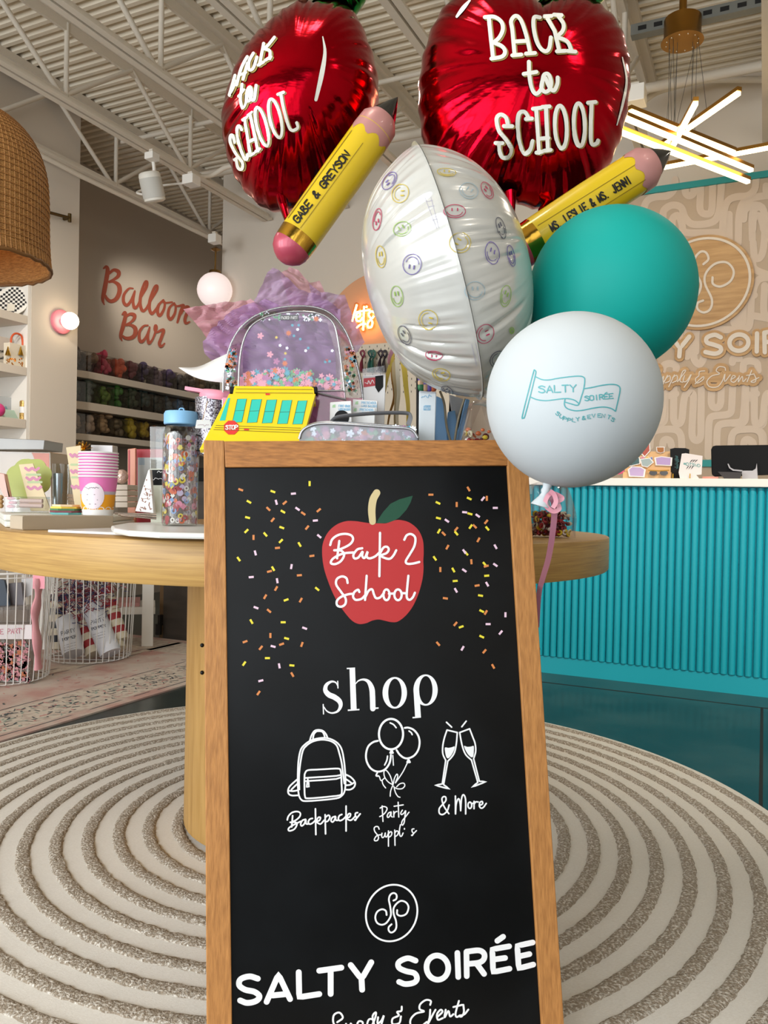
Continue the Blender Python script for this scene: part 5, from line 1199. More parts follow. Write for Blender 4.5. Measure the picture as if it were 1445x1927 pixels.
# clear treat bags
def treat_bag(px, Y, zb, label, seed, nfill, fill_h, cols, spread):
    rr = random.Random(seed); a = drop(smooth_path([P(x, y, Y) for x, y in px], 4), zb); n = len(a); b = [p + Vector((0, 0.09, 0)) for p in a]
    c = (a[0]+a[-1])/2 + Vector((0,0.045,0)); t = thing('treat_bag', c, label, 'bag', 'clear treat bags on the table')
    m = MB(); w = [p + Vector((0, -0.02*sin(pi*i/(n-1)) + rr.uniform(-.004,.004), 0)) for i, p in enumerate(a)]
    m.add(a + b + [c + Vector((0,-0.07,0.10))], [(i,i+1,n+i+1,n+i) for i in range(n-1)] + [(i,i+1,2*n) for i in range(n-1)]); m.smooth = False
    m.add(b, [tuple(range(n))]); m.build('film', M_CLEAR, t)
    m = MB(); x0, x1 = a[0].x, a[-1].x
    for k in range(nfill):
        m.m = rr.randrange(len(cols)); p = Vector((rr.uniform(min(x0,x1)+0.012, max(x0,x1)-0.012), c.y + rr.uniform(-0.035, 0.03), zb + 0.008 + fill_h*rr.random()**1.4))
        if rr.random() < 0.45: m.lathe([(0.0035,-0.0015),(0.0075,-0.0015),(0.0075,0.0015),(0.0035,0.0015)], 10, Matrix.Translation(p) @ Matrix.Rotation(rr.uniform(0,3), 4, 'X') @ Matrix.Rotation(rr.uniform(0,3), 4, 'Y'))
        else: m.sphere(p, rr.uniform(0.0035,0.0065), 8, 6, (1,0.6,0.8))
    o = m.build('sweets', cols, t); o['kind'] = 'stuff'
    return t
SWT = [clr('sweet_red', '9E2630', 0.3), clr('sweet_yellow', 'E3C63C', 0.3), clr('sweet_maroon', '5E2226', 0.3), clr('sweet_cream', 'E4D9B8', 0.4), clr('sweet_orange', 'CC6A3A', 0.3)]
treat_bag([(866,830),(872,800),(882,765),(900,752),(928,760),(934,800),(936,830)], 1.62, ZR, 'clear bag of red and yellow sweets under the smiley balloon tip', 3, 60, 0.05, SWT, 0)
treat_bag([(1000,1004),(1000,960),(1005,915),(1040,905),(1066,915),(1080,950),(1085,975),(1083,1000)], 1.98, ZTB+0.001, 'clear bag of red and cream charms at the right end of the table', 8, 260, 0.055, SWT[:1]*3 + SWT[2:3]*2 + SWT[3:4] + SWT[1:2] + [clr('sweet_white', 'D9CFC8', 0.4)], 0)

# glitter tumbler and its tag
t = thing('glitter_tumbler', P(400, 830, 1.82), 'silver glitter tumbler with a pink lid left of the bus folder', 'tumbler')
c = P(401, 800, 1.82); c.z = ZR
M_GLIT = mat('silver_glitter', 'B8B6BE', 0.25, metal=0.5, noise=('4A4048', 320, (1,1,1), 2, 0.44, 0.56))
m = MB(); h = P(400,750,1.82).z - ZR; m.lathe([(0.0,0.0),(0.030,0.0),(0.036,0.004),(0.041,h)], 28, Matrix.Translation(c)); m.build('cup', M_GLIT, t)
m = MB(); m.lathe([(0.044,h-0.006),(0.046,h),(0.046,h+0.010),(0.040,h+0.016),(0.0,h+0.016)], 28, Matrix.Translation(c) @ Matrix.Rotation(R(6), 4, 'Y')); m.box(c + Vector((-0.035,-0.01,h+0.016)), (0.05,0.03,0.008), Matrix.Rotation(R(8),3,'Y')); m.build('lid', clr('pink_lid', 'EF98AC', 0.4), t)
t, b, SURF, q3 = card('swing_tag', [(370,790),(395,790),(398,806),(367,806)], 1.70, 0.001, clr('silver_tag', 'CFCFCC', 0.35), 'small white swing tag hanging between the bottle and the tumbler', 'tag')
m = MB(); m.tube([P(381,791,1.70), P(388,765,1.76), P(392,748,1.795)], 0.0008, 6); m.build('string', clr('tag_string', 'C9A86A'), t)
pr = Print(SURF, 0.0004); pr.strokes(scribble((372,802), (393,802), 3, 10, 5), 0.6); pr.build('script', clr('tag_ink', '8A5A66'), b)

# charm water bottle
t = thing('water_bottle', P(338, 990, 1.80), 'clear water bottle with charms inside and a light blue lid', 'bottle')
c = P(338, 985, 1.80); c.z = 0.8862
hb = P(338,800,1.80).z - c.z; rb = 33.5*1.8/1500
m = MB(); m.lathe([(0.0,0.0),(rb*0.92,0.0),(rb,0.006),(rb,hb*0.86),(rb*0.93,hb*0.94),(rb*0.80,hb)], 36, Matrix.Translation(c)); m.build('bottle_body', M_CLEARG, t)
m = MB(); m.lathe([(rb*0.84,0.004),(rb*0.86,hb*0.84),(rb*0.76,hb*0.93)], 36, Matrix.Translation(c)); m.build('inner_wall', clear('inner_plastic', 'F0EAEA', 0.05, 0.05, 'D9C8CA', 0.06), t)
m = MB(); m.lathe([(rb*0.9,hb),(rb*0.96,hb+0.002),(rb*0.96,hb+0.024),(rb*0.88,hb+0.030),(0.0,hb+0.030)], 36, Matrix.Translation(c)); m.build('lid', clr('light_blue_lid', '86BCE4', 0.4), t)
m = MB(); m.tube(smooth_path([c + Vector((-0.006,0,hb+0.029)), c + Vector((-0.004,0,hb+0.037)), c + Vector((0.004,0,hb+0.037)), c + Vector((0.006,0,hb+0.029))], 5), 0.0016, 8); m.build('loop', clr('light_blue_lid', '86BCE4'), t)
m = MB(); m.tube(smooth_path([P(369,818,1.79), P(378,822,1.79), P(381,835,1.79), P(377,846,1.79), P(370,848,1.79)], 5), 0.0017, 8); m.build('strap', M_BLK, t)
m = MB(); rr = random.Random(21); CH = [clr('charm_yellow', 'E8CF4A', 0.4), clr('charm_orange', 'D8653A', 0.4), clr('charm_red', 'A83440', 0.4), clr('charm_lilac', 'C9B6D6', 0.4), clr('charm_white', 'E9E4E0', 0.4), clr('charm_blue', '7F9CD0', 0.4), clr('charm_pink', 'E08AA8', 0.4)]
for k in range(300):
    an = rr.uniform(0, 2*pi); z = rr.uniform(0.008, hb*0.9); r_ = rb*0.92; p = c + Vector((r_*cos(an), r_*sin(an), z)); m.m = rr.randrange(7)
    T = Matrix.Translation(p) @ Matrix.Rotation(an, 4, 'Z') @ Matrix.Rotation(pi/2, 4, 'Y'); s = rr.uniform(0.0048, 0.0078)
    if rr.random() < 0.5: m.lathe([(s*0.45,-0.0006),(s,-0.0006),(s,0.0006),(s*0.45,0.0006)], 12, T)
    else: m.lathe([(0.0,0.0006),(s,0.0006),(s,-0.0006),(0.0,-0.0006)], rr.choice((4,5,12)), T)
o = m.build('charms', CH, t); o['kind'] = 'stuff'

# flat things at the front of the table
G1, G2 = G(43, 998, ZTB), G(213, 996, ZTB); d = (G2-G1).normalized(); nrm = Vector((-d.y, d.x, 0))
t = thing('kraft_box', (G1+G2)/2, 'long flat kraft cardboard box at the front left of the table', 'box')
m = MB(); q = [G1, G2, G2+nrm*0.07, G1+nrm*0.07]; m.hexa([p+Vector((0,0,0.0005)) for p in q], [p + Vector((0,0,0.033)) for p in q]); b = m.build('carton', clr('kraft', 'A89A84', 0.8), t, bevel=0.001)
m = MB(); m.hexa([G1-d*0.0012+Vector((0,0,.003)), G1-d*0.0002+Vector((0,0,.003)), G1-d*0.0002+nrm*0.07+Vector((0,0,.003)), G1-d*0.0012+nrm*0.07+Vector((0,0,.003))], [G1-d*0.0012+Vector((0,0,.031)), G1-d*0.0002+Vector((0,0,.031)), G1-d*0.0002+nrm*0.07+Vector((0,0,.031)), G1-d*0.0012+nrm*0.07+Vector((0,0,.031))]); m.build('end_flap', clr('kraft_flap', 'B9AB96', 0.8), t)
prism('paper_pad', ZTB+0.0005, ZTB+0.006, [G(90,1002,ZTB), G(385,1014,ZTB), G(430,1000,ZTB), G(232,997,ZTB)], clr('glossy_white', 'DEDEDF', 0.2), 'flat glossy white paper pad along the table edge beside the sign', 'paper')
prism('white_platter', 0.8745, 0.886, [G(x, y, 0.886) for x, y in ((209,989),(214,994),(240,998),(300,1001.5),(420,1004),(440,992),(330,982),(240,983.5))], clr('platter_white', 'E6E8E4', 0.25), 'white platter under the charm bottle', 'platter', bevel=0.004)
for k, (z0, z1, x0, x1, lb) in enumerate(((ZTB+0.001, 0.884, 10, 215, 'white tray at the bottom of the pair behind the kraft box'), (0.8845, 0.9005, 8, 214, 'white tray on top of the pair behind the kraft box'))):
    prism('serving_tray', z0, z1, [P(x0, 900, 1.92), P(x1-10, 900, 1.98), P(x1+40, 900, 2.25), P(x0-10, 900, 2.2)], clr('tray_white', 'E3E6DF', 0.35), lb, 'tray', 'white trays behind the kraft box', bevel=0.004)
# stack of paper cups
ZK = 0.9010
CUPC = P(184, 960, 2.03); CUPC.z = ZK; rT = 35.5*2.0/1500; rB = rT*0.78; HC = 0.098
M_PINK = clr('cup_pink', 'DE73B0', 0.5); M_ORNG = clr('cup_orange', 'EFA212', 0.5); M_LIL = clr('cup_grey', 'B9AEB8', 0.5)
def prof_at(z): return rB + (rT-rB)*z/HC
ORD = ('lowest', 'second', 'third', 'fourth', 'fifth', 'sixth', 'seventh', 'eighth', 'topmost')
cup0 = thing('paper_cup', CUPC, 'lowest pink and orange paper cup of the stack, round sticker on it', 'cup', 'stacked paper cups')
zz = [0, 0.012, 0.050, 0.062, HC-0.003, HC]
I_ = Matrix.Translation(CUPC)
m = MB(); m.lathe([(0.0,0.002),(prof_at(0),0.0),(prof_at(0.014),0.014)], 40, I_); m.smooth = False
for k in range(12):
    fan = []
    for j in range(9):
        a = 2*pi*k/12 + (j-4)/4*2*pi/24*0.98; z = 0.0138 + 0.0075*sqrt(max(0, 1-((j-4)/4)**2)); r_ = prof_at(z) + 0.0004; fan.append(CUPC + Vector((r_*cos(a), r_*sin(a), z)))
    m.add(fan, [tuple(range(9))])
base = m.build('white_foot', M_WHT, cup0)
m = MB(); m.lathe([(prof_at(0.014),0.014),(prof_at(0.052),0.052)], 40, I_)
m.build('orange_band', M_ORNG, cup0)
m = MB(); m.lathe([(prof_at(0.052),0.052),(prof_at(0.060),0.060)], 40, I_); m.build('grey_band', M_LIL, cup0)
m = MB(); m.lathe([(prof_at(0.060),0.060),(rT,HC-0.003)], 40, I_); m.build('pink_band', M_PINK, cup0)
m = MB(); m.lathe([(rT-0.001,HC-0.003),(rT+0.0016,HC-0.002),(rT+0.0016,HC+0.001),(rT-0.001,HC+0.0015),(rT-0.003,HC)], 40, I_); m.build('rim', M_WHT, cup0)
stk = copy_thing(cup0)   # plain cup without the sticker is the source of the others
stk.location = CUPC + Vector((0,0,0.0075)); stk['label'] = 'pink rimmed paper cup, second from the bottom of the stack'
for k in range(2, 9):
    copy_thing(stk, loc=CUPC + Vector((0,0,0.0075*k)), label='pink rimmed paper cup, %s from the bottom of the stack' % ORD[k] if k < 8 else 'topmost pink rimmed paper cup of the tall stack')
body_c = [o for o in cup0.children if o.name.startswith(('orange_band', 'pink_band', 'grey_band'))]
SURF = on_mesh(body_c); pr = Print(SURF, 0.0012); pr.disc(175, 933, 21, 25); so = pr.build('sticker', clr('sticker_pale', 'EADDE6', 0.4), cup0)
pr = Print(SURF, 0.0018); pr.strokes(scribble((160,920), (186,920), 4, 14, 6), 0.8); [pr.fill([(x0,y),(x1,y),(x1,y+1.2),(x0,y+1.2)]) for x0, x1, y in ((164,179,930),(164,184,940),(168,181,948))]; pr.build('script', clr('script_grey', '6A6068'), so)
# coasters
CC = P(124, 955, 2.02); 
for k, (col, nm) in enumerate((('5FA7A6','teal'), ('7A3F48','maroon'), ('4D7A52','green'), ('E4C24C','yellow'), ('E6C9A0','peach'))):
    m = MB(); r_ = 0.040 - 0.0012*k; m.lathe([(0.0,0.0),(r_,0.0),(r_,0.0048),(0.0,0.0048)], 6 if k < 4 else 8, Matrix.Translation(Vector((CC.x, CC.y, 0.9010+0.005*k))) @ Matrix.Rotation(0.2*k, 4, 'Z'))
    m.smooth = False; o = m.build('coaster', clr('coaster_'+nm, col, 0.6)); [setattr(p, 'use_smooth', False) for p in o.data.polygons]; tag(o, nm + ' coaster, number %s from the bottom of the wrapped stack' % ('one','two','three','four','five')[k], 'coaster', 'stacked coasters')
# scalloped green plates with a napkin in front
for k in range(3):
    c = P(56, 902, 2.42 + 0.012*k); m = MB(); pts = []
    for i in range(72):
        a = 2*pi*i/72; r_ = 0.062*(1+0.10*abs(sin(4*a))); pts.append(c + Vector((r_*cos(a) - 0.004*k, 0.28*r_*sin(a), r_*sin(a)*0.96)))
    m.plate(pts, Vector((0,-0.96,0.28)), 0.003); o = m.build('paper_plate', clr('plate_green', 'A9B060', 0.3)); tag(o, ('front', 'middle', 'back')[k] + ' scalloped green paper plate of the three leaning at left', 'plate', 'green scalloped plates')
def cake(px, Y, lb):
    t, b, SURF, q3 = card('cake_napkin', px, Y, 0.004, zb=(ZTB+0.0005 if px[0][0] > 100 else 0.9010), mt=clr('napkin_cream', 'D5C29A'), label=lb, cat='napkin', group='cake shaped napkins'); x0, y0 = px[0]; x1, y1 = px[2]
    pr = Print(SURF, 0.0006); W = x1-x0; H = y1-y0
    for f, col in ((0.0,0),(0.28,0),(0.55,0)):
        pr.strokes([('s', [(x0 + W*(0.25 + 0.12*i + 0.15*f), y0 + H*(f+0.14) + (2 if i % 2 else -2)) for i in range(5)])], 5.0)
    pr.build('pink_icing', clr('icing_pink', 'C27A98'), b)
    pr = Print(SURF, 0.0006); pr.strokes([('s', [(x0 + W*(0.3+0.12*i), y0 + H*0.30) for i in range(5)]), ('s', [(x0 + W*(0.35+0.12*i), y0 + H*0.52) for i in range(5)])], 4.0); pr.build('green_icing', clr('icing_green', 'A9B98A'), b)
cake([(35,874),(62,872),(87,938),(52,940)], 2.36, 'cream cake shaped napkin in front of the green plates')
cake([(124,842),(152,838),(158,950),(140,950)], 2.30, 'cream cake shaped napkin standing behind the paper cups')
# things behind on the table
def jar(name, cx_, y0, y1, Y, r_, mt, label, cat, zb=ZTB+0.0005, lid=None, open_=False, group=None):
    c = P(cx_, 900, Y); c.z = zb; h = P(cx_, y0, Y).z - zb; t = thing(name, c, label, cat, group)
    m = MB(); m.lathe([(0.0,0.0),(r_*0.95,0.0),(r_,0.004),(r_,h)] + ([] if open_ else [(r_*0.9,h+0.001),(0.0,h+0.001)]), 24, Matrix.Translation(c)); m.build('body', mt, t)
    if lid: m = MB(); m.lathe([(r_*1.04,h-0.012),(r_*1.04,h+0.004),(0.0,h+0.004)], 24, Matrix.Translation(c)); m.build('lid', lid, t)
    return t, c, h
jar('foil_tube', 109, 891, 940, 2.45, 0.014, clr('holographic', 'A9B7BE', 0.2, metal=0.6), 'small holographic tube right of the green plates', 'tube')
jar('clear_tumbler', 117, 873, 940, 2.55, 0.030, M_CLEARG, 'clear tumbler standing behind the holographic tube', 'tumbler', open_=True)
for k in range(6):
    c = P(142, 930, 2.50); r_ = 0.019+0.0008*k; m = MB(); z0 = ZTB+0.0005+0.02*(k > 0)+0.011*k
    m.lathe([(r_,z0),(r_+0.0025,z0+(0.018 if k == 0 else 0.009)),(r_+0.001,z0+(0.0185 if k == 0 else 0.0095)),(0.0,z0+(0.0185 if k == 0 else 0.0095))], 24, Matrix.Translation(Vector((c.x,c.y,0)))); o = m.build('small_cup', clr('cup_stripe_teal' if k == 0 else 'cup_stripe_cream', '5F8E8E' if k == 0 else 'D6BFA6')); tag(o, ('teal lowest' if k == 0 else ORD[k] + ' cream') + ' small cup of the short stack behind the paper cups', 'cup', 'short stack of small cups')
t, b, SURF, q3 = card('frosted_tray', [(-30,823),(84,828),(82,846),(-30,846)], 2.75, 0.16, clear('frosted_acrylic', 'D5D5D2', 0.06, 0.3, 'B5B2AC', 0.6), 'frosted acrylic tray on the tan display box at far left', 'tray')
t, b, SURF, q3 = card('display_box', [(-30,848),(95,851),(97,940),(-30,940)], 2.78, 0.16, clear('amber_acrylic', 'E5D8C4', 0.06, 0.15, 'B49C7C', 0.7), 'tan translucent display box behind the green plates', 'box', zb=ZTB+0.0005)
pr = Print(SURF, 0.001); pr.fill([(60,852),(93,853),(93,905),(82,905)]); pr.build('pink_panel', clr('coral_panel', 'C98474'), b)
t, b, SURF, q3 = card('candle_box', [(8,934),(86,935),(84,958),(9,958)], 2.10, 0.03, M_CLEARG, 'clear box of candles in front of the green plates', 'box', zb=0.9010)
for k, (x, y) in enumerate(((21,938),(24,946),(21,953))):
    m = MB(); m.sphere(P(x, y, 2.117), 0.011, 14, 8, (1,0.8,0.42)); tag(m.build('candle', clr('candle_red', 'B01F3C', 0.35)), ('upper', 'middle', 'lower')[k] + ' red candle in the clear box', 'candle', 'red candles')
for k, (y) in enumerate((942, 951)):
    a, b2 = P(38, y, 2.117), P(80, y+1, 2.117); m = MB(); m.tube([a, b2], 0.006, 10); tag(m.build('candle', clr('candle_blush', 'E3C6C0', 0.5)), ('upper', 'lower')[k] + ' blush candle lying in the clear box', 'candle', 'blush candles')
t, b, SURF, q3 = card('pink_packet', [(-14,888),(8,892),(15,925),(10,940),(-14,940)][:4], 2.32, 0.02, clr('blush_packet', 'E2B2A6', 0.5), 'blush pink packet at the left edge of the table', 'packet', zb=ZTB+0.0005)
for k in range(3):
    m = MB(); m.sphere(P(2, 936+8*k, 2.12), 0.0065, 12, 8); tag(m.build('bead', clr('wood_bead', 'B08A5A', 0.4)), ('upper', 'middle', 'lower')[k] + ' gold bead of the strand at the left edge', 'bead', 'gold bead strand')
t, b, SURF, q3 = card('silver_box', [(171,837),(212,838),(212,900),(172,900)], 2.6, 0.05, clr('pale_silver', 'B9B6B6', 0.35, metal=0.2), 'pale silver box behind the stack of paper cups', 'box', zb=ZTB+0.0005)
t = thing('gold_bow', P(158, 842, 2.55), 'gold foil bow behind the cake napkin', 'bow')
for k in range(7):
    a = R(180*k/6); m = MB(); c = P(158, 846, 2.55); m.tube(smooth_path([c, c + Vector((0.020*cos(a), -0.006, 0.020*sin(a)+0.004)), c + Vector((0.024*cos(a+0.3), 0.004, 0.022*sin(a+0.3))), c], 4), 0.003, 6, flat=0.4); m.build('loop', M_GOLDF, t)
m = MB(); m.tube([P(158,846,2.555), Vector((P(158,846,2.555).x, 2.555, ZTB))], 0.004, 6); m.build('stem', M_GOLDF, t)
for k in range(4):
    t_, b, SURF, q3 = card('napkin_pack', [(217,912+11*k),(240,912+11*k),(240,922+11*k),(217,922+11*k)], 2.15, 0.09, clr('napkin_ivory', 'D9CFC0'), ('top', 'second', 'third', 'bottom')[k] + ' ivory napkin pack of the pile right of the cups', 'napkin', group='ivory napkin packs')
m = MB(); m.sphere(P(229,897,2.2), 0.020, 16, 10, (0.9,0.7,1)); tag(m.build('wrapped_ball', mat('crinkled_wrap', 'C9AC9E', 0.25, metal=0.3, bump=(60, 0.8, 0.01, (1,1,1)))), 'crinkled foil ball on the ivory napkin pile', 'ball')
t, b, SURF, q3 = card('strip_pack', [(240,845),(255,843),(255,948),(240,948)], 2.28, 0.012, clr('strip_orange', 'C98468', 0.3), 'narrow pink and orange foil pack left of the red frame', 'packet', zb=ZTB+0.0005)
pr = Print(SURF, 0.0006); pr.strokes([('p',[(243,848),(243,940)])], 3.0); pr.build('red_stripe', clr('stripe_red', 'A8323C'), b)
t, b, SURF, q3 = card('picture_frame', [(256,845),(308,845),(308,950),(256,950)], 2.32, 0.02, clr('frame_red', 'A52A34', 0.45), 'red framed board with grey face behind the charm bottle', 'frame', zb=ZTB+0.0005)
pr = Print(SURF, 0.0006); pr.fill([(259,861),(306,861),(306,946),(259,946)]); pr.build('face', clr('frame_grey', 'A3A6A2', 0.3), b)
pr = Print(SURF, 0.001); pr.fill([(261,862),(272,862),(272,875),(261,875)]); pr.build('label', clr('frame_label', '83929A'), b)
t, b, SURF, q3 = card('party_hat', [(279,884),(282,884),(289,966),(254,962)], 2.02, 0.02, M_WHT, 'white cone shaped hat card printed with brown confetti', 'hat')
pr = Print(SURF, 0.0006); rr = random.Random(2)
for k in range(22):
    y = rr.uniform(900, 960); x = rr.uniform(281-(y-884)*0.30, 283+(y-884)*0.05); pr.stroke('p', [(x,y),(x+rr.uniform(-3,3),y+rr.uniform(1,4))], 1.6)
pr.strokes(scribble((274,922),(284,922),3,6,1) + scribble((270,932),(283,932),3,7,2) + scribble((268,940),(282,940),3,7,3), 0.7); pr.build('print', clr('hat_brown', '8A5A44'), b)
t, b, SURF, q3 = card('labelled_pack', [(281,882),(310,882),(310,975),(283,972)], 2.06, 0.03, clr('pack_ivory', 'D8DCCB'), 'ivory pack with a black label left of the charm bottle', 'packet', zb=ZTB+0.0005)
pr = Print(SURF, 0.0006); pr.fill([(281,884),(309,884),(309,913),(281,913)]); bl = pr.build('black_label', M_BLK, b)
pr = Print(SURF, 0.001); pr.strokes(scribble((296,890),(306,890),4,5,1) + scribble((284,903),(308,903),4,12,2), 0.9); pr.build('script', M_WHT, bl)
t, b, SURF, q3 = card('acrylic_holder', [(282,802),(312,802),(312,950),(283,950)], 2.2, 0.05, M_CLEARG, 'clear acrylic holder behind the ivory pack and the bottle', 'holder', zb=ZTB+0.0005)
for k in range(3):
    a, b2 = P(216+6*k, 966+2*k, 1.95), P(294, 968+4*k, 1.98); m = MB(); m.tube([a, b2], 0.004, 8, flat=0.6); o = m.build('wrapped_stick', clr('foil_wrap', '9B8E84', 0.2, metal=0.5)); tag(o, ('upper', 'middle', 'lower')[k] + ' foil wrapped stick lying right of the kraft box', 'stick', 'foil wrapped sticks')
# ================================================================ LEFT WALL: SHELF NICHE
def zq(px, py, q): return onQ(px, py, q).z
M_SHELF = clr('shelf_greige', 'D2C8BA', 0.6)
t = thing('shelf_unit', B(-QL-0.18, 3.0, 0), 'built in shelf unit in the left wall niche beside the column', 'shelf')
m = MB(); bb(m, -QL-0.36, -QL-0.005, 3.975, 3.998, 0.01, 2.6); m.build('side_panel', M_WHITE, t)
SHZ = []
for y0, y1 in ((508,486),(604,588),(703,687),(804,787)):
    zb_, zt_ = zq(28, y0, QL), zq(28, y1, QL); SHZ.append(zt_)
    m = MB(); bb(m, -QL-0.355, -QL-0.004, 2.0, 3.972, zb_, zt_); m.build('shelf_board', M_SHELF, t, bevel=0.002)
m = MB(); bb(m, -QL-0.355, -QL+0.0, 2.0, 3.972, 0.86, 0.90); bb(m, -QL-0.35, -QL-0.02, 2.0, 3.97, 0.01, 0.86); m.build('base_cabinet', M_SHELF, t)
def sh(px, py, dq): return onQ(px, py, QL+dq)
def standing(name, px, y0, y1, w, dq, zb, th, mt, label, cat, group=None, lean=0.0, q=None):
    """a flat thing standing on a left wall shelf: centre px, top and bottom rows, width in metres along the wall"""
    c = sh(px, (y0+y1)/2, dq); bl = BLDI @ c; h = sh(px, y0, dq).z - zb
    t = thing(name, B(bl.x, bl.y, zb), label, cat, group, rz=BA)
    m = MB(); lo = [B(bl.x+th/2, bl.y-w/2, zb), B(bl.x+th/2, bl.y+w/2, zb), B(bl.x-th/2, bl.y+w/2, zb), B(bl.x-th/2, bl.y-w/2, zb)]
    m.hexa(lo, [p + Vector((0,0,h)) - BX*lean for p in lo]); b = m.build('body', mt, t, bevel=0.001)
    return t, b, on_plane(B(bl.x+th/2, bl.y, zb), (BX*cos(math.atan2(lean, h)) + Vector((0,0,1))*sin(math.atan2(lean, h))))
# chequered plates
M_CHK = mat('chequer_base', 'E9E5DC', 0.45); M_CHB = mat('chequer_black', '17171A', 0.45)
for k, (px, py, ra, dq) in enumerate(((24, 562, 0.105, 0.10), (2, 552, 0.105, 0.22))):
    c = sh(px, py, dq); t = thing('checkered_plate', c, ('front', 'back')[k] + ' black and white chequered plate on the upper left shelf', 'plate', 'chequered plates')
    nrm = (BX*0.55 - AX*0.80 + Vector((0,0,0.22))).normalized(); e1 = nrm.cross(Vector((0,0,1))).normalized(); e2 = nrm.cross(e1).normalized()
    c.z = SHZ[1] + ra*abs(e2.z) + 0.002
    m = MB(); m.plate([c + (e1*cos(2*pi*i/48) + e2*sin(2*pi*i/48))*ra for i in range(48)], nrm, 0.008); b = m.build('disc', M_CHK, t)
    m = MB(); m.smooth = False; s = 0.0165
    for i in range(-7, 7):
        for j in range(-7, 7):
            if (i+j) % 2: continue
            if max(abs(i), abs(i+1))**2 + max(abs(j), abs(j+1))**2 > (ra/s)**2: continue
            m.add([c + e1*(s*x) + e2*(s*y) + nrm*0.0048 for x, y in ((i,j),(i+1,j),(i+1,j+1),(i,j+1))], [(0,1,2,3)])
    m.build('checks', M_CHB, t, fix=False)
    m = MB(); m.plate([c + e1*x + e2*y + nrm*0.009 for x, y in ((-0.02,0.03),(0.03,0.025),(0.03,0.085),(-0.02,0.08))], nrm, 0.002); m.build('tag', clr('tag_cream', 'DDD6C6'), t)
# gold flecked gift bag with orange handles
t, b, SF = standing('gift_bag', 28, 648, 690, 0.135, 0.05, SHZ[2], 0.06, clr('bag_cream', 'DED4C0', 0.4), 'cream and gold gift bag with orange handles on the left shelf', 'bag')
pr = Print(SF, 0.001); rr = random.Random(4)
for k in range(26): x, y = rr.uniform(12,44), rr.uniform(674,688); pr.stroke('p', [(x,y),(x+rr.uniform(-2,2),y+rr.uniform(-2,2))], 2.0)
pr.build('gold_flecks', M_GOLDF, b)
c = sh(31, 648, 0.05)
for d in (0.0, 0.03):
    m = MB(); m.tube(smooth_path([sh(22,655,0.05+d), sh(21,638,0.05+d), sh(26,629,0.05+d), sh(34,628,0.05+d), sh(41,634,0.05+d), sh(43,655,0.05+d)], 6), 0.007, 10); m.build('handle', clr('orange_cord', 'CF5426', 0.6), t)
for px in (15, 39):
    a = sh(px, 652, 0.015); m = MB(); m.lathe([(0.003,0.0),(0.006,-0.015),(0.020,-0.062),(0.0,-0.06)], 10, Matrix.Translation(a)); m.build('tassel', M_GOLDF, t)
t, b, SF = standing('greeting_card', 6, 634, 690, 0.16, 0.14, SHZ[2], 0.006, clr('card_grey', 'C8C0B4'), 'pale card with black lettering behind the gift bag', 'card')
pr = Print(SF, 0.001); pr.strokes(text('THE', (0,664), (8,663), 4) + text('MAIL', (0,676), (8,675), 4), 1.0); pr.build('lettering', M_BLK, b)
standing('white_box', 52, 656, 690, 0.05, 0.07, SHZ[2], 0.10, M_WHT, 'narrow white box at the right end of the middle left shelf', 'box')
# third shelf
t = thing('blue_urn', sh(3, 760, 0.2), 'dusty blue rounded bottle on the lower left shelf', 'bottle'); c = sh(3, 760, 0.2); c.z = SHZ[3]
m = MB(); m.lathe([(0.0,0.0),(0.045,0.0),(0.048,0.06),(0.04,0.12),(0.022,0.15),(0.0,0.152)], 24, Matrix.Translation(c)); m.build('body', clr('dusty_blue', '6F8C96', 0.4), t)
standing('silver_card', 20, 748, 790, 0.22, 0.16, SHZ[3], 0.006, clr('card_silver', 'AEB2B4', 0.35), 'silver grey card standing behind the mint card', 'card')
standing('mint_card', 22, 770, 790, 0.17, 0.08, SHZ[3], 0.005, clr('card_mint', 'A9C2B2', 0.4), 'mint green card lying low on the lower left shelf', 'card', lean=0.05)
m = MB(); c = sh(-4, 770, 0.05); c.z = SHZ[3] + 0.048; m.sphere(c, 0.047, 20, 14, (1,1,1)); tag(m.build('pink_ball', clr('hot_pink', 'CC3A7C', 0.45)), 'hot pink pompom ball at the left edge on the lower shelf', 'ball')
t = thing('sprinkle_bottle', sh(43, 785, 0.05), 'small gold sprinkle bottle with a white label on the lower left shelf', 'bottle'); c = sh(43, 785, 0.05); c.z = SHZ[3]
m = MB(); m.lathe([(0.0,0.0),(0.023,0.0),(0.023,0.128),(0.018,0.136),(0.0,0.136)], 20, Matrix.Translation(c)); m.build('body', mat('gold_sprinkles', '9A7438', 0.35, metal=0.4, noise=('D9B56A', 160, (1,1,1), 2, 0.4, 0.6)), t)
m = MB(); m.lathe([(0.0236,0.048),(0.0236,0.092)], 20, Matrix.Translation(c)); m.build('label', M_WHT, t)
# ---------------------------------------------------------------- pink wall sconce and brass rod on the column
c = onQ(113, 606, QL); n_ = BX
t = thing('wall_sconce', c, 'pink disc wall sconce with a lit globe bulb on the column', 'wall lamp')
Q = BX.to_track_quat('Z', 'Y').to_matrix().to_4x4()
m = MB(); m.M = Matrix.Translation(c) @ Q; m.lathe([(0.0,0.001),(0.088,0.001),(0.088,0.022),(0.083,0.026),(0.0,0.026)], 40); m.build('back_disc', clr('sconce_pink', 'DD8090', 0.35), t)
m = MB(); m.M = Matrix.Translation(c) @ Q; m.lathe([(0.028,0.026),(0.028,0.06),(0.0,0.06)], 24); m.build('lamp_holder', clr('sconce_pink', 'DD8090'), t)
gb = c + BX*0.10; M_BULB = mat('lit_bulb', 'FFF6E6', 0.3, emit='FFE9C4', es=7.0)
m = MB(); m.sphere(gb, 0.062, 28, 18); m.build('bulb', M_BULB, t)
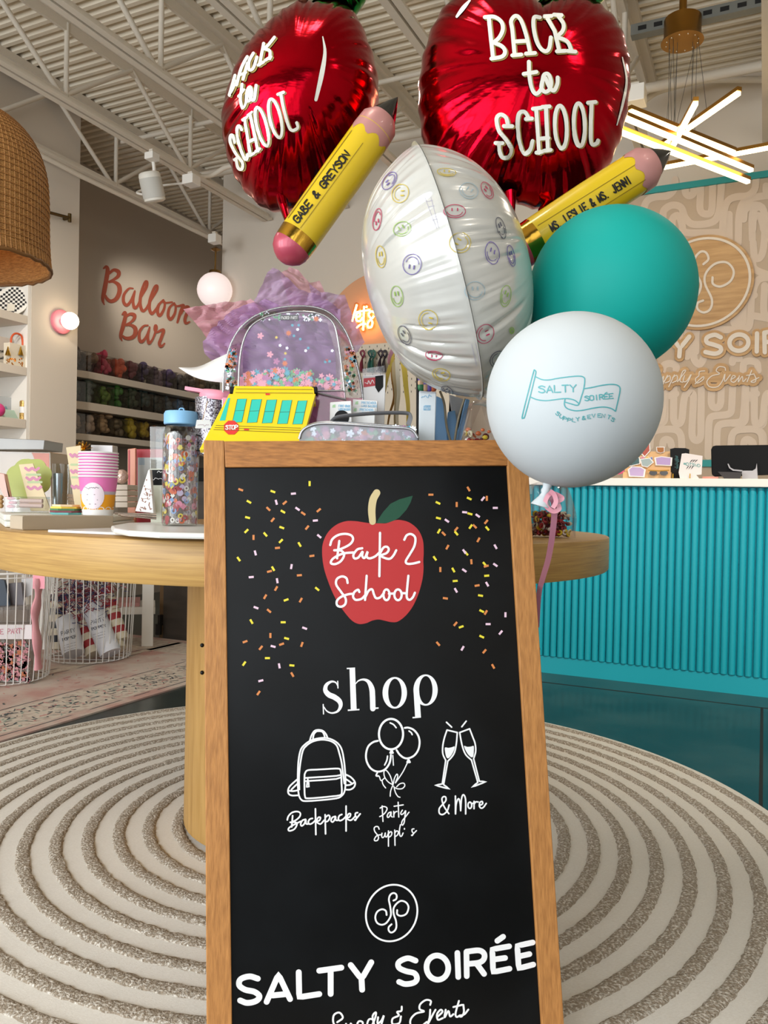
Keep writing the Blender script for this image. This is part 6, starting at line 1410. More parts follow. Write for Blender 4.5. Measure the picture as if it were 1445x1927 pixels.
m = MB(); M_BRASSD = clr('dark_brass', '5C4A2A', 0.4, metal=0.8)
t = thing('brass_rod', onQ(100, 405, QL), 'dark brass rail on the column beside the rattan lamp', 'rail')
a, b = onQ(20, 381, QL-0.06), onQ(131, 410, QL-0.06)
m.tube([a, b], 0.011, 10); m.tube([b, b + BX*(-0.058)], 0.012, 10); m.tube([b + Vector((0,0,0.03)), b - Vector((0,0,0.03))], 0.013, 10); m.build('rod', M_BRASSD, t)
# ---------------------------------------------------------------- rattan pendant
YL = 2.55; c = P(-72, 500, YL)
t = thing('rattan_pendant', c, 'woven rattan bell pendant lamp at the upper left edge', 'pendant lamp')
M_RAT = mat('woven_rattan', 'BF8C4E', 0.6, noise=('8C5C2A', 60, (1,1,6), 4, 0.35, 0.7), bump=(130, 0.8, 0.006, (1,1,3)))
pz_ = lambda y: P(-72, y, YL).z - c.z
rp = lambda x: (x+72)*YL/FPX
prof = [(rp(84),pz_(492)),(rp(80),pz_(460)),(rp(78),pz_(410)),(rp(77),pz_(360)),(rp(73),pz_(315)),(rp(62),pz_(276)),(rp(44),pz_(245)),(rp(20),pz_(222)),(rp(-8),pz_(208)),(rp(-40),pz_(198)),(0.01,pz_(195))]
pp = smooth_path([Vector((a, 0, b)) for a, b in prof], 4)
m = MB(); m.lathe([(p.x, p.z) for p in pp], 80, Matrix.Translation(c)); o = m.build('shade', M_RAT, t); sd = o.modifiers.new('thick', 'SOLIDIFY'); sd.thickness = 0.006; sd.offset = -1
m = MB(); rr = random.Random(8)
for k in range(100):
    a = 2*pi*k/100
    m.tube([c + Vector((cos(a)*(p.x+0.001), sin(a)*(p.x+0.001), p.z)) for p in pp[::3]], 0.0011, 5)
o = m.build('ribs', clr('rattan_rib', 'C08A50', 0.6), t); 
m = MB()
for f in range(3, len(pp)-6, 1):
    p = pp[f]; m.tube([c + Vector((cos(2*pi*k/64)*(p.x+0.002), sin(2*pi*k/64)*(p.x+0.002), p.z)) for k in range(65)], 0.0013, 5)
m.build('weave_bands', clr('rattan_band', 'A8733B', 0.6), t)
m = MB(); m.tube([c + Vector((cos(2*pi*k/64)*rp(83), sin(2*pi*k/64)*rp(83), pz_(494) + 0.003*sin(9*k))) for k in range(65)], 0.006, 8); m.build('rim_binding', clr('rattan_dark', '7A5226', 0.6), t)
m = MB(); m.tube([c + Vector((0,0,pz_(200))), Vector((c.x, c.y, ZD))], 0.004, 8); m.build('cord', M_BLK, t)
m = MB(); m.sphere(c + Vector((0,0,0.20)), 0.05, 20, 12); m.build('bulb', mat('warm_bulb', 'FFE2B0', 0.3, emit='FFC27A', es=9.0), t)
# ---------------------------------------------------------------- white globe pendant in the alcove
c = onQ(404, 546, 4.95)
c = P(404, 546, 6.9)
t = thing('globe_pendant', c, 'white glass globe pendant with brass cap by the alcove edge', 'pendant lamp')
m = MB(); m.sphere(c, 0.15, 32, 20); m.build('globe', mat('opal_glass', 'F2E9E8', 0.35, emit='FFE9E4', es=0.6), t)
m = MB(); m.tube([c + Vector((0,0,0.14)), P(406, 470, 6.9)], 0.008, 8); m.lathe([(0.055,0.145),(0.05,0.165),(0.0,0.17)], 24, Matrix.Translation(c)); d = P(406, 470, 6.9); m.lathe([(0.0,-0.02),(0.035,-0.005),(0.045,0.0),(0.0,0.03)], 20, Matrix.Translation(d)); m.build('brass_stem', clr('aged_brass', '8A6A3A', 0.35, metal=0.9), t)

# ================================================================ BALLOON BAR SHELVES AND BINS
QF = QL + 0.38
M_BIN = clear('bin_plastic', 'ECECEA', 0.02, 0.06)
rows = [((705, 685+14), (167,699)), ]
SHELF = [(699, 712), (757, 772), (817, 829)]
BINS = [['4E3D2E','6A513C','B53A56','C2502E','6E2F3C','473A60','564452','3E2C5C','2E2A30','3A322E','5A4426','3E3C30','242424','202022','1C1C1E'],
        ['2F3F36','5A6A60','5C7A2A','3C7A2C','2C3F2A','2A3F3C','26302E','4E5A60','5A80A8','2A3640','2E4258','2A355C','28324A'],
        ['A89684','B39C88','A98C6A','6A5C44','B8A22A','B5982A','9A5A34','5C4C3A','4A4A4A','6A5A4A']]
NAME = {'brown':0}
CN = [['dark brown','brown','hot pink','orange','wine red','dark violet','mauve','purple','charcoal','dark umber','amber','olive','black','jet black','deep black'],
      ['dark green','pale green','lime green','leaf green','forest green','deep teal','bottle green','slate','sky blue','dark blue grey','steel blue','navy','midnight blue'],
      ['cream','off white','tan','dark olive','yellow','golden yellow','burnt orange','brown','grey','taupe']]
RN = ('top', 'middle', 'bottom')
binp = None
for r, (yt, yb_) in enumerate(SHELF):
    zt, zl = zq(167, yt, QF), zq(167, yb_, QF)
    t = thing('bin_shelf', B(-QF-0.18, 6.2, zl), 'pale %s shelf of balloon bins along the alcove wall' % RN[r], 'shelf', 'alcove bin shelves', rz=BA)
    u0 = (BLDI @ onQ(167, yt, QF)).y
    lo = [B(-QF, u0, zl), B(-QF, 8.28, zl), B(-5.435, 8.28, zl), B(-5.435, 4.43, zl), B(-QF-0.03, 4.43, zl), B(-QF-0.03, u0-0.12, zl)]
    m = MB(); m.hexa(lo, [p + Vector((0,0,zt-zl)) for p in lo]); m.build('board', M_SHELF, t, bevel=0.002)
    for k, col in enumerate(BINS[r]):
        w_ = 0.148; u = 4.83 + k*0.162
        if u > 8.1: break
        rr = random.Random(100*r+k); hb_ = 0.165
        c = B(-QF-0.14, u, zt+0.001)
        t = thing('balloon_bin', c, 'clear bin of %s balloons on the %s alcove shelf' % (CN[r][k], RN[r]), 'bin', 'clear balloon bins', rz=BA)
        if binp is None:
            m = MB(); w2 = w_/2
            P4 = [(0.0,-w2),(0.0,w2),(-0.20,w2),(-0.20,-w2)]
            lo_ = [BLD @ Vector((-QF-0.03+x, u+y, zt+0.001)) for x, y in P4]; hi_ = [p + Vector((0,0,hb_)) for p in lo_]
            m.smooth = False; m.add(lo_+hi_, [(3,2,1,0),(0,1,5,4),(1,2,6,5),(2,3,7,6),(3,0,4,7)]); binp = m.build('bin', M_BIN, t)
            m = MB(); m.tube(hi_ + hi_[:1], 0.003, 6); binr = m.build('rim', M_BIN, binp)
        else:
            o = binp.copy(); COL.objects.link(o); o.parent = t; o2 = binr.copy(); COL.objects.link(o2); o2.parent = o
        m = MB(); full = rr.uniform(0.75, 1.1)
        for j in range(34):
            m.sphere(BLD @ Vector((-QF-0.03-rr.uniform(0.03,0.17), u+rr.uniform(-0.045,0.045), zt+0.028+full*0.15*rr.random()**0.8)), rr.uniform(0.026,0.040), 9, 6, (rr.uniform(.6,1.2), 1, rr.uniform(.6,1.2)))
        o = m.build('balloons', clr('balloon_heap_'+col, col, 0.55), t); o['kind'] = 'stuff'

# ================================================================ BACK WALL: NEON, PEGBOARD, CABINET
SURFN = on_plane(AX*(UB-0.06), AX); zf = Z(640, 540, 8.756)
t = thing('neon_sign', onU(690, 597, UB-0.05), "warm glowing neon script sign reading let's on the peach arch", 'neon sign')
NE = [('s',[(275,290),(262,340),(240,410),(215,500),(200,570)]), ('s',[(265,500),(320,480),(330,440),(290,425),(262,480),(270,550),(330,560),(370,500)]), ('p',[(395,318),(385,520),(380,715)]), ('s',[(258,420),(370,395),(490,380)]), ('p',[(442,312),(430,345)]), ('s',[(560,420),(510,400),(470,450),(500,515),(530,580),(520,650),(470,670),(450,620),(480,560),(560,480)]), ('s',[(268,675),(340,620),(420,608)]), ('s',[(600,420),(700,380),(800,420),(760,500)]), ('p',[(690,300),(720,560)])]
M_NEON = mat('lit_neon', 'FFE8C8', 0.4, emit='FFB86A', es=11.0)
m = MB()
for kind, pts in NE:
    pts = [zf(p) for p in pts]; p3 = [SURFN(*p)[0] for p in pts]
    m.tube(smooth_path(p3, 5) if kind == 's' else p3, 0.0075, 8)
m.build('tube', M_NEON, t)
pr = Print(on_plane(AX*(UB-0.02), AX), 0.006, thick=0.006); pr.strokes(NE, 8.0, zf, n=4); pr.build('backing', clear('neon_backing', 'F6D9B8', 0.08, 0.1, 'E9A25C', 0.35), t)
UP = 5.05
q4 = [onU(655, 648, UP), onU(770, 645, UP)]
t = thing('pegboard', (q4[0]+q4[1])/2, 'cream pegboard panel below the neon sign', 'pegboard')
vp0, vp1 = (BLDI @ q4[0]).x - 0.45, (BLDI @ q4[1]).x + 0.35; zp = (q4[0].z + q4[1].z)/2
m = MB(); bb(m, vp0, vp1, UP, UP+0.02, 1.15, zp); m.build('panel', clr('pegboard_cream', 'CFC4B2', 0.6), t)
m = MB(); m.smooth = False
for i in range(int((vp1-vp0)/0.03)):
    for j in range(16):
        if (i+j) % 2: continue
        a = vp0 + 0.02 + i*0.03; z_ = zp - 0.025 - j*0.022
        m.add([B(a,UP-0.001,z_), B(a+0.005,UP-0.001,z_), B(a+0.005,UP-0.001,z_+0.013), B(a,UP-0.001,z_+0.013)], [(0,1,2,3)])
o = m.build('peg_holes', clr('peg_hole', '3A342C'), t, fix=False); o['kind'] = 'stuff'
for k, (x, col, nm) in enumerate(((682,'6E2236','wine red'), (697,'1F4A44','dark green'), (702,'2C5C50','bottle green'), (716,'2A1A28','near black'), (724,'201820','black'))):
    c = onU(x, 680, UP-0.05); t = thing('hanging_bow', c, nm + ' ribbon bow hanging on the pegboard', 'bow', 'bows on the pegboard')
    mt = clr('bow_'+nm.replace(' ','_'), col, 0.5); m = MB()
    m.tube(smooth_path([onU(x, 672, UP-0.03), onU(x-4, 664, UP-0.05), onU(x+1, 660, UP-0.05), onU(x+4, 666, UP-0.05), onU(x, 674, UP-0.04)], 4), 0.008, 6, flat=0.5); m.build('loop', mt, t)
    m = MB(); m.tube([onU(x, 672, UP-0.04), onU(x-2, 684, UP-0.06), onU(x-2, 700, UP-0.06)], 0.02, 8, rs=[0.008,0.026,0.034], flat=0.5); m.build('tails', mt, t)
    m = MB(); m.tube([onU(x, 668, UP-0.001), onU(x, 669, UP-0.06)], 0.003, 6); m.build('hook', clr('hook_steel', 'B0B0B0', 0.3, metal=0.8), t)
# dark cabinet whose base shows under the table
t = thing('dark_cabinet', B(-3.2, 4.5, 0), 'dark brown cabinet standing behind the table on the patterned rug edge', 'cabinet', rz=BA)
cl = (BLDI @ G(304, 1202, 0)).x
m = MB(); bb(m, cl, cl+1.3, 4.19, 4.75, 0.002, 1.06); m.build('carcass', mat('dark_stain', '3B342E', 0.5, noise=('4A423A', 4, (1,1,4), 4, 0.4, 0.7)), t)
m = MB(); bb(m, cl-0.035, cl, 4.195, 4.75, 0.002, 1.06); m.build('wooden_edge', clr('cabinet_wood', '6A5030', 0.5), t)
m = MB(); bb(m, cl-0.04, cl+1.31, 4.17, 4.77, 1.06, 1.145); m.build('top', M_BLK, t, bevel=0.003)
m = MB(); bb(m, cl-0.02, cl+0.0, 4.16, 4.19, 0.09, 0.16); m.tube([B(cl-0.012,4.16,0.03), B(cl-0.012,4.16,0.10)], 0.022, 10); m.build('castor', clr('castor_dark', '24201E', 0.4, metal=0.4), t)
# white side table
c0 = G(277, 1218, 0); fw = Vector((c0.x, c0.y, 0)).normalized(); lf_ = Vector((-fw.y, fw.x, 0)); rz_ = math.atan2(-lf_.y, -lf_.x)
t = thing('side_table', c0 + lf_*0.3 + fw*0.2, 'white square legged side table with a low shelf behind the round table', 'table', rz=rz_)
def tb(m, l0, l1, f0, f1, z0, z1):
    q = [c0 + lf_*l + fw*f for l, f in ((l0,f0),(l1,f0),(l1,f1),(l0,f1))]; m.hexa([Vector((p.x,p.y,z0)) for p in q], [Vector((p.x,p.y,z1)) for p in q])
for l, f in ((0,0), (0.62,0), (0.0,0.40), (0.62,0.40)):
    m = MB(); tb(m, l-0.035, l+0.035, f-0.02, f+0.05, 0.008, 0.70); m.build('leg', M_WHITE, t, bevel=0.003)
m = MB(); tb(m, -0.045, 0.60, 0.03, 0.38, 0.205, 0.25); m.build('shelf', M_WHITE, t)
m = MB(); tb(m, -0.06, 0.68, -0.03, 0.47, 0.70, 0.74); m.build('top', M_WHITE, t)
m = MB(); tb(m, 0.05, 0.40, 0.06, 0.36, 0.251, 0.275); tag(m.build('pink_folder', clr('dusty_pink', 'B98480', 0.6)), 'dusty pink folder on the low shelf of the white side table', 'folder')

# ================================================================ WIRE BASKETS
M_WIRE = clr('white_wire', 'E2DFDA', 0.4)
def basket(cx_, base_y, top_px, rim_y, label):
    c = G(cx_, base_y, 0.009); Yc = c.y + 0.0; return c
def wire_basket(c, rb_, rt_, h, nw, label):
    t = thing('wire_basket', c, label, 'basket', 'white wire baskets')
    pr_ = [(rb_*0.90, 0.004), (rb_*0.97, 0.012), (rb_, 0.035), (rb_ + (rt_-rb_)*0.5, h*0.5), (rt_, h)]
    for k in range(nw):
        a = 2*pi*k/nw; m = MB(); m.tube(smooth_path([c + Vector((cos(a)*r_, sin(a)*r_, z_)) for r_, z_ in pr_], 3), 0.0026, 6); m.build('wire', M_WIRE, t)
    def ring(r_, z_, w_, nm): 
        m = MB(); m.tube([c + Vector((cos(2*pi*k/56)*r_, sin(2*pi*k/56)*r_, z_)) for k in range(57)], w_, 8); m.build(nm, M_WIRE, t)
    ring(rt_, h, 0.006, 'rim'); ring(rt_*0.995, h-0.022, 0.003, 'ring'); ring(rb_*0.9, 0.006, 0.003, 'base_ring')
    for k in range(5):
        m = MB(); y = -rb_*0.8 + k*rb_*0.4; w_ = sqrt(max(0.001, (rb_*0.9)**2 - y*y)); m.tube([c + Vector((-w_, y, 0.005)), c + Vector((w_, y, 0.005))], 0.0025, 6); m.build('base_wire', M_WIRE, t)
    return t
C1 = P(4, 1250, G(4, 1296, 0.009).y + 0.22); C1.z = 0.0098
C2 = P(167, 1230, G(165, 1252, 0.009).y + 0.22); C2.z = 0.0098
wire_basket(C1, 0.225, 0.262, 0.555, 42, 'white wire basket of pink party kit at the left edge')
wire_basket(C2, 0.235, 0.262, 0.60, 42, 'white wire basket of striped party poppers beside the white side table')
def incl(name, p0, p1, r, mt, label, cat, group=None, n=18): 
    t = thing(name, p0, label, cat, group); m = MB(); m.tube([p0, p1], r, n); b = m.build('tube', mt, t); return t, b
M_STR = clr('navy_stripe', '20222C'); M_CREAM = clr('cream_paper', 'D8CDB6'); M_REDS = clr('red_stripe_paper', '9E2A30')
def popper(px0, py0, px1, py1, Y0, Y1, r, colA, colB, nb_, label):
    a, b = P(px0, py0, Y0), P(px1, py1, Y1)
    if a.z < 0.018 + r*0.6: a.z = 0.018 + r*0.6
    t = thing('party_popper', a, label, 'party popper', 'striped party poppers in the basket'); ax = b-a
    for k in range(nb_):
        m = MB(); m.tube([a + ax*(k/nb_), a + ax*((k+1)/nb_)], r, 18); m.build('band', colA if k % 2 else colB, t)
Yb = C2.y
popper(106, 1232, 110, 1120, Yb+0.02, Yb+0.10, 0.046, M_STR, M_CREAM, 8, 'black and cream striped popper at the left side of the basket')
popper(177, 1236, 148, 1150, Yb-0.10, Yb+0.02, 0.046, M_REDS, M_CREAM, 7, 'red and white striped popper leaning behind the first white popper')
popper(227, 1205, 196, 1110, Yb-0.02, Yb+0.06, 0.048, M_REDS, M_CREAM, 8, 'red and cream striped popper leaning right in the basket')
popper(226, 1222, 205, 1178, Yb-0.06, Yb+0.02, 0.036, M_REDS, M_CREAM, 3, 'short red and cream popper low at the right of the basket')
for k, (x0, y0, x1, y1, dy, lb) in enumerate(((138,1250,125,1165,-0.17,'white wrapped popper with printed lettering, left of the basket'), (208,1238,172,1140,-0.13,'white wrapped popper with printed lettering leaning right in the basket'))):
    a, b = P(x0, y0, Yb+dy), P(x1, y1, Yb+dy+0.10)
    if a.z < 0.06: a.z = 0.06
    t, o = incl('wrapped_popper', a, b, 0.060, clr('popper_white', 'D9DBE2', 0.4), lb, 'party popper', 'white wrapped poppers')
    SF = on_mesh([o]); pr = Print(SF, 0.001); xm, ym = x1 + (x0-x1)*0.35, y1 + (y0-y1)*0.35
    pr.strokes(text('PARTY', (xm-13,ym+1), (xm+12,ym-6), 7) + text('POPPER', (xm-11,ym+12), (xm+14,ym+5), 5), 0.9); pr.strokes([('p',[(xm-9,ym+20+5*j),(xm+13,ym+14+5*j)]) for j in range(3)], 0.5); pr.build('lettering', clr('popper_ink', '4A4C58'), o)
t = thing('tinsel_fringe', C2 + Vector((-0.05,0,0.42)), 'red white and navy tinsel fringe on top of the poppers', 'tinsel'); rr = random.Random(12); m = MB(); m.smooth = False
for k in range(900):
    p = C2 + Vector((rr.gauss(-0.02,0.09), rr.gauss(-0.06,0.07), 0.36 + rr.gauss(0,0.065))); d = Vector((rr.gauss(0,1), rr.gauss(0,1), rr.gauss(0,0.7))).normalized()*rr.uniform(0.012,0.032); s = d.cross(Vector((rr.gauss(0,1),rr.gauss(0,1),rr.gauss(0,1)))).normalized()*0.0022
    if (p - C2).xy.length > 0.22: continue
    m.m = rr.choice((0,0,1,1,2)); m.add([p-d-s, p-d+s, p+d+s, p+d-s], [(0,1,2,3)])
o = m.build('strands', [clr('tinsel_red', '8A1F2C', 0.4), clr('tinsel_navy', '23265A', 0.4), clr('tinsel_white', 'D2CCD0', 0.4)], t, fix=False); o['kind'] = 'stuff'
# first basket: pink kit
Yc = C1.y
def boxin(name, px, y0, y1, w, Y, th, mt, label, cat, lean=0.0, txt=None):
    return card(name, [(px-w/2,y0),(px+w/2,y0),(px+w/2,y1),(px-w/2,y1)], Y, th, mt, label, cat, lean=lean)
t, b, SF, q3 = card('party_kit_box', [(-40,1176),(60,1176),(60,1203),(-40,1203)], Yc-0.16, 0.03, clr('kit_white', 'D9D2D2', 0.5), 'white party kit box with pink lettering in the left basket', 'box')
pr = Print(SF, 0.001); pr.strokes(text('ICE PARTY', (-12,1194), (46,1191), 9), 1.6); pr.build('lettering', clr('kit_pink_ink', 'C07A86'), b)
t, b, SF, q3 = card('clear_kit_pouch', [(-40,1144),(58,1140),(56,1284),(-40,1284)], Yc-0.10, 0.06, clear('pouch_film', 'E0DCD8', 0.06, 0.08, 'A69A90', 0.45), 'clear confetti pouch filling the left wire basket', 'pouch', zb=0.02)
rr = random.Random(31); m = MB(); m.smooth = False
for k in range(170): m.m = rr.choice((0,1,0,2,3)); flower(m, P(rr.uniform(-20,54), rr.uniform(1205,1280), Yc-0.107), rr.uniform(0.008,0.016), 5, X, Yv, 0.6)
o = m.build('confetti', [clr('kit_conf_pink', 'D08E94'), clr('kit_conf_orange', 'B96A42'), clr('kit_conf_grey', '8A8A84'), clr('kit_conf_rose', 'C48088')], t, fix=False); o['kind'] = 'stuff'
t = thing('pink_fabric', P(72, 1180, Yc-0.12), 'folded pink fabric strip hanging inside the left basket', 'fabric')
m = MB(); m.tube(smooth_path([P(73,1088,Yc-0.14), P(72,1120,Yc-0.14), P(66,1160,Yc-0.13), P(70,1210,Yc-0.15), P(72,1258,Yc-0.14)], 6), 0.03, 12, rs=[0.034+0.008*sin(i*0.8) for i in range(25)], flat=0.45); m.build('strip', clr('fabric_pink', 'D99AA0', 0.7), t)
m = MB(); m.hexa([P(62,1078,Yc-0.15),P(84,1078,Yc-0.15),P(84,1108,Yc-0.15),P(62,1108,Yc-0.15)], [P(62,1078,Yc-0.16),P(84,1078,Yc-0.16),P(84,1108,Yc-0.16),P(62,1108,Yc-0.16)]); m.build('end_flap', clr('fabric_pink2', 'EFA0AE', 0.6), t)
for k, (q, dy, col, lb) in enumerate((([(-20,1085),(8,1092),(20,1150),(-20,1150)], -0.02, '3F4A58', 'dark blue packet at the back of the left basket'), ([(14,1098),(40,1096),(46,1150),(22,1150)], 0.02, '6A6468', 'grey patterned packet in the left basket'), ([(40,1090),(62,1086),(60,1120),(42,1126)], 0.06, 'C9C6C6', 'white folded packet behind the pink fabric'), ([(-30,1148),(52,1148),(52,1174),(-30,1174)], -0.05, '8A7A68', 'gold edged tan box in the left basket'))):
    card('kit_packet', q, Yc+dy, 0.02, clr('kit_'+col, col, 0.5), lb, 'packet')

# ================================================================ WALL SIGN OVER THE COUNTER
M_PLY = mat('birch_ply', 'CFA672', 0.5, noise=('AE8552', 4, (1,1,9), 5, 0.35, 0.75)); M_OFFW = clr('sign_cream', 'E3D8CA', 0.45)
t = thing('round_wall_sign', onU(1337, 532, UB), 'round plywood wall sign with a cream ring and curled emblem', 'sign')
cl_, cr_ = BLDI @ onU(1419, 532, UB), BLDI @ onU(1330, 532, UB)
zt_, zb2 = (BLDI @ onU(1337, 443, UB)).z, (BLDI @ onU(1337, 621, UB)).z
rs_ = (zt_-zb2)/2; vc = cl_.x - rs_; zc = (zt_+zb2)/2
def wallc(r_, u_, n_=64): return [B(vc + r_*cos(2*pi*k/n_), u_, zc + r_*sin(2*pi*k/n_)) for k in range(n_)]
m = MB(); m.plate(wallc(rs_, UB-0.017), AX, 0.022); disc = m.build('disc', M_PLY, t)
m = MB(); m.plate(wallc(rs_*0.945, UB-0.031), AX, 0.006, holes=[wallc(rs_*0.895, UB-0.031)]); m.build('ring', M_OFFW, t)
SF = on_plane(AX*(UB-0.028), AX); pr = Print(SF, 0.006, thick=0.006); zf = Z(1140, 320, 3.212); pr.eps = 6e-5
LG = [('s',[(590,570),(620,540),(605,500),(570,497),(535,545),(545,620),(575,690),(555,755),(510,790),(450,790),(410,740),(420,670),(470,630),(520,645)]), ('s',[(645,650),(648,690),(695,705),(755,670),(772,610),(730,560),(660,568),(605,625),(600,690),(640,780),(632,840),(592,862),(555,842),(555,805),(588,790)])]
pr.strokes(LG, 4.3, zf, n=6); pr.build('emblem', M_OFFW, t)
zf = Z(1180, 620, 5.453)
t = thing('shop_name_sign', onU(1330, 655, UB), 'plywood backed cream capital letters on the wallpaper under the round sign', 'sign')
WS = [('p',[(180,120),(250,230)]), ('p',[(320,100),(250,230),(245,330)]), ('p',[(490,125),(545,200),(640,80)]), ('p',[(545,200),(538,282)]), ('s',[(962,88),(900,62),(822,90),(822,140),(890,163),(958,190),(958,232),(900,255),(805,238)]), ell(1148,142,97,83,-8,30), ('p',[(1333,48),(1330,232)]), ('p',[(1412,240),(1408,42)]), ('s',[(1408,40),(1500,28),(1550,60),(1540,110),(1480,130),(1412,135)]), ('p',[(1480,130),(1560,215)]), ('p',[(1760,0),(1640,18),(1645,205),(1765,180)]), ('p',[(1645,110),(1745,95)]), ('p',[(1960,-25),(1840,-8),(1845,178),(1965,152)]), ('p',[(1845,85),(1945,70)])]
SF = on_plane(AX*(UB-0.006), AX)
pr = Print(SF, 0.014, thick=0.014); pr.eps = 5e-5; pr.strokes(WS, 19, zf); pr.build('backing', M_PLY, t)
pr = Print(SF, 0.022, thick=0.007); pr.eps = 5e-5; pr.strokes(WS, 8.4, zf); pr.build('letters', M_OFFW, t)
t = thing('tag_line_sign', onU(1330, 715, UB), 'plywood backed cream script words under the capital letters', 'sign')
WE = [('s',[(240,470),(300,390),(330,400),(320,440),(290,450),(300,500),(280,560),(230,560)]), ('s',[(330,480),(315,540),(345,542),(378,482),(370,540),(398,520)]), ('s',[(418,475),(385,540),(355,598)]), ('s',[(402,505),(440,480),(442,530),(395,552)]), ('s',[(488,470),(460,530),(430,592)]), ('s',[(470,498),(512,475),(515,525),(465,552)]), ('s',[(520,540),(590,450),(602,422),(570,440),(545,530),(572,546)]), ('s',[(592,480),(578,535),(612,535),(655,470)]), ('s',[(660,470),(630,535),(588,598)]),
 ('s',[(797,430),(745,438),(738,480),(705,510),(718,555),(780,522),(782,490),(700,562)]), ('s',[(1010,425),(1002,395),(945,388),(915,428),(950,460),(870,482),(820,540),(848,592),(930,592),(980,530),(1005,460),(1002,540),(1060,470)]), ('s',[(1065,520),(1112,490),(1085,480),(1065,530),(1100,546),(1142,500)]), ('s',[(1152,480),(1140,545),(1182,485),(1190,540),(1222,510)]), ('p',[(1278,425),(1230,542)]), ('p',[(1225,478),(1292,464)]), ('s',[(1300,460),(1322,510),(1310,545),(1270,540),(1352,498)])]
pr = Print(SF, 0.014, thick=0.014); pr.eps = 5e-5; pr.strokes(WE, 14, zf, n=4); pr.stroke('s', [(240,500),(500,510),(740,500),(960,500),(1320,500)], 17, zf); pr.build('backing', M_PLY, t)
pr = Print(SF, 0.020, thick=0.006); pr.eps = 5e-5; pr.strokes(WE, 1.9, zf, n=4); pr.build('script', M_OFFW, t)

# ================================================================ LIGHT BAR CHANDELIER
t = thing('light_bar_chandelier', P(1285, 70, 4.4), 'brass canopy hanging crossed glowing light bars over the counter', 'chandelier')
cc = P(1284, 62, 4.4); rc = 36*4.4/1500
M_BRASS = clr('brushed_brass', 'A87B36', 0.3, metal=0.9)
m = MB(); m.lathe([(0.0,0.075),(rc*0.92,0.075),(rc*0.92,-0.02),(rc*1.06,-0.05),(0.0,-0.05)], 40, Matrix.Translation(cc)); can = m.build('canopy', M_BRASS, t)
m = MB(); m.tube([cc + Vector((0,0,0.07)), Vector((cc.x, cc.y, ZD))], 0.02, 10); m.build('stem', M_BRASS, t)
M_LED = mat('lit_led', 'FFF4DC', 0.4, emit='FFDDA0', es=8.0)
ZL = 2.98
BARS = [(a, b, (ZL+d-EYE.z)*FPX/(958-a[1]), (ZL+d-EYE.z)*FPX/(958-b[1])) for a, b, d in (((1186,208),(1381,286),0.03), ((1166,216),(1414,319),-0.02), ((1120,228),(1408,341),-0.06), ((1248,314),(1475,271),0.06), ((1309,192),(1264,277),0.0), ((1390,173),(1246,274),0.05))]
rr = random.Random(2)
for k, (a, b, Ya, Yb2) in enumerate(BARS):
    A, Bq = P(*a, Ya), P(*b, Yb2); ax = (Bq-A); L = ax.length; ax.normalize(); sd = ax.cross(Vector((0,0,1))).normalized(); up = sd.cross(ax)
    def bar(w0, w1, h0, h1, e=0.0):
        lo = [A - ax*e + sd*w0 + up*h0, A - ax*e + sd*w1 + up*h0, Bq + ax*e + sd*w1 + up*h0, Bq + ax*e + sd*w0 + up*h0]; return lo, [p + up*(h1-h0) for p in lo]
    m = MB(); m.hexa(*bar(-0.013, 0.013, 0.004, 0.024, 0.006)); hs = m.build('bar_housing', M_BRASS, t)
    m = MB(); m.hexa(*bar(-0.012, 0.012, -0.014, 0.0035)); m.build('diffuser', M_LED, hs)
    for f in (0.3, 0.7):
        tx = cc.x + rc*0.78*(-1 if f < 0.5 else 1)*(1.0, 0.7, 0.9, 0.55, 0.3, 0.8)[k]
        s_ = min(0.96, max(0.04, (tx - A.x)/(Bq.x - A.x))); p = A + ax*L*s_ + up*0.024
        dy = max(-1, min(1, (p.y - cc.y)))*0.3; q = Vector((cc.x + max(-rc*0.8, min(rc*0.8, p.x-cc.x)), cc.y + max(-rc*0.5, min(rc*0.5, dy)), cc.z-0.05))
        m = MB(); m.tube([q, p], 0.0013, 6); m.build('suspension_wire', clr('wire_steel', '6A665E', 0.4, metal=0.7), t)
m = MB()
for k in range(12):
    an = 2*pi*k/12; m.sphere(cc + Vector((rc*0.8*cos(an), rc*0.8*sin(an), -0.052)), 0.005, 8, 6)
m.build('wire_grips', clr('grip_chrome', 'E8DCC0', 0.15, metal=1), can)

# ================================================================ ON THE COUNTER
def atc(px, py, Y): p = P(px, py, Y); return p
UC = 4.56
def cplane(px, py, du=0.0): return onU(px, py, UC+du)
def ccard(name, px, th, mt, label, cat, du=0.0, zb=ZT+0.0005, group=None, bevel=0.001, drop_=True):
    q = [cplane(x, y, du) for x, y in px]
    if drop_:
        for i, p in enumerate(q):
            if i >= len(q)-2: q[i] = Vector((p.x, p.y, zb))
    c = (q[-1]+q[-2])/2; t = thing(name, c, label, cat, group); m = MB(); m.plate(q, AX, th); b = m.build('body', mt, t); return t, b, on_plane(AX*(UC+du-th/2), AX)
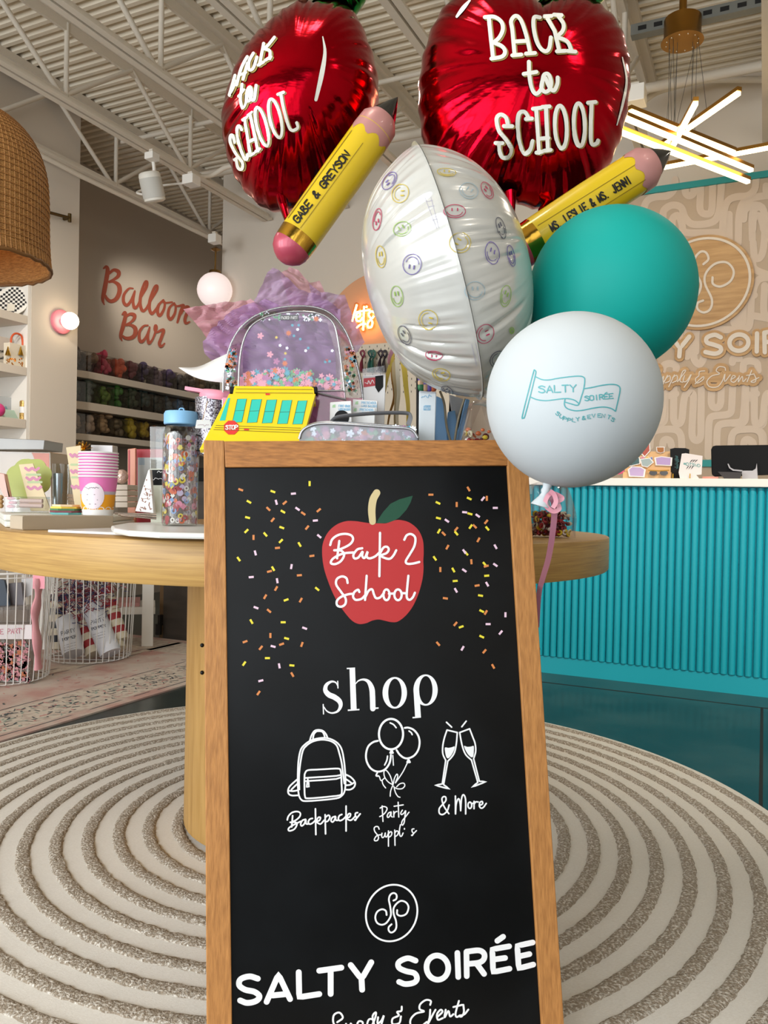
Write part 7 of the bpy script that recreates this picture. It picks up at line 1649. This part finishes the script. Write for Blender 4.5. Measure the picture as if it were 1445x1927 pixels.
# sales screen seen from behind
t = thing('sales_screen', cplane(1400, 903), 'black back of a desktop screen on the counter at the right edge', 'monitor')
rp_ = [(1339,888),(1338,846),(1341,840),(1347,838.5),(1480,837),(1480,893),(1345,897),(1340,894)]
m = MB(); m.plate([cplane(x, y, 0.06) for x, y in rp_], AX, 0.02); m.build('screen', clr('screen_black', '070605', 0.4, spec=0.15), t, bevel=0.004)
m = MB(); m.plate([cplane(x, y, 0.03) for x, y in ((1396,886),(1416,886),(1422,882),(1424,872),(1426,903.5),(1397,903.5))], AX, 0.03); m.plate([cplane(x, y, 0.03) for x, y in ((1369,873),(1372,881),(1379,886),(1397,887.5),(1397,885),(1381,883.5),(1374.5,880),(1371,873))], AX, 0.03); m.build('stand', clr('stand_grey', 'B5B3B8', 0.4), t)
m = MB(); p0 = cplane(1398, 904, 0.06); p1 = cplane(1426, 904, 0.06); m.hexa([Vector((p.x,p.y,ZT+0.0005)) for p in (p0,p1,p1+AX*0.14,p0+AX*0.14)], [Vector((p.x,p.y,ZT+0.008)) for p in (p0,p1,p1+AX*0.14,p0+AX*0.14)]); m.build('foot', clr('stand_grey', 'B5B3B8'), t)
t, b, SF = ccard('card_reader', [(1351,888),(1396,889),(1392,898),(1364,897),(1352,904)][:4] + [], 0.05, clr('reader_dark', '2A2422', 0.45), 'dark card reader in front of the screen stand', 'card reader', du=-0.02)
# drink sleeves
t, b, SF = ccard('can_sleeve', [(1261,845),(1270,843),(1290,843.5),(1297,846),(1295,903),(1262,903)], 0.012, M_BLK, 'black foam can sleeve behind the white one on the counter', 'can sleeve', du=0.02)
pr = Print(SF, 0.001); rr = random.Random(3); pr.strokes([('s', [(1272+rr.uniform(-3,4), 858+3*k) , (1275+rr.uniform(-3,3), 859+3*k), (1272+rr.uniform(-3,3), 861+3*k)]) for k in range(8)], 1.1); pr.build('print', clr('sleeve_teal', '2A5F60'), b)
t, b, SF = ccard('can_sleeve', [(1277,889),(1283,854),(1290,853),(1322,858),(1320,893),(1310,894),(1319,904),(1281,904),(1291,894),(1280,891)], 0.010, clr('sleeve_white', 'E4DCDA', 0.6), 'white foam can sleeve printed with a hashtag and claw marks', 'can sleeve', du=-0.03)
pr = Print(SF, 0.001); pr.strokes(text('#DTSWD', (1286,875), (1317,879), 5), 0.9); tp = pr.build('lettering', clr('sleeve_ink_teal', '4A9A98'), b)
pr = Print(SF, 0.0014); pr.strokes([('s', [(1298+4.5*k,871-0.3*k,0.3),(1301+4.5*k,867,1.5),(1305+4*k,865,0.3)]) for k in range(3)] + [('s', [(1291+4.5*k,883,0.3),(1294+4.5*k,879,1.4),(1297+4*k,876,0.3)]) for k in range(3)], 1.2); pr.build('claw_marks', M_BLK, b)
for k, x in enumerate((1266, 1298)):
    c = cplane(x, 903, -0.05); m = MB(); m.tube([Vector((c.x,c.y,ZT+0.0005)), Vector((c.x,c.y,ZT+0.028))], 0.0028, 8); tag(m.build('brass_peg', M_GOLDF), ('brass peg in front of the black can sleeve', 'brass peg in front of the white can sleeve')[k], 'peg')
# tiered sticker stand: three wooden steps
t = thing('sticker_stand', cplane(1220, 903), 'tiered pale wood stand of stickers on the counter', 'stand')
M_LW = clr('light_wood', 'DDB27C', 0.5)
for k, (x0, x1, y0, du) in enumerate(((1172,1262,888,-0.06), (1176,1262,872,0.0), (1190,1263,850,0.06))):
    a, b2 = cplane(x0, y0, du), cplane(x1, y0, du); zt2 = a.z
    m = MB(); q = [a, b2, b2+AX*0.055, a+AX*0.055]; m.hexa([Vector((p.x,p.y,ZT+0.0005)) for p in q], [Vector((p.x,p.y,zt2)) for p in q]); m.build('step', M_LW, t, bevel=0.001)
def sticker(px, col, label, du, border=True):
    q = [cplane(x, y, du) for x, y in px]; t = thing('sticker', sum(q, Vector())/len(q), label, 'sticker', 'stickers on the wooden stand')
    c = sum(q, Vector())/len(q); m = MB(); m.plate([c + (p-c)*1.22 for p in q], AX, 0.001); b = m.build('border', M_WHT, t)
    m = MB(); m.plate([p - AX*0.001 for p in q], AX, 0.001); m.build('face', clr('sticker_'+col, col, 0.5), t)
sticker([(1184,884),(1190,879),(1205,880),(1212,884),(1210,896),(1186,895)], 'BFA6D0', 'purple sticker on the lowest step at left', -0.075)
sticker([(1234,862),(1245,860),(1262,862),(1261,875),(1236,874)], 'B59ACB', 'purple sticker on the middle step behind the sunglasses', -0.012)
sticker([(1183,868),(1192,860),(1202,862),(1203,872),(1186,876)], '3E5F62', 'dark teal sticker on the middle step at left', -0.012)
sticker([(1206,865),(1222,863),(1228,870),(1218,878),(1209,876)], '9FB2B4', 'pale grey lettered sticker in the middle of the middle step', -0.012)
sticker([(1236,842),(1249,842),(1249,850),(1243,852),(1237,850)], 'A8692A', 'brown mug sticker on the top step', 0.05)
sticker([(1208,833),(1221,833),(1222,848),(1213,858),(1207,852)], 'B0503E', 'red and green striped sticker at the top left of the stand', 0.05)
sticker([(1206,860),(1211,859),(1213,864),(1207,865)], 'D98AA0', 'small pink dot sticker left of the yellow dot', 0.048)
sticker([(1215,860),(1220,859),(1221,864),(1215,865)], 'E2BE52', 'small yellow dot sticker between pink and blue dots', 0.048)
sticker([(1223,861),(1227,860),(1228,865),(1223,866)], '6A78B4', 'small blue dot sticker right of the yellow dot', 0.048)
t = thing('sunglasses', cplane(1240, 890, -0.09), 'tan framed sunglasses lying on the lowest step', 'sunglasses')
for x in (1229, 1249):
    c = cplane(x, 890, -0.085); m = MB(); m.plate([c + (BX*cos(2*pi*k/16)*0.021 + Vector((0,0,1))*sin(2*pi*k/16)*0.014) for k in range(16)], AX, 0.003); m.build('lens', clr('lens_grey', '4A4A4A', 0.15), t)
m = MB(); m.tube([cplane(1220,885,-0.085), cplane(1240,886,-0.087), cplane(1259,885,-0.085)], 0.004, 6); m.build('frame', clr('frame_amber', 'B88A3C', 0.3), t)
m = MB(); c = cplane(1168, 888, 0.0); d = cplane(1176, 884, 0.0)
ccard('lolly_sticker', [(1161,888),(1174,882),(1175,890),(1163,893)], 0.004, clr('lolly_pink', 'CF4470', 0.5), 'hot pink tag lying left of the wooden stand', 'tag', du=-0.05, drop_=False)
t, b, SF = ccard('pink_slip', [(1322,897),(1352,897),(1352,904),(1322,904)], 0.05, clr('slip_coral', 'E8A090', 0.6), 'coral slip of paper by the screen', 'paper', du=0.08)
